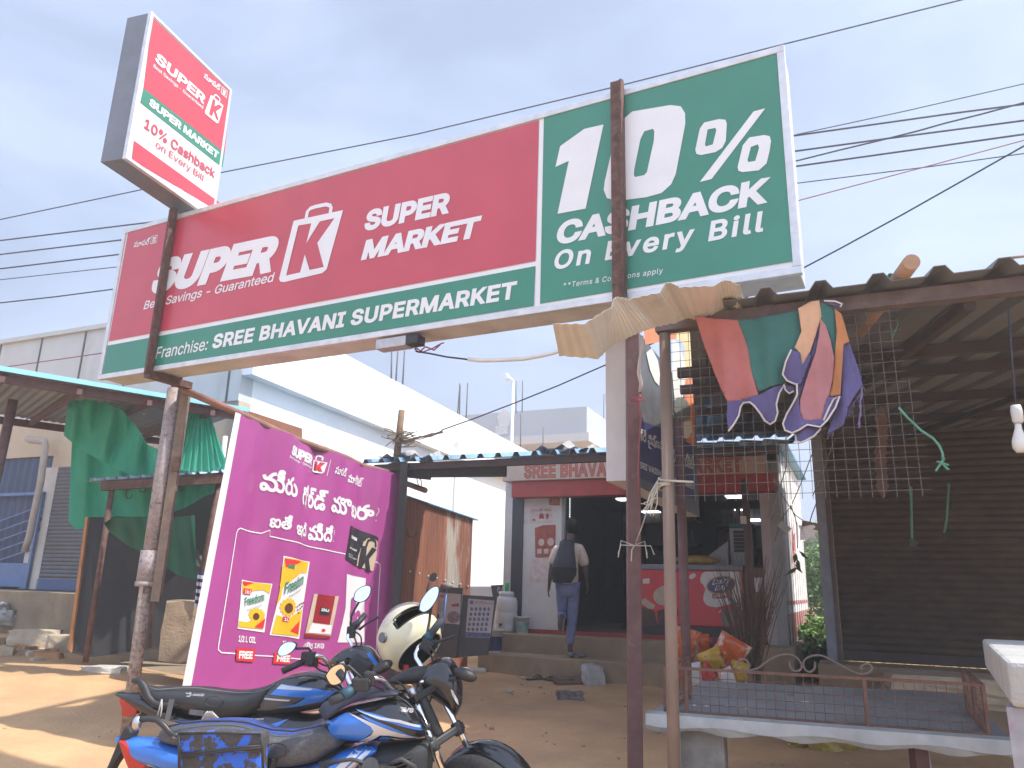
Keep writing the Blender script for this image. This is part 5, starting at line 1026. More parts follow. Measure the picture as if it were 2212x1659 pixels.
# ---------------------------------------------------------------- striped cloth over the mesh
CC = dict(red=(.43, .145, .13), teal=(.04, .15, .13), peach=(.60, .36, .22), purple=(.105, .09, .215), pink=(.40, .175, .18), orange=(.47, .20, .08))
CM = {k_: mat('cloth_' + k_, c_, .9, var=.16, scale=5, bump=.25, bscale=160) for k_, c_ in CC.items()}
cl = thing('patchwork_cloth', 'red teal peach and purple patchwork cloth flung over the stall roof beam', 'cloth', tuple(FR.hit(z('R6', 1350, 1200)) + FR.n * .1))
def cdisp(x_, y_, base):
    v = (y_ - 400) / 800
    return base + (.012 * sin(x_ / 41 + y_ / 300) + .010 * sin(x_ / 23 - y_ / 210 + 1) + .02 * sin(x_ / 130 + y_ / 160)) * min(1, .25 + max(0, v))
def cpiece(k_, pts, base):
    V_, F_ = fill([[(float(a), float(c)) for a, c in pts]], 17.0)
    b = MB(); b.add([FR.hit(z('R6', *p_)) + FR.n * cdisp(p_[0], p_[1], base) for p_ in V_], [f[::-1] for f in F_], True); b.build(k_ + '_patch', CM[k_], cl, solid=.004)
cpiece('red', [(778, 452), (1040, 470), (1075, 560), (1105, 650), (1130, 800), (1172, 945), (985, 992), (940, 900), (890, 790), (835, 640)], .075)
cpiece('teal', [(1040, 470), (1150, 462), (1300, 440), (1420, 415), (1437, 560), (1425, 650), (1390, 760), (1335, 862), (1172, 922), (1130, 800), (1105, 650), (1075, 560)], .076)
cpiece('purple', [(985, 992), (1172, 945), (1335, 866), (1300, 930), (1283, 1000), (1290, 1050), (1275, 1100), (1243, 1122), (1210, 1100), (1185, 1060), (1150, 1015), (1120, 990), (1080, 990), (1060, 1015), (1050, 1070), (1020, 1130), (990, 1172), (980, 1080)], .078)
cpiece('peach', [(1420, 415), (1490, 380), (1550, 370), (1565, 460), (1525, 600), (1492, 692), (1442, 772), (1430, 690), (1398, 660), (1440, 560)], .11)
cpiece('purple', [(1380, 678), (1430, 690), (1445, 770), (1492, 692), (1500, 720), (1440, 880), (1415, 892), (1350, 860), (1325, 825), (1345, 750)], .118)
cpiece('purple', [(1445, 770), (1500, 690), (1540, 560), (1560, 500), (1545, 640), (1470, 830), (1425, 960), (1420, 880)], .10)
cpiece('pink', [(1560, 495), (1590, 530), (1620, 620), (1642, 725), (1630, 860), (1605, 970), (1565, 1112), (1452, 1120), (1430, 1050), (1432, 990), (1470, 860), (1530, 700), (1550, 600)], .135)
cpiece('teal', [(1560, 380), (1610, 400), (1645, 430), (1655, 560), (1645, 720), (1622, 620), (1590, 530), (1560, 480)], .11)
cpiece('orange', [(1645, 425), (1685, 455), (1712, 540), (1735, 622), (1700, 640), (1692, 760), (1678, 955), (1612, 955), (1632, 860), (1645, 720), (1657, 560)], .125)
cpiece('purple', [(1665, 640), (1735, 620), (1790, 780), (1818, 890), (1775, 945), (1745, 1000), (1720, 1060), (1700, 1140), (1640, 1170), (1600, 1190), (1640, 1060), (1680, 960), (1694, 760)], .10)
cpiece('purple', [(1418, 900), (1430, 1050), (1452, 1120), (1565, 1112), (1605, 965), (1676, 970), (1650, 1040), (1600, 1120), (1560, 1160), (1480, 1145), (1430, 1180), (1385, 1190), (1340, 1170), (1328, 1130), (1350, 1070), (1395, 1000)], .145)
cpiece('purple', [(1405, 1195), (1480, 1150), (1560, 1162), (1520, 1205), (1470, 1240), (1440, 1253), (1410, 1240)], .12)
cpiece('purple', [(1330, 870), (1395, 895), (1390, 920), (1362, 932), (1335, 905)], .10)
cpiece('purple', [(1580, 385), (1650, 385), (1690, 400), (1680, 420), (1620, 405)], .13)
TRIM = mat('white_piping', (.56, .52, .50), .9, var=.1)
for pts, base in (([(990, 1172), (1020, 1130), (1050, 1070), (1060, 1015), (1080, 990), (1120, 990), (1150, 1015), (1185, 1060), (1210, 1100), (1243, 1120), (1275, 1100), (1290, 1050), (1283, 1000), (1300, 930), (1335, 866)], .085), ([(1380, 678), (1345, 750), (1325, 825), (1350, 860), (1415, 892)], .125), ([(1415, 892), (1418, 960), (1395, 1000), (1350, 1070), (1328, 1130), (1340, 1170), (1385, 1190), (1430, 1180), (1480, 1145), (1560, 1160), (1600, 1120), (1650, 1040), (1676, 975), (1640, 985), (1612, 1040), (1580, 1120)], .155), ([(1405, 1195), (1410, 1240), (1440, 1253), (1470, 1240), (1520, 1205), (1560, 1162)], .128), ([(1330, 880), (1340, 910), (1362, 932), (1390, 920)], .107), ([(1580, 385), (1650, 388), (1690, 402), (1680, 420)], .14)):
    b = MB(); P_ = [FR.hit(z('R6', *p_)) + FR.n * cdisp(p_[0], p_[1], base) for p_ in pts]; b.tube(P_, .0048, 6); b.build('piping', TRIM, cl)
b = MB(); rd = random.Random(2)
for i in range(46):
    t_ = i / 46; x_, y_ = lerp(1818, 1600, t_), lerp(890, 1190, t_ ** .8); P_ = FR.hit(z('R6', x_, y_)) + FR.n * .1; b.tube([P_, P_ + Vector((rd.uniform(-.01, .01), 0, -rd.uniform(.01, .03)))], .0014, 4, False)
for i in range(14):
    P_ = FR.hit(z('R6', 1812 - i, 900 + 18 * i)) + FR.n * .1; Q_ = FR.hit(z('R6', 1808 - i * 1.2 + 5 * sin(i), 918 + 18 * i)) + FR.n * .1; b.tube([P_, Q_], .004 + .002 * (i % 3 == 0), 5, False)
b.build('frayed_threads', mat('purple_thread', (.17, .14, .27), .9), cl)
# ---------------------------------------------------------------- old box sign on its post
OB = Plane(U((1357, 1038), 4.95), ND)
ob = thing('old_box_sign', 'old food picture box sign with dark blue lettering band behind the stall posts', 'sign', tuple(OB.hit((1430, 1060))))
o1_ = OB.uv((1503, 900))[0]; ozb = OB.uv((1357, 1039))[1]; ozt = OB.uv((1357, 690))[1]
th_ = .15
b = MB(); b.frame_box(OB.P, OB.d, -OB.n, .003, o1_, .004, th_, ozb + .003, ozt); b.build('sign_box', mat('old_white_wood', (.52, .50, .49), .7, var=.1, scale=4, bump=.1, col2=(.20, .18, .18), thr=(.66, .8), scale2=2.5), ob, bevel=.004)
b = MB(); b.frame_box(OB.P, OB.d, -OB.n, 0, o1_, .0, .003, ozb, ozt); b.build('picture_face', mat('sign_slate', (.085, .09, .10), .5, var=.3, scale=7, col2=(.5, .5, .47), thr=(.68, .72), scale2=9), ob)
def op(off, m_, nm, *calls):
    p_ = Print(OB, off)
    for k_, *a_ in calls: getattr(p_, k_)('R6', *a_)
    p_.done(nm, m_, ob)
op(.003, mat('navy_print', (.022, .026, .10), .5, var=.1), 'navy_band', ('poly', [(340, 1050), (435, 1085), (610, 1160), (757, 1245), (763, 1580), (600, 1520), (430, 1452), (340, 1420)]))
op(.003, mat('orange_print', (.55, .18, .05), .5, var=.15), 'orange_print', ('poly', [(430, 480), (640, 480), (640, 560), (440, 600)]), ('poly', [(690, 830), (755, 780), (757, 1240), (700, 1210), (690, 1000)]))
op(.003, mat('yellow_cream_print', (.62, .48, .22), .5, var=.15), 'yellow_print', ('poly', [(640, 470), (757, 480), (757, 780), (690, 830), (690, 600), (640, 560)]))
op(.006, mat('cream_white_print', (.60, .57, .50), .5, var=.1, scale=9, col2=(.3, .28, .25), thr=(.6, .8)), 'splash_print', ('poly', [(445, 650), (480, 620), (520, 700), (532, 780), (528, 860), (500, 830), (470, 760)]), ('poly', [(612, 570), (650, 590), (690, 700), (690, 900), (660, 960), (625, 950), (612, 800)]))
op(.008, mat('pot_grey', (.13, .145, .13), .5, var=.2), 'pot_print', ('poly', [(622, 950), (650, 930), (700, 950), (725, 1000), (722, 1060), (690, 1080), (640, 1060), (620, 1010)]))
op(.008, mat('cream_white_print', (.6, .57, .5), .5), 'bowl_print', ('poly', [(622, 1085), (700, 1085), (730, 1080), (735, 1150), (710, 1190), (660, 1190), (630, 1160)]))
p = Print(OB, .008); p.text('R5', 'SRI VAISHNAVI SUPER MARKET', (1020, 315), (1425, 478), (1023, 268), .025); p.text('R5', 'శ్రీ వైష్ణవి', (1020, 140), (1190, 215), (1026, 20), .01, True); p.text('R5', 'సూపర్ మార్కెట్', (1210, 245), (1418, 330), (1215, 130), .01, True); p.done('lettering', mat('sign_white_old', (.5, .5, .5), .5), ob)
b = MB(); xx = U((1477, 1240), 5.75); b.tube([Vector((xx.x, 5.75, -.05)), Vector((xx.x, 5.75, ozb + .6))], .035, 12); b.build('box_sign_post', MAROON, None, label='thin dark red post standing under the old box sign', cat='post')
# cables and strings tied on the posts
b = MB(); P_ = [U(z('R6', *p_), 4.5) for p_ in ((420, 545), (428, 600), (410, 700), (402, 780), (418, 840), (412, 900), (405, 960), (415, 1080), (405, 1250), (400, 1380), (402, 1550))]
b.tube(P_[:6], .012, 8); b.build('loose_cable', mat('beige_cable', (.42, .36, .30), .6), None, label='thick beige cable hanging down beside the square sign post', cat='cable')
b = MB(); b.tube(P_[5:], .005, 6)
for a_ in range(5): b.tube([U(z('R6', 385 + 15 * cos(t_) * 3 + 10, 938 + 8 * sin(t_ + a_) + a_ * 3), 4.47) for t_ in [k_ * .6 for k_ in range(11)]], .004, 5, False)
b.build('red_wire', mat('red_wire', (.25, .06, .07), .6), None, label='red wire bundle wound round the square sign post', cat='wire')
ROPE = mat('pale_rope', (.45, .42, .34), .9, var=.2)
b = MB()
for k_ in range(4):
    c_ = FR.p3(xp_, FR.uv((1440, 1035 + 6 * k_))[1]); b.tube([c_ + Vector((cos(t_) * .034, sin(t_) * .034, .012 * sin(t_ + k_))) for t_ in [i * .5 for i in range(14)]], .006, 6, False)
c_ = FR.p3(xp_, FR.uv((1440, 1040))[1]) + FR.n * .04
for i in range(9): b.tube([c_ + Vector((-.03, 0, 0)), c_ + Vector((-.06 + .02 * sin(i * 2), -.02, -.05 - .01 * i)), c_ + Vector((-.09 + .035 * sin(i * 3), -.02, -.12 - .02 * (i % 4)))], .0028, 4, False)
b.tube([c_, FR.p3(FR.uv((1500, 1030))[0], FR.uv((1500, 1043))[1], .03)], .006, 6)
b.tube([U(z('R5', 1150, 450), 4.0), U(z('R5', 1100, 590), 4.2), U(z('R5', 1050, 740), 4.35), U(z('R5', 1000, 880), 4.5)], .004, 5); c_ = U(z('R5', 990, 890), 4.52)
for i in range(7): b.tube([c_, c_ + Vector((.09 * cos(i * .9), -.03, .03 * sin(i * 2.1))), c_ + Vector((.11 * cos(i * .9), -.03, -.05 - .02 * (i % 3)))], .0035, 4, False)
b.build('tie_rope', ROPE, None, label='pale rope knotted round the tan pipe post and the square sign post', cat='rope')
def strand(name, label, cat, key, pts, Y_, r, m_, grp=None):
    b = MB(); b.tube([U(z(key, *p_), Y_[i] if isinstance(Y_, (list, tuple)) else Y_) for i, p_ in enumerate(pts)], r, 5); return b.build(name, m_, None, label=label, cat=cat, group=grp)
GRP = mat('green_rope', (.10, .27, .20), .9, var=.2); GRB = mat('thin_string', (.16, .15, .13), .9)
b = MB(); b.tube([U(z('R8', *p_), 3.3) for p_ in ((1200, 1070), (1270, 1150), (1380, 1255), (1480, 1320), (1530, 1380), (1555, 1440), (1560, 1500))], .006, 6); c_ = U(z('R8', 1545, 1515), 3.3)
for i in range(8): b.tube([c_, c_ + Vector((.03 * cos(i), 0, .03 * sin(i * 1.7) - .01))], .005, 5, False)
b.build('green_rope', GRP, None, label='green rope with a frayed knot slung across the wire mesh', cat='rope')
strand('hanging_rope', 'green rope ending in a dark knot before the brown shutter', 'rope', 'R7', [(1492, -120), (1495, 60), (1498, 240)], 6.0, .010, GRP)
strand('hanging_rope', 'short green rope hanging right of the knotted one before the shutter', 'rope', 'R7', [(1730, -140), (1722, 20), (1715, 100), (1700, 172)], 6.0, .009, GRP)
b = MB(); b.rock(U(z('R7', 1496, 240), 5.98), (.07, .05, .06), 0, .2, 81); b.build('rope_knot', mat('dark_rag', (.05, .06, .06), .9), None, label='dark rag knot at the end of the green rope', cat='knot')
strand('string', 'thin string hanging from the roof into the gap beside the shop', 'string', 'R7', [(730, 0), (755, 60), (770, 120), (775, 270)], 5.5, .004, GRB)
b = MB(); rd = random.Random(6)
for i in range(7):
    c_ = U(z('R7', 768 + rd.uniform(-22, 25), 285 + i * 17), 5.5); a_ = rd.uniform(0, 6.28); d_ = Vector((cos(a_), .4 * sin(a_), -.6)); e_ = Vector((-sin(a_) * .4, .3, .3))
    b.add([c_, c_ + d_ * .05 + e_ * .035, c_ + d_ * .11, c_ + d_ * .05 - e_ * .035], [(0, 1, 2, 3)])
b.build('leaf_bunch', mat('withered_leaf', (.03, .05, .02), .7, var=.4), None, label='withered dark leaf bunch hanging on a string in the gap', cat='leaves')
strand('string', 'pair of strings holding a tied stick before the gap', 'string', 'R7', [(895, -20), (865, 60), (848, 120)], 5.6, .004, GRB)
b = MB(); b.beam(U(z('R7', 808, 118), 5.6), U(z('R7', 900, 138), 5.6), .04, .05); b.build('tied_stick', mat('stick_brown', (.18, .13, .09), .9), None, label='short brown stick tied across a string in the gap', cat='stick')
b = MB(); b.rock(U(z('R7', 840, 172), 5.6), (.1, .05, .09), .2, .25, 82); b.build('white_rag', VW, None, label='white rag hanging under the tied stick in the gap', cat='rag')
b = MB(); b.beam(U(z('R7', 655, 112), 6.2), U(z('R7', 715, 165), 6.2), .05, .06); b.build('wood_clip', mat('grey_wood', (.28, .27, .25), .8), None, label='grey wooden clip dangling in front of the shop side wall', cat='clip')
for i, (pts, Y_) in enumerate((([(650, -160), (685, 40), (690, 110)], 6.2), ([(560, -330), (640, -120), (760, 60), (830, 110)], 5.8), ([(895, -400), (800, -150), (740, -10)], 5.4), ([(1010, -420), (930, -200), (870, -60)], 5.2), ([(700, -430), (705, -250), (640, -40), (600, 90)], 5.0), ([(740, 0), (690, 60), (660, 120), (630, 230)], 6.3))):
    strand('string', 'thin loose string dangling across the gap beside the shop', 'string', 'R7', pts, Y_, .0035, GRB, 'loose strings across the gap')
b = MB()
for k_ in range(9):
    c_ = U(z('R8', 1060 + 8 * sin(k_), 1160 + 68 * k_), 6.5); b.add([c_ + Vector((-.06, 0, 0)), c_ + Vector((0, -.01, .11)), c_ + Vector((.06, 0, 0)), c_ + Vector((0, .01, -.11))], [(0, 1, 2, 3)])
b.build('paper_garland', mat('brown_garland', (.15, .095, .07), .9, var=.3), None, label='faded brown paper garland strip hanging before the shutter', cat='garland')
bu = thing('light_bulb', 'white bulb hanging in a white holder at the right edge under the stall roof', 'bulb', tuple(U(z('R8', 2170, 1340), 3.0)))
c_ = U(z('R8', 2158, 1140), 3.0); b = MB(); b.lathe(c_, [(.018, .045), (.022, .02), (.02, -.02), (.015, -.03)], 14); b.build('holder', mat('holder_white', (.55, .53, .49), .4), bu)
b = MB(); c2 = U(z('R8', 2172, 1300), 3.0); ax = (c2 - c_).normalized(); b.lathe(c_ + ax * .032, [(.012, 0), (.013, .02), (.022, .05), (.028, .075), (.026, .1), (.014, .118)], 16, ax); b.build('glass', mat('frosted_bulb2', (.62, .6, .55), .25, var=.03), bu)
b = MB(); b.tube([c_ + ZUP * .04, c_ + ZUP * .5 + Vector((.1, .1, 0))], .004, 5); b.build('flex', CABLE, bu)
# wooden pole poking up through the roof edge
b = MB(); pA_, pB_ = U(z('R6', 1925, 350), 3.75), U(z('R6', 2128, 75), 3.1); ax = (pB_ - pA_); b.tube([pA_ - ax * .8, pA_, pA_ + ax * .35 + Vector((.006, 0, .01)), pA_ + ax * .6, pB_], [.036, .037, .034, .037, .036], 12)
wp = b.build('wooden_pole', mat('bare_wood', (.36, .22, .14), .85, var=.25, scale=6, bump=.3, stretch=(1, 1, 1)), None, label='bare wooden pole poking up over the edge of the stall roof', cat='pole')
b = MB()
for k_ in range(3): b.tube([pA_ + ax * (.55 + .02 * k_) + Vector((cos(t_) * .045, sin(t_) * .02 - .02, -.03 * cos(t_))) for t_ in [i * .52 for i in range(13)]], .004, 5, False)
b.tube([pA_ + Vector((.05, -.04, -.06)), pA_ + Vector((.06, -.05, -.12)), pA_ + Vector((.02, -.05, -.2))], .004, 5)
b.build('pole_string', GRP, None, label='green string wound round the bare wooden pole', cat='string')
b = MB(); b.tube([U((2176, 558), 3.2), U((2230, 551), 3.2)], .007, 6); b.build('roof_twig', mat('bare_wood', (.36, .22, .14), .85), None, label='thin twig end at the right edge above the stall roof', cat='twig')
# ---------------------------------------------------------------- display table with its wire cage
TZ = .75
tFL, tFR, tBL, tBR = G(z('F', 1395, 1543), TZ), G((2190, 1603), TZ), G(z('R7', 178, 1108), TZ), G(z('R7', 1842, 1188), TZ)
tFL.z = tFR.z = tBL.z = tBR.z = TZ
tb = thing('display_table', 'grey topped fruit stall table with a low rusty wire cage', 'table', ((tFL.x + tBR.x) / 2, (tFL.y + tBR.y) / 2, 0))
SLATE = mat('slate_top', (.25, .255, .265), .55, var=.2, scale=3, bump=.1, col2=(.34, .34, .34), thr=(.55, .75), scale2=3)
b = MB(); b.hexa([p_ - ZUP * .055 for p_ in (tFL, tFR, tBR, tBL)], [tFL, tFR, tBR, tBL]); b.build('tabletop', SLATE, tb)
td = (tFR - tFL).normalized(); tn = Vector((td.y, -td.x, 0))
b = MB(); n_ = 24; P_ = [[tFL + (tFR - tFL) * (i / n_) + tn * o_ + ZUP * h_ for h_, o_ in ((.012, -.06), (.006, .012), (-.05 - .01 * sin(i * .9), .015 + .004 * sin(i * 1.7)), (-.075 - .012 * sin(i * 1.3), .0))] for i in range(n_ + 1)]
b.grid(P_, False); b.build('tin_edging', mat('pale_tin', (.42, .43, .42), .5, .2, var=.2, scale=6), tb, solid=.003)
def at(k_, x_, y_, off=0): return Plane(tFL, td).hit(z(k_, x_, y_)) + tn * off
b = MB(); l0 = at('R7', 36, 1500); l1 = at('R7', 400, 1500); b.box(((l0.x + l1.x) / 2, (l0.y + l1.y) / 2 + .25, .33), ((l1 - l0).length, .3, .74), atan2(td.y, td.x)); b.build('pier', CONC, tb, bevel=.01)
b = MB(); b.box((l0.x, l0.y + .1, .33), (.045, .5, .73), atan2(td.y, td.x)); b.build('leg', mat('white_post', (.48, .48, .46), .7), tb)
b = MB(); l2 = at('R7', 1670, 1600); b.box((l2.x, l2.y + .2, .33), (.07, .07, .73)); b.build('leg', MAROON, tb)
b = MB(); l2 = at('R7', 1740, 1600); b.beam((l2.x + .03, l2.y + .25, -.02), (l2.x - .02, l2.y + .25, .69), .07, .05); b.build('leg', mat('white_post', (.48, .48, .46), .7), tb)
CG = Plane(tFL - tn * .10, td)
RB = mat('rust_bar', (.19, .10, .07), .8, .2, var=.3, scale=12, bump=.2)
h = lambda x_, y_: CG.hit(z('R7', x_, y_))
g0 = h(-60, 1035); gA, gB = h(-60, 1296), h(1985, 1392); hA = h(1950, 1106)
zr0, zr1 = TZ + .015, None
u_a, u_b = CG.uv(z('R7', -60, 1300))[0], CG.uv(z('R7', 1975, 1390))[0]; ztop = CG.uv(z('R7', 600, 1060))[1]; ztop = max(TZ + .12, min(TZ + .3, ztop))
for zz in (TZ + .012, ztop): MB().beam(CG.p3(u_a, zz), CG.p3(u_b, zz), .016).build('front_rail', RB, tb)
sdL = (tBL - tFL).normalized() * .75; sdR = (tBR - tFR).normalized() * .95
for u_, sd_ in ((u_a, sdL), (u_b, sdR)):
    for zz in (ztop, TZ + .012): MB().beam(CG.p3(u_, zz), CG.p3(u_, zz) + sd_, .016).build('side_rail', RB, tb)
for P_ in [CG.p3(u_, TZ) for u_ in (u_a, CG.uv(z('R7', 72, 1200))[0], CG.uv(z('R7', 1202, 1200))[0], u_b)] + [CG.p3(u_a, TZ) + sdL, CG.p3(u_b, TZ) + sdR, CG.p3(u_b, TZ) + sdR * .5]:
    b = MB(); b.beam(P_ + ZUP * .0, Vector((P_.x, P_.y, ztop + .008)), .018, .018, up=Vector((0, 1, 0))); b.build('cage_post', RB, tb)
b = MB(); n_ = int((u_b - u_a) / .05)
for i in range(1, n_): uu = u_a + .05 * i; b.tube([CG.p3(uu, TZ + .01), CG.p3(uu + .003 * sin(i * 3), ztop)], .0022, 4, False)
for k_ in range(1, 5): zz = lerp(TZ + .012, ztop, k_ / 5); b.tube([CG.p3(u_a, zz), CG.p3(u_b, zz)], .0022, 4, False)
for o_, sd_ in ((CG.p3(u_a, TZ), sdL), (CG.p3(u_b, TZ), sdR)):
    for i in range(1, 15): b.tube([o_ + sd_ * i / 15 + ZUP * .01, o_ + sd_ * i / 15 + ZUP * (ztop - TZ)], .0022, 4, False)
    for k_ in range(1, 5): zz = (ztop - TZ) * k_ / 5; b.tube([o_ + ZUP * zz, o_ + sd_ + ZUP * zz], .0022, 4, False)
b.build('cage_wires', RB, tb)
def curve(pts, n_=6):
    r = []
    for i in range(len(pts) - 1):
        p0_, p1_, p2_, p3_ = [Vector(pts[max(0, min(len(pts) - 1, j_))]) for j_ in (i - 1, i, i + 1, i + 2)]
        for t_ in range(n_):
            t = t_ / n_; r.append(.5 * ((2 * p1_) + (-p0_ + p2_) * t + (2 * p0_ - 5 * p1_ + 4 * p2_ - p3_) * t * t + (-p0_ + 3 * p1_ - 3 * p2_ + p3_) * t ** 3))
    return r + [Vector(pts[-1])]
SCR = mat('grey_rust_scroll', (.19, .14, .125), .7, .2, var=.2)
for pts in ([(405, 1010), (402, 985), (425, 970), (452, 980), (468, 1010), (452, 1040), (430, 1046), (520, 1030), (600, 975), (680, 942), (755, 952), (800, 1000), (790, 1040), (752, 1045), (727, 1015), (729, 985)], [(885, 990), (882, 1030), (850, 1052), (818, 1030), (815, 985), (860, 952), (930, 950), (1010, 988), (1100, 1038), (1180, 1066), (1230, 1052), (1245, 1020), (1215, 1000), (1180, 1015), (1178, 1035)]):
    dz = ztop - CG.uv(z('R7', 430, 1050))[1]
    b = MB(); b.tube([CG.hit(z('R7', p_.x, p_.y)) + ZUP * max(-.05, min(.05, dz)) for p_ in curve(pts)], .0062, 8); b.build('scroll_bar', SCR, tb)
for i, (x_, y_, r_, l_) in enumerate(((820, 1242, .2, .05), (730, 1195, .5, .05), (200, 1265, .1, .02), (330, 1268, 0, .02), (120, 1262, .6, .02), (455, 1280, .3, .02))):
    P_ = G(z('R7', x_, y_), TZ + .004); b = MB(); b.box(P_, (l_, .015, .006), r_); b.build('table_scrap', VW if i != 1 else mat('dark_wrapper', (.14, .12, .12), .5), None, label='tiny paper scrap lying on the grey stall table', cat='paper', group='paper scraps on the stall table')
# bags under the table
P_ = G(z('R7', 1000, 1590), .04); b = MB(); b.rock(P_ + ZUP * .1, (.42, .22, .26), .3, .2, 91); b.rock(P_ + Vector((-.24, .05, .06)), (.3, .1, .1), .5, .2, 92); b.build('yellow_bag', mat('yellow_bag', (.30, .22, .03), .55, var=.35, scale=9), None, label='crumpled yellow green plastic bag on the earth under the table', cat='bag')
P_ = G(z('R7', 1115, 1555), .05); b = MB(); b.rock(P_ + ZUP * .06, (.22, .14, .14), .1, .2, 93); b.build('white_bag', mat('white_plastic_bag', (.42, .42, .43), .4), None, label='small crumpled white bag beside the yellow bag under the table', cat='bag')
# ---------------------------------------------------------------- painted block with a slab at the right edge
k1_ = U(z('R7', 2090, 985), 2.15); k2_ = G(z('R7', 1940, 842), k1_.z); e_ = (k1_ - k2_); rt = Vector((-e_.y, e_.x, 0)).normalized()
if rt.x < 0: rt = -rt
k3_, k4_ = k1_ + rt * .9, k2_ + rt * .9
blk = thing('concrete_bench', 'grey concrete slab on a paint splashed pier at the right edge', 'slab', (k1_.x + .3, k1_.y + .2, 0))
b = MB(); b.hexa([p_ - ZUP * .115 for p_ in (k1_, k3_, k4_, k2_)], [k1_, k3_, k4_, k2_]); b.build('slab', mat('pale_concrete', (.40, .39, .36), .9, var=.2, scale=7, bump=.5, bscale=40, col2=(.22, .21, .2), thr=(.5, .8)), blk, bevel=.012)
b = MB(); i1 = k1_ - e_.normalized() * .02 - rt * .012; i2 = k1_ - e_.normalized() * .5 + rt * .06
b.hexa([Vector((v_.x, v_.y, 0)) for v_ in (i1, i1 + rt * .7, i2 + rt * .7, i2)], [Vector((v_.x, v_.y, k1_.z - .117)) for v_ in (i1, i1 + rt * .7, i2 + rt * .7, i2)]); b.build('pier', mat('splashed_paint', (.30, .30, .32), .8, var=.3, scale=8, col2=(.38, .12, .25), thr=(.56, .60), scale2=5), blk)
# ---------------------------------------------------------------- snack packets heaped by the steps
PK = [mat('packet_%s' % n_, c_, .28, var=.25, scale=9, col2=c2_, thr=(.5, .58), scale2=5) for n_, c_, c2_ in (('orange', (.50, .10, .02), (.55, .5, .45)), ('red', (.42, .03, .03), (.5, .4, .05)), ('yellow', (.45, .28, .03), (.05, .04, .04)), ('dark', (.05, .04, .05), (.35, .2, .03)), ('white', (.5, .48, .48), (.45, .08, .03)), ('maroon', (.20, .03, .05), (.3, .1, .05)))]
def packet(label, x_, y_, Y_, w_, h_, rot, m_):
    c_ = U(z('R7', x_, y_), Y_); w_ *= .46; h_ *= .46; b = MB(); P_ = []; R = Matrix.Rotation(rot, 3, 'Y') @ Matrix.Rotation(.25, 3, 'X')
    for i in range(13):
        r_ = []
        for j in range(17):
            u_, v_ = i / 6 - 1, j / 8 - 1; t_ = (max(0, 1 - u_ ** 4) * max(0, 1 - v_ ** 4)) ** .6 * .06 + .004 * sin(9 * v_ + 4 * u_)
            r_.append((u_ * (1 - .1 * (1 - abs(v_))), v_, t_))
        P_.append(r_)
    for s_ in (-1, 1): b.grid([[c_ + R @ Vector((a_ * w_ / 2, s_ * t_, c2 * h_ / 2)) for a_, c2, t_ in r_] for r_ in P_], True, flip=s_ > 0)
    b.build('snack_packet', m_, None, label=label, cat='snack packet', group='snack packets heaped before the steps')
for a_ in (('orange and white packet leaning left of the thin dark red post', 55, 880, 8.2, .62, .75, .25, PK[0]), ('upright red orange packet just right of the thin dark red post', 180, 900, 8.3, .30, .62, -.1, PK[0]), ('dark packet with gold mark at the top of the heap', 315, 865, 8.5, .34, .42, .6, PK[3]), ('large orange and white packet at the right of the heap', 350, 920, 8.1, .75, .62, .5, PK[0]), ('yellow brown packet in the middle of the heap', 230, 980, 8.0, .55, .5, -.4, PK[2]), ('maroon packet lying behind the yellow brown one', 240, 915, 8.4, .5, .42, .9, PK[5]), ('black and yellow packet at the lower right of the heap', 405, 1050, 7.8, .42, .42, .2, PK[2]), ('red packet low in the middle of the heap', 205, 1065, 7.8, .4, .34, .7, PK[1]), ('white packet low at the heap foot', 330, 1085, 7.7, .4, .3, 1.2, PK[4]), ('white and red packet at the lower left behind the cage', 120, 1070, 7.8, .36, .5, -.2, PK[4]), ('orange packet at the far lower left behind the cage corner', 30, 1050, 7.9, .34, .55, .2, PK[0])): packet(*a_)
# ---------------------------------------------------------------- overhead cables
def cable(label, pts, Ys, r, m_=CABLE, grp=None, nm='overhead_cable'):
    b = MB(); P_ = []
    for i in range(len(pts) - 1):
        for t_ in range(8): P_.append(U((lerp(pts[i][0], pts[i + 1][0], t_ / 8), lerp(pts[i][1], pts[i + 1][1], t_ / 8)), lerp(Ys[i], Ys[i + 1], t_ / 8)))
    P_.append(U(pts[-1], Ys[-1])); b.tube(P_, r, 6, False); b.build(nm, m_, None, label=label, cat='cable', group=grp)
s8 = lambda x_, y_: z('S8', x_, y_)
cable('topmost overhead cable running above the whole billboard', [(-60, 487), (295, 412), (487, 371), (900, 290), (1335, 186), (1695, 95), (2100, -6), (2300, -55)], [15, 14.2, 13.8, 13, 12, 11, 10, 9.5], .013)
cable('upper thick black cable of the bunch right of the billboard', [(-60, 527), (342, 478), s8(120, 718), s8(900, 608), s8(1322, 553), (2300, 212)], [15, 14, 11, 10.5, 10, 9.8], .017)
cable('middle thick black cable of the bunch right of the billboard', [(-60, 557), (265, 518), s8(128, 800), s8(600, 735), s8(1322, 640), (2300, 250)], [15, 14, 11, 10.6, 10, 9.8], .017)
cable('lower thick black cable of the bunch right of the billboard', [(-60, 588), (262, 549), s8(134, 880), s8(1322, 713), (2300, 280)], [15, 14, 11, 10, 9.8], .017)
cable('thin black cable below the thick bunch', [(-60, 611), (250, 577), s8(140, 970), s8(820, 885), s8(1322, 815), (2300, 323)], [15, 14, 11, 10.5, 10, 9.8], .010)
cable('thin cable rising to the right above the thick bunch', [s8(-60, 755), s8(125, 712), s8(700, 588), s8(1322, 445), (2300, 164)], [11.5, 11, 10.5, 10, 9.8], .009)
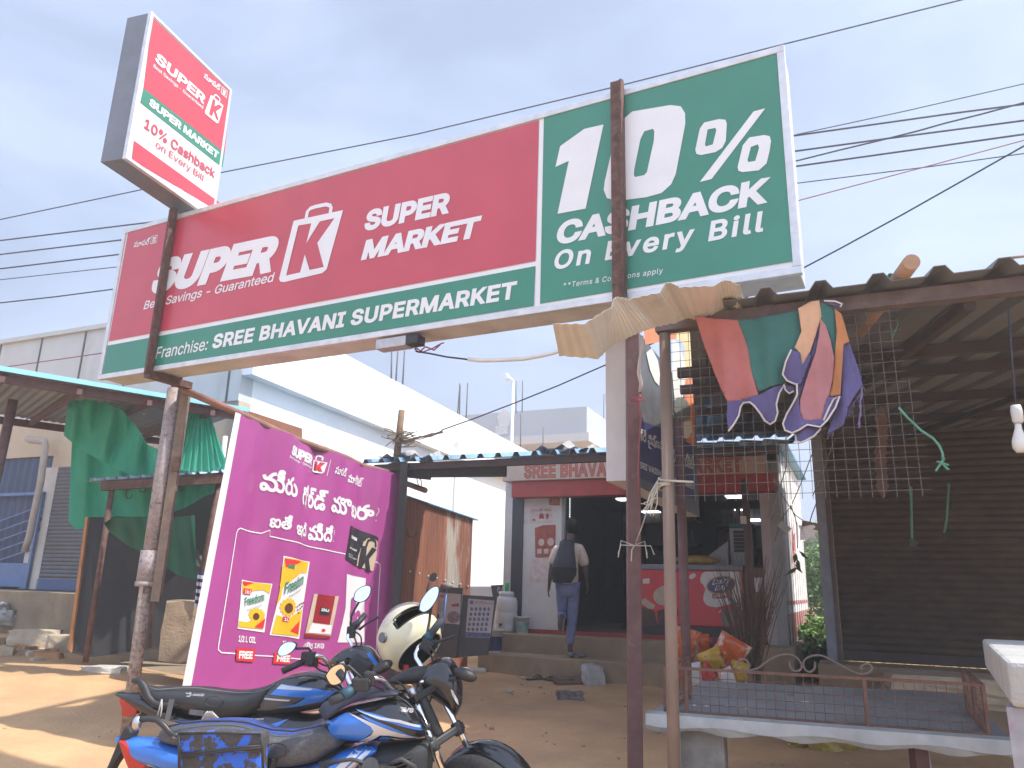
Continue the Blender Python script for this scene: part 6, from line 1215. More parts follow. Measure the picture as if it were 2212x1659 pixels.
cable('twisted pair of wires crossing the thick bunch', [s8(-100, 905), s8(132, 850), s8(330, 800), s8(560, 745), s8(760, 695), s8(900, 655), s8(1100, 605), s8(1322, 545), (2300, 200)], [11, 10.8, 10.5, 10.3, 10, 9.8, 9.6, 9.4, 9.2], .014)
cable('thin red wire crossing below the cables', [(-60, 803), (219, 763), s8(-100, 1130), s8(150, 1058), s8(820, 880), s8(1322, 745), (2300, 290)], [12, 11.5, 10.4, 10.2, 10, 9.8, 9.6], .009, mat('red_wire', (.25, .06, .07), .6))
cable('black cable at the left below the others', [(-60, 661), (120, 641), (243, 625), (500, 590)], [13, 12.6, 12.4, 12], .013)
cable('service cable climbing from the dry creeper over the stall roof to the upper right', [z('S7', 860, 590), z('S7', 1100, 505), z('S7', 1400, 390), z('S7', 1720, 262), z('S7', 2110, 92), (1500, 700), s8(175, 1410), s8(360, 1312), s8(670, 1143), s8(1000, 957), s8(1322, 775), (2300, 262)], [9.1, 8.8, 8.4, 8.0, 7.5, 7.0, 6.5, 6.3, 6, 5.8, 5.6, 5.4], .008)
# ---------------------------------------------------------------- greenery in the gap
LEAF = mat('leaf_green', (.11, .21, .045), .6, var=.45, scale=3); LEAF2 = mat('leaf_light', (.15, .27, .06), .6, var=.4, scale=3)
def leaves(b, c, rad, n_, sz, rd, shell=.55):
    for i in range(n_):
        while True:
            p_ = Vector((rd.uniform(-1, 1), rd.uniform(-1, 1), rd.uniform(-1, 1)))
            if shell < p_.length < 1: break
        P_ = Vector(c) + Vector((p_.x * rad[0], p_.y * rad[1], p_.z * rad[2])) * (1 + .15 * sin(5 * p_.x + 3 * p_.z)); a_ = rd.uniform(0, 6.28); t_ = rd.uniform(-.6, 1.0)
        d_ = Vector((cos(a_) * cos(t_), sin(a_) * cos(t_), sin(t_))); e_ = d_.cross(Vector((rd.uniform(-1, 1), rd.uniform(-1, 1), 1))).normalized(); s_ = sz * rd.uniform(.6, 1.3)
        b.add([P_, P_ + d_ * s_ * .5 + e_ * s_ * .28, P_ + d_ * s_, P_ + d_ * s_ * .5 - e_ * s_ * .28], [(0, 1, 2, 3)])
def bush(nm, label, c, rad, n_, sz, m_, seed, cat='bush', trunk=True):
    rd = random.Random(seed); t_ = thing(nm, label, cat, (c[0], c[1], gz(c[0], c[1])))
    b = MB()
    for k_ in range(7): o_ = Vector((rd.uniform(-.55, .55) * rad[0], rd.uniform(-.5, .5) * rad[1], rd.uniform(-.5, .45) * rad[2])); leaves(b, Vector(c) + o_, [r_ * rd.uniform(.4, .62) for r_ in rad], n_ // 7, sz, rd, .4)
    b.build('crown', m_, t_)
    b = MB(); g_ = gz(c[0], c[1])
    for k_ in range(5): a_ = k_ * 1.3; b.tube([Vector((c[0], c[1], g_ - .1)), Vector((c[0] + .2 * rad[0] * cos(a_), c[1] + .2 * rad[1] * sin(a_), lerp(g_, c[2], .5))), Vector((c[0] + .5 * rad[0] * cos(a_), c[1] + .5 * rad[1] * sin(a_), c[2] + .2 * rad[2]))], [.06 * rad[0] / 2, .04 * rad[0] / 2, .012], 6)
    b.build('trunk', mat('bark', (.16, .11, .07), .9, var=.3), t_)
P_ = U((1750, 1264), 21); bush('green_bush', 'tall rounded green bush filling the gap between the two shops', (P_.x, P_.y, P_.z), (1.5, 1.3, 1.0), 8000, .13, LEAF, 1)
P_ = U((1800, 1225), 33); bush('green_tree', 'taller pale green tree behind the rounded bush in the gap', (P_.x, P_.y, P_.z + .3), (2.6, 2.2, 1.9), 5200, .24, LEAF2, 2, 'tree')
P_ = U((1700, 1262), 34); bush('green_tree', 'darker green tree behind the shop side wall in the gap', (P_.x, P_.y, P_.z), (2.4, 2.2, 1.7), 4200, .24, LEAF, 3, 'tree')
P_ = U((1748, 1372), 13.2); bush('leafy_weed', 'bright leafy weed in the gap below the rounded bush', (P_.x, P_.y, P_.z), (.5, .45, .45), 1500, .11, LEAF2, 4, 'weed')
P_ = U((1757, 1420), 12.0); bush('leafy_weed', 'broad leafy weed nearest the table in the gap', (P_.x, P_.y, P_.z - .05), (.6, .45, .42), 1600, .12, LEAF, 5, 'weed')
P_ = U((1735, 1395), 12.7); bush('leafy_weed', 'low leafy weed against the shop plinth', (P_.x, P_.y, P_.z), (.42, .42, .42), 1200, .1, LEAF2, 6, 'weed')
b = MB(); rd = random.Random(12)
for i in range(5200):
    y_ = rd.uniform(12.5, 30); x_ = y_ * .375 + rd.uniform(-2.2, 3.4); h_ = rd.uniform(.1, .34); a_ = rd.uniform(0, 6.28); P_ = Vector((x_, y_, gz(x_, y_)))
    b.add([P_ + Vector((cos(a_) * .012, sin(a_) * .012, 0)), P_ - Vector((cos(a_) * .012, sin(a_) * .012, 0)), P_ + Vector((rd.uniform(-.1, .1), rd.uniform(-.1, .1), h_))], [(0, 1, 2)])
b.build('dry_grass', mat('dry_grass', (.30, .27, .07), .8, var=.4, scale=2, col2=(.12, .2, .04), thr=(.5, .7), scale2=.8), None, label='dry yellow green grass in the field beyond the gap', cat='grass', kind='stuff')
# ---------------------------------------------------------------- motorcycles
def inpoly(x, y, P):
    r = False
    for i in range(len(P)):
        (x1, y1), (x2, y2) = P[i], P[i - 1]
        if (y1 > y) != (y2 > y) and x < (x2 - x1) * (y - y1) / (y2 - y1) + x1: r = not r
    return r
LASTCV = []
def blob(b, secs, Y0, ns=40, nr=28, p=2.6, graph=None, dY=0.0, topk=None):
    "body panel lofted along the bike: (x, top, bottom, half width) in the side view at distance Y0; graph = printed shapes in that side view"
    pts = []
    for t_, bo, hw in [(U((s[0], s[1]), Y0), U((s[0], s[2]), Y0), s[3]) for s in secs]: pts.append(((t_.x + bo.x) / 2, t_.z, bo.z, hw))
    cv = []
    for i in range(ns + 1):
        t = i / ns * (len(pts) - 1); k = min(int(t), len(pts) - 2); f = t - k
        a = [pts[max(0, min(len(pts) - 1, j))] for j in (k - 1, k, k + 1, k + 2)]
        cv.append([.5 * (2 * a[1][m] + (a[2][m] - a[0][m]) * f + (2 * a[0][m] - 5 * a[1][m] + 4 * a[2][m] - a[3][m]) * f * f + (3 * a[1][m] - a[0][m] - 3 * a[2][m] + a[3][m]) * f ** 3) for m in range(4)])
    LASTCV[:] = [cv, Y0 + dY, p]
    rings = []
    for x, zt_, zb2, hw in cv:
        m_, h_ = (zt_ + zb2) / 2, abs(zt_ - zb2) / 2; r = []
        for j in range(nr):
            th = 2 * pi * j / nr; c, s = cos(th), sin(th)
            r.append(Vector((x, Y0 + dY - abs(hw) * math.copysign(abs(c) ** (2 / p), c), m_ + h_ * math.copysign(abs(s) ** (2 / p), s))))
        rings.append(r)
    k0 = b.k
    for i in range(ns):
        for j in range(nr):
            f = [rings[i][j], rings[i][(j + 1) % nr], rings[i + 1][(j + 1) % nr], rings[i + 1][j]]; c_ = sum(f, Vector()) / 4; b.k = k0
            if topk is not None and sin(2 * pi * (j + .5) / nr) > .90: b.k = topk
            if graph and abs(c_.y - Y0 - dY) > .01:
                u_, v_ = V((c_.x, Y0, c_.z))
                for k2, P in graph:
                    if inpoly(u_, v_, P): b.k = k2
            b.add(f, [(0, 1, 2, 3)], True)
    b.k = k0
    for r, fl in ((rings[0], 1), (rings[-1], 0)): b.add(r, [list(range(nr))[::-1] if fl else list(range(nr))], True)
    return b
def weld(o, d=1e-5):
    bm = bmesh.new(); bm.from_mesh(o.data); bmesh.ops.remove_doubles(bm, verts=bm.verts, dist=d); bmesh.ops.recalc_face_normals(bm, faces=bm.faces); bm.to_mesh(o.data); bm.free(); return o
def torus(b, c, ax, R, r, n=40, m=10, a0=0., a1=2 * pi, flat=1.0):
    ax = Vector(ax).normalized(); u = ZUP - ax * ax.z; u.normalize(); w_ = ax.cross(u); full = abs(a1 - a0 - 2 * pi) < 1e-6; P = []
    for i in range(n + 1):
        a = a0 + (a1 - a0) * i / n; d = u * cos(a) + w_ * sin(a); P.append([Vector(c) + d * (R + r * cos(2 * pi * k / m)) + ax * r * flat * sin(2 * pi * k / m) for k in range(m)])
    b.grid(P, True, True); return b
def stripes(par, name, m, *polys, off=.0025):
    "printed stripes laid on the near side of the last body panel"
    cv, Yc, p_ = LASTCV; b = MB()
    for pl in polys:
        V_, F_ = fill([[((lambda w: (w.x, w.z))(U(a, Yc))) for a in pl]], .012); P = []
        for x, zz in V_:
            xs = [c[0] for c in cv]; x = max(xs[0] + 1e-4, min(xs[-1] - 1e-4, x)); i = max(i for i in range(len(xs) - 1) if xs[i] <= x); f = (x - xs[i]) / max(1e-6, xs[i + 1] - xs[i])
            c = [lerp(cv[i][m_], cv[i + 1][m_], f) for m_ in range(4)]; mid, h = (c[1] + c[2]) / 2, abs(c[1] - c[2]) / 2
            s_ = max(-.96, min(.96, (zz - mid) / max(h, 1e-4))); th = math.asin(abs(s_) ** (p_ / 2)); P.append(Vector((x, Yc - abs(c[3]) * cos(th) ** (2 / p_) - off, mid + s_ * h)))
        b.add(P, F_, True)
    return b.build(name, m, par)
GLB = mat('gloss_black', (.012, .012, .014), .16, var=.1, coat=.5); BLUEP = mat('metallic_blue', (.030, .175, .60), .25, .15, var=.08, coat=.6); SILV = mat('silver_decal', (.52, .54, .58), .3, .2, var=.04)
DECG = mat('graphite_decal', (.07, .075, .09), .3, .2, var=.05); MBLK = mat('matt_black', (.02, .02, .021), .55, var=.25, scale=30); RUB = mat('tyre_rubber', (.022, .021, .02), .85, var=.3, scale=30, bump=.3)
SVIN = mat('black_vinyl', (.028, .028, .029), .42, var=.2, scale=60, bump=.25, bscale=260); GVIN = mat('grey_vinyl', (.080, .080, .082), .42, var=.3, scale=90, bump=.4, bscale=300)
QUILT = mat('blue_quilt', (.02, .055, .22), .55, var=.3, scale=28, bump=.5, bscale=40, col2=(.025, .028, .05), thr=(.55, .6), scale2=26)
REDL = mat('tail_lens', (.42, .018, .012), .18, var=.12, coat=.5); CREAMH = mat('helmet_cream', (.66, .60, .40), .25, var=.03, coat=.5)
ENG = mat('engine_grey', (.07, .07, .072), .5, .5, var=.3, scale=20); DCHR = mat('dull_chrome', (.50, .50, .5), .28, .9, var=.15)
MIRR = mat('mirror_glass', (.9, .92, .95), .02, 1.0, var=0)
def wheel(par, c, ax, R=.295):
    ax = Vector(ax).normalized(); wv = [o_ for o_ in ()]
    b = MB(); torus(b, c, ax, R - .04, .045, 44, 12); t_ = b.build('wheel', RUB, par)
    b = MB(); torus(b, c, ax, R - .085, .02, 44, 8); u = (ZUP - ax * ax.z).normalized(); w_ = ax.cross(u)
    for k in range(6): a = k * pi / 3; d = u * cos(a) + w_ * sin(a); b.beam(Vector(c) + d * .03, Vector(c) + d * (R - .09), .035, .02, up=ax)
    b.tube([Vector(c) - ax * .05, Vector(c) + ax * .05], .045, 14); b.build('rim', mat('black_alloy', (.03, .03, .032), .4, .5), t_)
    b = MB(); b.tube([Vector(c) + ax * .055, Vector(c) + ax * .06], .11, 24); b.build('brake_disc', DCHR, t_)
    return t_
def pan(b, k, pts, Y_, th, tilt=0.0):
    "flat plate cut to an outline of the side view; tilt leans its top away"
    cy = sum(p_[1] for p_ in pts) / len(pts); P = [U(z(k, *p_), Y_ - tilt * (z(k, *p_)[1] - z(k, 0, cy)[1])) for p_ in pts]; b.prism(P, Vector((0, th, 0))); return b
def mirror(par, k, pts, Y_, tilt, stem, Ys):
    b = MB(); cx = sum(p_[0] for p_ in pts) / len(pts); cy = sum(p_[1] for p_ in pts) / len(pts)
    big = [(cx + (x - cx) * 1.12, cy + (y - cy) * 1.10) for x, y in pts]
    sg = pan(b, k, big, Y_, .022, tilt).build('mirror', MBLK, par)
    b = MB(); pan(b, k, pts, Y_ - .003, .002, tilt).build('glass', MIRR, sg)
    b = MB(); b.tube([U(z(k, *p_), y_) for p_, y_ in zip(stem, Ys)], .007, 8); b.build('stem', MBLK, sg)
smoothp = lambda pts, n_=5: [(v.x, v.y) for v in curve([Vector((a, c_)) for a, c_ in pts] + [Vector(pts[0])], n_)][:-1]
F5 = lambda pts: q('S5', pts)
# ---- near motorcycle
YB = 3.7
nb = thing('motorcycle', 'nearer blue motorcycle with camouflage saddle bag and cream helmet on its handlebar', 'motorcycle', (U((650, 1600), YB).x, YB, 0), 'parked motorcycles')
b = MB(); blob(b, [(698, 1553, 1582, .05), (714, 1540, 1590, .085), (735, 1527, 1595, .115), (760, 1517, 1597, .135), (800, 1508, 1598, .145), (850, 1500, 1597, .145), (880, 1508, 1595, .135), (905, 1533, 1592, .105), (922, 1562, 1589, .05)], YB, 70, 44, 2.5)
tk = weld(b.build('fuel_tank', GLB, nb))
stripes(tk, 'blue_stripe', BLUEP, F5([(285, 1205), (470, 1110), (560, 1135), (705, 1215), (727, 1270), (590, 1372), (430, 1392), (330, 1330)]), F5([(540, 1075), (760, 1120), (1130, 1230), (1140, 1285), (900, 1200), (760, 1160)]), F5([(600, 1120), (860, 1220), (1110, 1345), (1000, 1330), (800, 1250)]), F5([(800, 1318), (1010, 1365), (870, 1348), (770, 1392), (720, 1386)]))
stripes(tk, 'silver_stripe', SILV, F5([(480, 1105), (560, 1130), (720, 1195), (870, 1260), (1000, 1305), (1110, 1353), (1000, 1345), (860, 1312), (780, 1308), (690, 1365), (640, 1388), (575, 1378), (700, 1305), (728, 1268), (700, 1222), (600, 1165)]), F5([(560, 1085), (800, 1143), (960, 1168), (1120, 1232), (1130, 1255), (950, 1192), (780, 1162)]), F5([(870, 1336), (1000, 1366), (900, 1362)]), off=.0045)
TK = Plane((0, YB - .148, 0), (1, 0, 0)); p = Print(TK, .0); p.text('S5', 'TVS', (918, 1140), (1040, 1152), (925, 1098), .05); p.done('tank_badge', SILV, nb)
b = MB(); blob(b, [(352, 1578, 1592, .045), (370, 1566, 1602, .085), (440, 1556, 1614, .115), (500, 1553, 1624, .125), (540, 1558, 1634, .13), (590, 1575, 1648, .135), (640, 1577, 1650, .135), (690, 1564, 1640, .125), (715, 1561, 1626, .11), (735, 1573, 1613, .09), (749, 1588, 1600, .04)], YB, 60, 40, 3.2, topk=1); weld(b.build('seat', [GVIN, QUILT], nb))
b = MB(); b.tube([U(p_, YB - .10) for p_ in q('S4', [(620, 905), (760, 872), (960, 850), (1200, 848), (1350, 865), (1560, 925), (1750, 940), (1950, 900), (2070, 878)])], .0035, 6); b.build('seat_piping', MBLK, nb)
b = MB(); blob(b, [(256, 1590, 1600, .03), (300, 1592, 1640, .065), (350, 1597, 1656, .095), (390, 1606, 1668, .11), (470, 1622, 1690, .12), (560, 1640, 1700, .12)], YB, 40, 28, 2.6); weld(b.build('tail_fairing', BLUEP, nb))
b = MB(); blob(b, [(556, 1654, 1705, .12), (640, 1652, 1700, .13), (700, 1638, 1690, .135), (745, 1615, 1675, .137), (790, 1604, 1645, .132), (819, 1606, 1620, .10)], YB, 50, 36, 2.8); sp_ = weld(b.build('side_panel', BLUEP, nb))
stripes(sp_, 'silver_stripe', SILV, F5([(560, 1428), (640, 1428), (380, 1680), (300, 1680)]), F5([(665, 1430), (705, 1440), (480, 1680), (400, 1680)]))
stripes(sp_, 'vent_mesh', GVIN, F5([(0, 1660), (180, 1590), (360, 1520), (356, 1565), (240, 1640), (140, 1680)]))
b = MB(); P_ = q('F', [(254, 1600), (266, 1601), (296, 1628), (324, 1640), (311, 1659), (296, 1674), (276, 1662), (263, 1630)]); P3 = [U(p_, YB - .06) for p_ in P_]; b.prism(P3, Vector((0, .12, 0))); b.build('tail_light', REDL, nb, bevel=.008)
b = MB(); b.prism([U(p_, YB - .04) for p_ in q('S4', [(240, 930), (290, 890), (330, 960), (260, 1100), (150, 1260), (80, 1400), (30, 1400), (110, 1240)])], Vector((0, .08, 0))); b.build('rear_mudguard', MBLK, nb, bevel=.01)
b = MB()
for yy in (YB - .10, YB + .10): b.tube([U(p_, yy) for p_ in q('S4', [(390, 840), (470, 828), (550, 838), (610, 890), (650, 940), (700, 975), (760, 990)])], .0135, 10)
b.build('grab_rail', mat('worn_black_paint', (.025, .025, .025), .35, var=.2, scale=8, col2=(.5, .5, .5), thr=(.66, .7), scale2=10), nb)
b = MB(); b.ball(U(z('S4', 372, 868), YB - .10), .026, 12, (.8, .8, 1.2)); b.build('rail_knob', DCHR, nb)
b = MB(); torus(b, U(z('S4', 1600, 1112), YB - .17), (0, 1, 0), .1, .007, 30, 8); o = b.build('foot_guard_ring', MBLK, nb)
cR = U(z('S4', 1600, 1112), YB - .17)
for v in o.data.vertices:
    w_ = v.co + Vector(nb['_w']) - cR; w_.x *= .48 if False else .46; w_.z *= .30; v.co = w_ + cR - Vector(nb['_w'])
b = MB(); b.beam(U(z('S4', 1585, 1180), YB - .17), U(z('S4', 1550, 1300), YB - .16), .03, .02); b.build('guard_lever', MBLK, nb)
# engine, frame
b = MB(); blob(b, [(690, 1612, 1720, .07), (780, 1606, 1760, .11), (860, 1600, 1770, .11), (915, 1594, 1740, .08), (935, 1590, 1660, .04)], YB + .02, 24, 20, 3); weld(b.build('engine_block', MBLK, nb))
b = MB()
for k in range(8): c_ = U((858 + 2 * k, 1636 + 9 * k), YB - .02); b.box(c_, (.15, .24, .006), R=Matrix.Rotation(-.35, 3, 'Y'))
b.box(U((815, 1690), YB - .12), (.16, .06, .14)); b.tube([U((800, 1655), YB - .13), U((800, 1655), YB - .16)], .035, 16); b.build('engine_fins', ENG, nb)
b = MB(); b.tube([U((840, 1650), YB - .13), U((868, 1640), YB - .14), U((895, 1656), YB - .13), U((900, 1690), YB - .1)], .011, 8); b.tube([U((690, 1650), YB - .13), U((760, 1640), YB - .14), U((830, 1662), YB - .13)], .008, 8); b.build('engine_hoses', mat('rubber_grey', (.045, .045, .045), .6), nb)
b = MB(); b.tube([U((931, 1590), YB), U((912, 1660), YB), U((905, 1740), YB)], .018, 10); b.tube([U((740, 1600), YB), U((930, 1570), YB)], .018, 10); b.tube([U((400, 1660), YB), U((740, 1620), YB)], .015, 8); b.build('frame', MBLK, nb)
# fork, bars, wheels
At, Ab, Bt, Bb = U((937, 1474), 3.80), U((1019, 1631), 3.80), U((893, 1500), 3.70), U((956, 1659), 3.70)
axl = (At - Bt).normalized(); fd = ((Ab - At).normalized() + (Bb - Bt).normalized()).normalized()
for t_, e_ in ((At, Ab), (Bt, Bb)):
    dd = (e_ - t_).normalized(); b = MB(); b.tube([t_ - dd * .01, t_ + dd * .46], .0145, 14); fk = b.build('fork_tube', CHROME, nb)
    b = MB(); b.tube([t_ + dd * .43, t_ + dd * .66], .022, 14); b.build('fork_slider', MBLK, fk)
mA = (At + Bt) / 2; wc = mA + fd * .63 + fd.cross(axl) * 0
lc1, lc2 = At + (Ab - At).normalized() * .23, Bt + (Bb - Bt).normalized() * .23
b = MB(); b.beam(lc1 + axl * .03, lc2 - axl * .03, .045, .035, up=fd); b.tube([lc1 - fd * .03, lc1 + fd * .03], .026, 12); b.tube([lc2 - fd * .03, lc2 + fd * .03], .026, 12); b.beam(At + axl * .02 + fd * .02, Bt - axl * .02 + fd * .02, .05, .03, up=fd); b.tube([mA + fd * .0 - Vector((.035, 0, 0)), (lc1 + lc2) / 2 - Vector((.035, 0, 0))], .03, 12); b.build('triple_clamp', MBLK, nb, bevel=.008)
for c_ in (At, Bt): b = MB(); b.tube([c_ - fd * .03, c_ + fd * .012], .018, 12); b.build('fork_cap', DCHR, nb)
wheel(nb, wc, axl)
b = MB(); fwd = axl.cross(ZUP).normalized(); fwd = fwd if fwd.x > 0 else -fwd; P = []
for i in range(25):
    a = lerp(-.95, 1.25, i / 24); d = ZUP * cos(a) + fwd * -sin(a); hw_ = .062; P.append([wc + d * (.335 - .02 * abs(s_)) + axl * s_ * hw_ - d * (.03 if abs(s_) > .9 else 0) for s_ in (-1, -.6, 0, .6, 1)])
b.grid(P, True); b.build('front_fender', GLB, nb, solid=.004)
rw = U((372, 1760), YB); rw.z = .29; wheel(nb, rw, (0, 1, 0))
b = MB(); b.tube([U(z('S5', *p_), y_) for p_, y_ in zip(((1100, 880), (1140, 860), (1148, 800), (1120, 730), (1070, 650), (1065, 610), (1090, 550), (1150, 500)), (3.78, 3.79, 3.82, 3.85, 3.88, 3.9, 3.92, 3.94))], .0115, 12); hb = b.build('handlebar', CHROME, nb)
b = MB(); b.tube([U(z('S5', *p_), y_) for p_, y_ in zip(((960, 960), (900, 970), (820, 915), (780, 860), (740, 838), (680, 832), (620, 860)), (3.72, 3.68, 3.64, 3.61, 3.59, 3.57, 3.55))], .0115, 12); b.build('handlebar', CHROME, nb)
b = MB(); b.tube([U(z('S5', *p_), y_) for p_, y_ in (((1170, 475), 3.94), ((1205, 425), 3.96), ((1300, 295), 4.02))], [.017, .019, .018], 14); lg = b.build('grip', mat('grip_rubber', (.03, .033, .04), .7, var=.3, bump=.4, bscale=200), nb)
b = MB(); b.tube([U(z('S5', 1150, 480), 3.935), U(z('S5', 1195, 440), 3.955)], .023, 14); b.build('grip_collar', mat('teal_rubber', (.02, .075, .11), .6), lg)
b = MB(); b.tube([U(z('S5', *p_), y_) for p_, y_ in (((500, 940), 3.55), ((420, 990), 3.52), ((280, 1050), 3.47))], [.019, .02, .018], 14); rg = b.build('grip', mat('grip_rubber', (.03, .033, .04), .7), nb)
b = MB(); b.tube([U(z('S5', 490, 925), 3.545), U(z('S5', 385, 1000), 3.505)], .0225, 14); b.build('grip_collar', mat('teal_rubber', (.02, .075, .11), .6), rg)
b = MB(); b.box(U(z('S5', 560, 890), 3.55), (.075, .06, .055)); b.box(U(z('S5', 640, 840), 3.57), (.05, .05, .06)); b.ball(U(z('S5', 620, 800), 3.57), .018, 10); b.build('switch_gear', MBLK, nb, bevel=.008)
b = MB(); b.box(U(z('S5', 1165, 530), 3.93), (.06, .06, .055), R=Matrix.Rotation(.6, 3, 'Y')); b.box(U(z('S5', 1230, 520), 3.95), (.04, .04, .04)); b.build('switch_gear', MBLK, nb, bevel=.008)
b = MB(); b.tube([U(z('S5', *p_), 3.93) for p_ in ((1200, 540), (1290, 490), (1400, 452), (1425, 445))], [.008, .007, .006, .009], 8); b.build('clutch_lever', MBLK, nb)
b = MB(); b.tube([U(z('S5', *p_), 3.6) for p_ in ((640, 810), (700, 770), (760, 730), (810, 705))], [.01, .011, .012, .016], 8); b.build('brake_lever', MBLK, nb)
mirror(nb, 'S5', smoothp([(1100, 205), (1112, 130), (1160, 55), (1215, 5), (1262, -4), (1272, 40), (1250, 110), (1195, 190), (1140, 222)]), 3.98, .0012, [(1200, 200), (1190, 300), (1170, 420), (1165, 500)], [4.0, 3.98, 3.95, 3.94])
mirror(nb, 'S5', smoothp([(240, 812), (290, 742), (370, 706), (408, 735), (410, 790), (385, 862), (322, 893), (276, 880)], 3), 3.5, -.0016, [(405, 735), (445, 720), (520, 790), (590, 850)], [3.52, 3.53, 3.54, 3.55])
b = MB(); blob(b, [(888, 1466, 1476, .04), (912, 1443, 1496, .085), (942, 1424, 1510, .105), (968, 1421, 1532, .115), (986, 1442, 1547, .105), (999, 1482, 1522, .055)], 3.87, 40, 30, 2.6); hc_ = weld(b.build('headlight_cowl', GLB, nb)); stripes(hc_, 'silver_stripe', SILV, F5([(1400, 905), (1422, 920), (1462, 1010), (1470, 1060), (1455, 1045), (1412, 955)]))
b = MB(); blob(b, [(842, 1468, 1476, .03), (865, 1452, 1478, .07), (895, 1440, 1476, .08), (925, 1438, 1470, .05)], 3.84, 20, 18, 2.6); weld(b.build('instrument_visor', MBLK, nb))
b = MB(); b.ball(U(z('S5', 1520, 800), 3.72), .045, 14, (1.25, .7, .62), Matrix.Rotation(.35, 3, 'Y')); ind = b.build('indicator', MBLK, nb)
b = MB(); b.tube([U(z('S5', 1450, 830), 3.73), U(z('S5', 1300, 868), 3.8)], .011, 8); b.build('indicator_stalk', MBLK, ind)
b = MB(); b.ball(U(z('S5', 760, 730), 4.0), .045, 14, (1.2, .7, .62), Matrix.Rotation(-.5, 3, 'Y')); b.build('indicator', MBLK, nb)
b = MB(); rd = random.Random(4)
for pts, Y_ in (([(680, 840), (760, 870), (880, 860), (960, 920), (1010, 1010)], 3.68), ([(1150, 560), (1210, 640), (1215, 760), (1180, 860)], 3.86), ([(1180, 540), (1250, 620), (1280, 800), (1210, 1000), (1140, 1180)], 3.84), ([(640, 880), (800, 960), (960, 1040), (1060, 1150), (1110, 1300)], 3.62), ([(1060, 1170), (1150, 1350), (1200, 1460), (1230, 1600)], 3.66)): b.tube([U(z('S5', p_.x, p_.y), Y_) for p_ in curve(pts, 5)], .0045, 6)
b.build('control_cables', MBLK, nb)
# leather bib on the tank
b = MB(); tp_ = q('S5', [(170, 1145), (215, 1080), (330, 1020), (480, 975), (600, 945), (690, 930), (800, 925), (900, 945)]); bt_ = q('S5', [(225, 1235), (290, 1190), (375, 1120), (480, 1070), (620, 1030), (720, 1012), (830, 1005), (900, 995)])
b.grid([[U((lerp(a_[0], c_[0], j / 6), lerp(a_[1], c_[1], j / 6)), YB - .0 - .115 * (j / 6) ** .7) + Vector((0, 0, .006)) for a_, c_ in zip(tp_, bt_)] for j in range(7)], True); b.build('tank_bib', mat('navy_bib', (.022, .024, .042), .6, var=.3, scale=20), nb, solid=.008)
# saddle bag, a thing of its own
CAMO = mat('blue_camouflage', (.055, .05, .048), .75, var=.15, scale=60, col2=(.03, .12, .55), thr=(.53, .54), scale2=14, detail=0)
sb = thing('saddle_bag', 'blue and grey camouflage saddle bag strapped beside the grey seat', 'bag', tuple(U((474, 1650), YB - .2)))
def rb(x0, x1, y0, y1, Y_, th): # slab between picture corners
    P = [U(p_, Y_) for p_ in ((x0, y1), (x1, y1), (x1, y0), (x0, y0))]; return MB().prism(P, Vector((0, th, 0)))
rb(385, 563, 1586, 1712, YB - .27, .14).build('pouch', CAMO, sb, bevel=.02)
rb(383, 565, 1583, 1626, YB - .285, .02).build('flap', CAMO, sb, bevel=.008)
b = MB()
for pts in ([(770, 1170), (1000, 1135), (1250, 1105), (1490, 1085)], [(765, 1150), (1000, 1118), (1250, 1085), (1488, 1068)], [(738, 960), (742, 1100), (745, 1300)], [(1465, 960), (1478, 1080), (1488, 1300)], [(738, 962), (1100, 955), (1465, 962)]): b.tube([U(z('S4', *p_), YB - .29) for p_ in pts], .0055, 8, flat=.6)
b.build('black_binding', MBLK, sb)
# ---- helmet
HC = U((882, 1381), 4.22); HR = .164
na = Vector((.63, -.46, -.62)).normalized(); fa = Vector((.12, -.30, .95)); fa = (fa - na * fa.dot(na)).normalized(); la = na.cross(fa)
hm = thing('helmet', 'cream full face helmet with raised clear visor hung on the left grip', 'helmet', tuple(HC - ZUP * HR))
def hp(ph, ps, k=1.0):
    d = na * cos(ph) + (fa * cos(ps) + la * sin(ps)) * sin(ph); f_ = d.dot(fa); a_ = d.dot(na)
    s_ = 1 + .13 * max(0, f_) ** 2 + .10 * max(0, f_) * max(0, a_ + .1); return HC + d * HR * s_ * k
def hshell(b, k, test, nph=48, nps=84):
    P = [[hp(pi * (i / nph), 2 * pi * j / nps, k) for j in range(nps)] for i in range(nph + 1)]
    for i in range(nph):
        for j in range(nps):
            ph, ps = pi * (i + .5) / nph, 2 * pi * (j + .5) / nps; ps = ps if ps < pi else ps - 2 * pi
            if test(degrees(ph), degrees(ps)): b.add([P[i][j], P[i][(j + 1) % nps], P[i + 1][(j + 1) % nps], P[i + 1][j]], [(0, 1, 2, 3)], True)
degrees = math.degrees
eye = lambda ph, ps: abs(ps) < 50 and 85 < ph < 108 - (abs(ps) / 50) ** 4 * 8
b = MB(); hshell(b, 1.0, lambda ph, ps: ph > 52 and not eye(ph, ps)); weld(b.build('shell', CREAMH, hm))
b = MB(); hshell(b, .93, lambda ph, ps: ph > 49 and not (abs(ps) < 47 and 87 < ph < 106)); weld(b.build('lining', mat('helmet_lining', (.012, .012, .013), .95), hm))
b = MB(); b.tube([hp(radians(52), 2 * pi * i / 60, .985) for i in range(61)], .006, 6); b.build('neck_trim', CREAMH, hm)
b = MB(); b.tube([hp(radians(85 if i <= 30 else 107), radians(-49 + 98 * ((i if i <= 30 else 60 - i) / 30)), 1.0) for i in range(61)] + [hp(radians(85), radians(-49), 1.0)], .004, 6); b.build('eye_trim', MBLK, hm)
VIS = mat('clear_visor', (.55, .52, .52), .08, var=.05, alpha=.28)
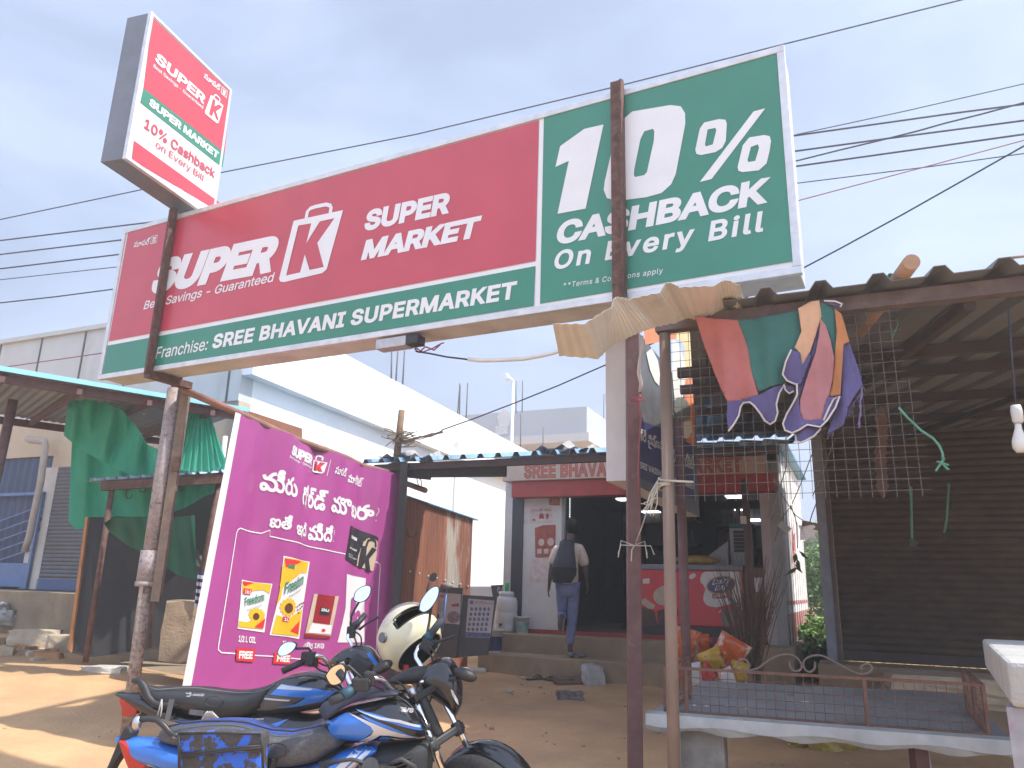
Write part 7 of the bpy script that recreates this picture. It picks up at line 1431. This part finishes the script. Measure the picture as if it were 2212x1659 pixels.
b = MB(); hshell(b, 1.075, lambda ph, ps: abs(ps) < 74 and 104 < ph < 140 - (abs(ps) / 74) ** 2 * 20); weld(b.build('visor', VIS, hm))
for s_ in (-1, 1):
    b = MB(); c_ = hp(radians(98), radians(80 * s_), 1.05); d_ = (c_ - HC).normalized(); b.tube([c_ - d_ * .02, c_ + d_ * .006], .026, 20); b.build('visor_pivot', mat('smoked_plastic', (.12, .12, .13), .3), hm)
b = MB(); b.box(hp(radians(38), radians(130), .95), (.022, .03, .03), .4); b.build('red_tag', mat('red_tag', (.5, .03, .03), .6), hm)
b = MB(); b.tube([hp(radians(50), radians(150), .95), HC + na * .13 + Vector((-.02, -.03, -.12)), hp(radians(50), radians(200), .95)], .006, 6); b.build('chin_strap', mat('strap_grey', (.35, .35, .33), .8), hm)
# ---- far motorcycle
YF = 4.75
fb = thing('motorcycle', 'farther blue and black motorcycle with long black seat parked against the banner', 'motorcycle', (U((500, 1560), YF).x, YF, 0), 'parked motorcycles')
F4 = lambda pts: q('R4', pts)
b = MB(); blob(b, [(560, 1500, 1545, .07), (590, 1472, 1545, .11), (625, 1456, 1540, .14), (665, 1448, 1535, .15), (700, 1450, 1528, .145), (722, 1463, 1515, .12), (741, 1486, 1500, .05)], YF, 60, 40, 2.5); tk = weld(b.build('fuel_tank', GLB, fb))
stripes(tk, 'blue_stripe', BLUEP, F4([(240, 1112), (420, 1130), (570, 1160), (490, 1220), (300, 1254), (200, 1258), (330, 1232), (395, 1192), (200, 1180), (165, 1178)]))
stripes(tk, 'graphite_stripe', DECG, F4([(130, 1182), (380, 1190), (290, 1245), (110, 1278), (80, 1235)]))
stripes(tk, 'silver_stripe', SILV, F4([(235, 1114), (280, 1120), (440, 1138), (420, 1147), (205, 1142)]), F4([(130, 1199), (300, 1205), (290, 1215), (120, 1209)]), off=.0045)
b = MB(); blob(b, [(312, 1479, 1492, .05), (330, 1484, 1512, .10), (390, 1483, 1527, .125), (440, 1484, 1540, .13), (480, 1489, 1546, .135), (520, 1491, 1547, .135), (556, 1486, 1538, .12), (582, 1478, 1512, .10), (602, 1468, 1480, .05)], YF, 50, 32, 3.0); weld(b.build('seat', SVIN, fb))
b = MB(); b.tube([U(p_, YF - .095) for p_ in q('S4', [(440, 545), (560, 572), (750, 558), (900, 556), (1050, 576), (1250, 600), (1400, 600), (1520, 570), (1590, 520)])], .003, 6); b.build('seat_stitching', mat('grey_thread', (.16, .16, .16), .8), fb)
TK = Plane((0, YF - .128, 0), (1, 0, 0)); p = Print(TK, .004); p.text('S4', 'AMAZE', (858, 626), (965, 628), (866, 606), .05); p.line('S4', [(838, 594), (852, 604), (850, 622), (835, 630), (812, 628)], .007); p.line('S4', [(806, 600), (830, 606), (848, 612)], .006); p.text('S4', 'seat cover', (912, 634), (958, 635), (913, 630), .0); p.done('seat_emblem', SILV, fb)
b = MB(); blob(b, [(254, 1495, 1502, .03), (285, 1496, 1518, .065), (320, 1500, 1540, .09), (360, 1520, 1552, .105), (410, 1540, 1560, .11), (446, 1546, 1560, .09)], YF, 50, 36, 2.6); tf_ = weld(b.build('tail_fairing', GLB, fb)); stripes(tf_, 'blue_stripe', BLUEP, q('S4', [(440, 772), (560, 790), (800, 815), (975, 838), (960, 852), (700, 850), (480, 805)]))
b = MB(); b.prism([U(p_, YF - .055) for p_ in q('S4', [(203, 658), (270, 656), (330, 700), (380, 745), (362, 795), (300, 815), (228, 812), (232, 740)])], Vector((0, .11, 0))); b.build('tail_light', REDL, fb, bevel=.008)
b = MB()
for yy in (YF - .11, YF + .11): b.tube([U(p_, yy) for p_ in q('S4', [(330, 492), (395, 495), (430, 540), (470, 640), (520, 695), (600, 715), (840, 692)])], [.012, .02, .024, .022, .022, .022, .012], 10)
b.build('grab_rail', MBLK, fb)
b = MB(); torus(b, U(z('S4', 1055, 676), YF - .17), (0, 1, 0), .1, .007, 30, 8); o = b.build('foot_guard_ring', MBLK, fb); cR = U(z('S4', 1055, 676), YF - .17)
for v in o.data.vertices:
    w_ = v.co + Vector(fb['_w']) - cR; w_.x *= .50; w_.z *= .28; v.co = w_ + cR - Vector(fb['_w'])
b = MB(); b.prism([U(p_, YF - .17) for p_ in q('S4', [(655, 660), (702, 660), (655, 852), (612, 850)])], Vector((0, .008, 0))); b.build('steel_strap', mat('grey_strap', (.14, .14, .145), .5, .4), fb)
b = MB(); b.prism([U(p_, YF - .15) for p_ in q('S4', [(840, 748), (965, 762), (955, 808), (832, 790)])], Vector((0, .008, 0))); b.build('steel_strap', mat('grey_strap', (.14, .14, .145), .5, .4), fb)
b = MB(); b.tube([U(p_, YF - .18) for p_ in q('S4', [(592, 658), (575, 720), (555, 800)])], .004, 5); b.tube([U(p_, YF - .18) for p_ in q('S4', [(592, 658), (590, 740), (580, 810)])], .004, 5)
for k in range(6): b.tube([U(z('S4', 950 + 22 * k, 835), YF - .18), U(z('S4', 985 + 10 * k, 775 - 6 * (k % 2)), YF - .2), U(z('S4', 1010 + 16 * k, 830), YF - .18)], .007, 5)
b.build('white_cord', mat('white_cord', (.5, .5, .48), .9), fb)
b = MB(); blob(b, [(430, 1538, 1620, .09), (520, 1536, 1640, .12), (600, 1532, 1640, .12), (680, 1540, 1640, .11), (725, 1515, 1620, .06)], YF, 30, 26, 2.8); spf = weld(b.build('side_panel', GLB, fb)); stripes(spf, 'blue_stripe', BLUEP, q('S4', [(1500, 880), (1700, 820), (1760, 800), (1680, 860), (1560, 900)]))
TK = Plane((0, YF - .125, 0), (1, 0, 0)); p = Print(TK, .004); p.text('S4', 'GLAMOR', (1370, 836), (1492, 838), (1376, 822), .05); p.done('panel_lettering', SILV, fb)
rw = U((400, 1640), YF); rw.z = .3; wheel(fb, rw, (0, 1, 0)); fw = U((845, 1640), YF + .1); fw.z = .3; fax = Vector((.45, .9, 0)); wheel(fb, fw, fax)
b = MB(); b.prism([U(p_, YF - .04) for p_ in q('S4', [(370, 800), (440, 760), (450, 830), (330, 900), (250, 960), (310, 860)])], Vector((0, .08, 0))); b.build('rear_mudguard', MBLK, fb, bevel=.01)
for dx_, yy in ((0, YF - .0), (14, YF + .17)):
    t_ = U((738 + dx_, 1430), yy); e_ = Vector((fw.x - .0 + .02 * dx_ / 14, fw.y + (yy - YF) - .08, .3)); b = MB(); b.tube([t_, e_], .016, 12); b.build('fork_tube', CHROME, fb)
b = MB(); b.tube([U(z('R4', *p_), y_) for p_, y_ in zip(((690, 985), (650, 975), (640, 945), (655, 910), (640, 870), (618, 840), (625, 790), (640, 775)), (4.85, 4.87, 4.9, 4.95, 4.98, 5.0, 5.02, 5.04))], .0115, 12); b.build('handlebar', CHROME, fb)
b = MB(); b.tube([U(z('R4', *p_), y_) for p_, y_ in zip(((560, 1060), (510, 1030), (490, 990), (460, 960), (420, 950), (385, 965)), (4.75, 4.68, 4.65, 4.62, 4.6, 4.58))], .0135, 12); b.build('handlebar', CHROME, fb)
b = MB(); b.tube([U(z('R4', 640, 790), 5.04), U(z('R4', 728, 690), 5.12)], [.018, .019], 14); b.build('grip', MBLK, fb)
b = MB(); b.tube([U(z('R4', 350, 982), 4.57), U(z('R4', 205, 1048), 4.5)], [.019, .018], 14); b.build('grip', MBLK, fb)
b = MB(); b.box(U(z('R4', 640, 800), 5.03), (.05, .06, .07)); b.ball(U(z('R4', 660, 760), 5.05), .025, 10); b.build('switch_gear', MBLK, fb, bevel=.008)
b = MB(); b.box(U(z('R4', 370, 965), 4.58), (.075, .06, .07)); b.box(U(z('R4', 400, 990), 4.6), (.05, .05, .05)); b.build('switch_gear', MBLK, fb, bevel=.008)
b = MB(); b.tube([U(z('R4', *p_), 5.0) for p_ in ((690, 785), (740, 745), (800, 712), (812, 706))], [.008, .007, .006, .009], 8); b.build('clutch_lever', MBLK, fb)
mirror(fb, 'R4', smoothp([(658, 595), (668, 550), (700, 520), (740, 508), (760, 520), (755, 560), (730, 595), (690, 610)]), 5.06, .0012, [(690, 608), (660, 660), (640, 700), (636, 770)], [5.07, 5.06, 5.05, 5.04])
mirror(fb, 'R4', smoothp([(176, 930), (195, 890), (235, 866), (275, 868), (288, 885), (265, 920), (225, 945), (190, 948)]), 4.5, .0014, [(288, 905), (370, 902), (382, 915), (385, 965)], [4.52, 4.56, 4.57, 4.58])
b = MB(); blob(b, [(718, 1420, 1436, .05), (740, 1402, 1446, .10), (768, 1392, 1452, .12), (795, 1394, 1458, .12), (815, 1416, 1456, .10), (828, 1438, 1446, .04)], 4.98, 40, 28, 2.4); hcf = weld(b.build('headlight_cowl', GLB, fb)); stripes(hcf, 'blue_stripe', BLUEP, F4([(757, 925), (772, 918), (830, 1000), (820, 1010), (795, 985)]))
b = MB(); b.box(U(z('R4', 700, 1010), 4.88), (.13, .1, .1), R=Matrix.Rotation(.5, 3, 'Y')); b.build('instrument_pod', MBLK, fb, bevel=.02)
b = MB()
for pts, Y_ in (([(640, 800), (670, 860), (690, 950), (700, 1010)], 4.95), ([(655, 790), (700, 830), (700, 900), (680, 1000)], 4.97), ([(400, 970), (470, 1010), (560, 1020), (620, 1040)], 4.66), ([(380, 985), (440, 1040), (520, 1060)], 4.64)): b.tube([U(z('R4', p_.x, p_.y), Y_) for p_ in curve(pts, 5)], .005, 6)
b.build('control_cables', MBLK, fb)
# a third mirror belongs to a machine parked behind the helmet: only its top shows
b = MB(); b.prism([U(z('R4', *p_), 6.4) for p_ in smoothp([(1132, 470), (1140, 440), (1165, 424), (1180, 435), (1178, 460), (1155, 482)])], Vector((0, .02, 0))); bkm = thing('bike_mirror', 'round black mirror on a thin stem rising behind the helmet', 'mirror', tuple(U(z('R4', 1130, 560), 6.4))); b.build('mirror_head', MBLK, bkm)
b = MB(); b.tube([U(z('R4', 1140, 478), 6.4), U(z('R4', 1122, 520), 6.4), U(z('R4', 1118, 545), 6.4), U(z('R4', 1120, 700), 6.4)], .008, 6); b.build('stem', MBLK, bkm)
# ---------------------------------------------------------------- the person climbing the steps
def skin(name, pts, edges, m, parent, root=0, sub=2):
    off = Vector(parent['_w']); me = bpy.data.meshes.new(name); me.from_pydata([tuple(Vector(p_[0]) - off) for p_ in pts], edges, []); me.materials.append(m)
    o = bpy.data.objects.new(name, me); COL.objects.link(o); o.parent = parent; o['_w'] = tuple(off)
    s = o.modifiers.new('skin', 'SKIN'); s.use_smooth_shade = True; s.branch_smoothing = .6
    for i, p_ in enumerate(pts):
        r = p_[1]; r = r if isinstance(r, tuple) else (r, r); v = me.skin_vertices[0].data[i]; v.radius = r; v.use_root = (i == root)
    d = o.modifiers.new('sub', 'SUBSURF'); d.levels = sub; d.render_levels = sub
    return o
ft = Plane(PS + ND * .22, SD).hit((1238, 1412)); YPn = ft.y
def J(x, y, dy=0.0): return U((x, y), YPn + dy)
pz = thing('person', 'person in cream shirt and blue jeans stepping up to the shop door', 'person', tuple(ft))
SKN = mat('brown_skin', (.085, .045, .03), .6, var=.08); HAIR = mat('black_hair', (.008, .007, .007), .85, spec=.15, var=.3, scale=60, bump=.4, bscale=200)
hipL, hipR = J(1213, 1272), J(1240, 1272)
kneR, ankR = J(1236, 1338, -.02), J(1231, 1398, -.02)
kneL, ankL = J(1216, 1330, .10), J(1211, 1332, -.30)
pel, wai, che, nec, hed = J(1227, 1262), J(1226, 1236), J(1226, 1192, .02), J(1233, 1166, .06), J(1235, 1146, .10)
shL, shR = J(1203, 1184, .02), J(1253, 1182, .04); elL, wrL = J(1191, 1228, -.03), J(1186, 1266, .02); elR, wrR = J(1265, 1228, .0), J(1268, 1260, .05)
def hand(base, wr, el, side):
    d = (wr - el).normalized(); P = []; E = []; pm = wr + d * .05
    P.append((pm, (.034, .018)))
    lat = Vector((0, 1, 0)) - d * d.y; lat.normalize(); kn = wr + d * .09
    for k, (o_, l_) in enumerate(((-.03, .065), (-.01, .078), (.011, .074), (.03, .058))):
        a_ = kn + lat * o_; b_ = a_ + d * l_ * .5 + Vector((side * -.008, 0, 0)); c_ = b_ + d * l_ * .45 + Vector((side * -.02, 0, 0)); n = len(P); P += [(a_, .0095), (b_, .0085), (c_, .0065)]; E += [(0, n), (n, n + 1), (n + 1, n + 2)]
    n = len(P); t0 = wr + d * .03 - lat * .035; P += [(t0, .011), (t0 + d * .035 - lat * .018, .009), (t0 + d * .06 - lat * .02, .007)]; E += [(0, n), (n, n + 1), (n + 1, n + 2)]
    return P, E
P = [(pel, (.15, .11)), (wai, (.135, .10)), (che, (.16, .11)), (nec, .055), (hed - ZUP * .02, (.075, .085)), (hed + ZUP * .06, (.08, .095)), (shL, .062), (elL, .043), (wrL, .027), (shR, .062), (elR, .043), (wrR, .027), (hipL, .085), (kneL, .058), (ankL, .04), (hipR, .085), (kneR, .058), (ankR, .04)]
E = [(0, 1), (1, 2), (2, 3), (3, 4), (4, 5), (2, 6), (6, 7), (7, 8), (2, 9), (9, 10), (10, 11), (0, 12), (12, 13), (13, 14), (0, 15), (15, 16), (16, 17)]
toL1, toL2 = ankL + Vector((-.01, -.02, -.10)), ankL + Vector((0, .03, -.20)); hlR, toR = ankR + Vector((-.0, -.05, -.075)), ankR + Vector((.06, .14, -.09))
n = len(P); P += [(toL1, (.052, .04)), (toL2, (.045, .026))]; E += [(14, n), (n, n + 1)]
n = len(P); P += [(ankR + Vector((0, -.01, -.06)), .038), (toR, (.042, .022))]; E += [(17, n), (n, n + 1)]
for wi, wr, el, sd in ((8, wrL, elL, -1), (11, wrR, elR, 1)):
    hpz, he = hand(None, wr, el, sd); n = len(P); P += hpz; E += [(a + n, b_ + n) for a, b_ in he]; E.append((wi, n))
skin('body', P, E, SKN, pz)
# head details
hc = hed + ZUP * .045
b = MB(); b.ball(hc + Vector((0, -.012, .03)), .112, 20, (.86, .98, 1.02), jit=.012); b.ball(hc + Vector((0, -.035, -.045)), .085, 16, (.95, .8, .8), jit=.012); b.build('hair', HAIR, pz)
b = MB()
for s_ in (-1, 1): b.ball(hc + Vector((s_ * .088, .01, -.02)), .026, 10, (.45, .8, 1.2))
b.build('ears', SKN, pz)
b = MB(); fz = hc + Vector((.02, .088, -.02)); b.ball(fz + Vector((0, .012, -.012)), .018, 10, (.8, 1.2, 1.3)); b.ball(fz + Vector((0, .0, -.06)), .025, 10, (1.1, .5, .4))
for s_ in (-1, 1): b.ball(fz + Vector((s_ * .032, 0, .022)), .012, 10)
b.build('face_features', SKN, pz)
SHIRT = mat('cream_shirt', (.60, .50, .40), .85, var=.1, scale=7, bump=.35, bscale=16); JEAN = mat('blue_jeans', (.16, .19, .34), .85, var=.25, scale=10, bump=.4, bscale=22)
slL, slR = shL.lerp(elL, .9), shR.lerp(elR, .95)
skin('shirt', [(J(1228, 1283, .0), (.20, .145)), (wai, (.19, .14)), (che, (.20, .14)), (nec - ZUP * .03, .085), (shL, .095), (slL, .080), (shR, .095), (slR, .085)], [(0, 1), (1, 2), (2, 3), (2, 4), (4, 5), (2, 6), (6, 7)], SHIRT, pz, 2)
skin('jeans', [(J(1226, 1266), (.165, .125)), (hipL, (.10, .105)), (kneL, .078), (kneL.lerp(ankL, .8), .066), (hipR, (.10, .105)), (kneR, .08), (ankR + ZUP * .02, .062)], [(0, 1), (1, 2), (2, 3), (0, 4), (4, 5), (5, 6)], JEAN, pz, 0)
b = MB(); sc2 = ankR + Vector((.02, .03, -.095)); b.ball(sc2, .1, 16, (.55, 1.35, .42)); b.build('shoe', mat('grey_shoe', (.16, .17, .18), .7, var=.15), pz)
b = MB(); b.ball(ankR + Vector((.17, .03, -.105)), .1, 16, (.6, 1.35, .34)); b.build('shoe', mat('grey_shoe', (.16, .17, .18), .7), None, label='empty grey shoe standing on the step beside the person', cat='shoe')
bp = thing('backpack', 'dark grey backpack with black lower half worn on the back of the person', 'backpack', tuple(J(1221, 1258, -.2)))
NAVY = mat('slate_fabric', (.045, .048, .062), .75, var=.2, scale=12, bump=.3, bscale=40); NAVYD = mat('black_fabric', (.014, .015, .02), .8, var=.2)
def bag(b, y0, y1, grow=1.0):
    P = []
    for i in range(15):
        t = i / 14; yy = lerp(y0, y1, t); tt = (yy - 1165) / 95; w_ = (.105 + .08 * smooth(tt * 1.3)) * (1 - .55 * max(0, tt - .8) / .2 * .6) * grow; d_ = (.06 + .07 * smooth(tt * 1.4)) * grow
        if tt < .08: w_ *= .75
        c_ = J(lerp(1226, 1214, tt), yy, -.18); P.append([c_ + Vector((w_ * math.copysign(abs(cos(a)) ** .8, cos(a)), d_ * math.copysign(abs(sin(a)) ** .8, sin(a)), 0)) for a in [2 * pi * k / 24 for k in range(24)]])
    b.grid(P, True, True, flip=True); b.add(P[0], [list(range(24))]); b.add(P[-1], [list(range(24))[::-1]])
b = MB(); bag(b, 1166, 1228); b.build('main_pack', NAVY, bp)
b = MB(); bag(b, 1226, 1259, 1.04); b.build('lower_pocket', NAVYD, bp)
b = MB()
for sx, shp in ((-1, shL), (1, shR)): b.tube([J(1228 + sx * 8, 1172, -.14), shp + Vector((-sx * .05, -.05, .085)), shp + Vector((-sx * .05, .05, .07)), shp + Vector((-sx * .04, .12, -.08))], .022, 8, flat=.4)
b.build('shoulder_strap', NAVY, bp)
# ---------------------------------------------------------------- haze volume added in place of lens veil, lifts the blacks
hz_ = MB(); hz_.box((0, 20, 7), (120, 100, 17)); HZM = bpy.data.materials.new('haze_veil'); HZM.use_nodes = True; t_ = HZM.node_tree; t_.nodes.remove(t_.nodes['Principled BSDF'])
pv = t_.nodes.new('ShaderNodeVolumePrincipled'); pv.inputs['Density'].default_value = .0075; pv.inputs['Color'].default_value = (1, .98, .96, 1); pv.inputs['Anisotropy'].default_value = .3; t_.links.new(pv.outputs[0], t_.nodes['Material Output'].inputs['Volume'])
hz_.build('haze', HZM, None, label='thin pale haze added to stand in for lens veil', cat='haze', kind='stuff')
SC.cycles.volume_max_steps = 64
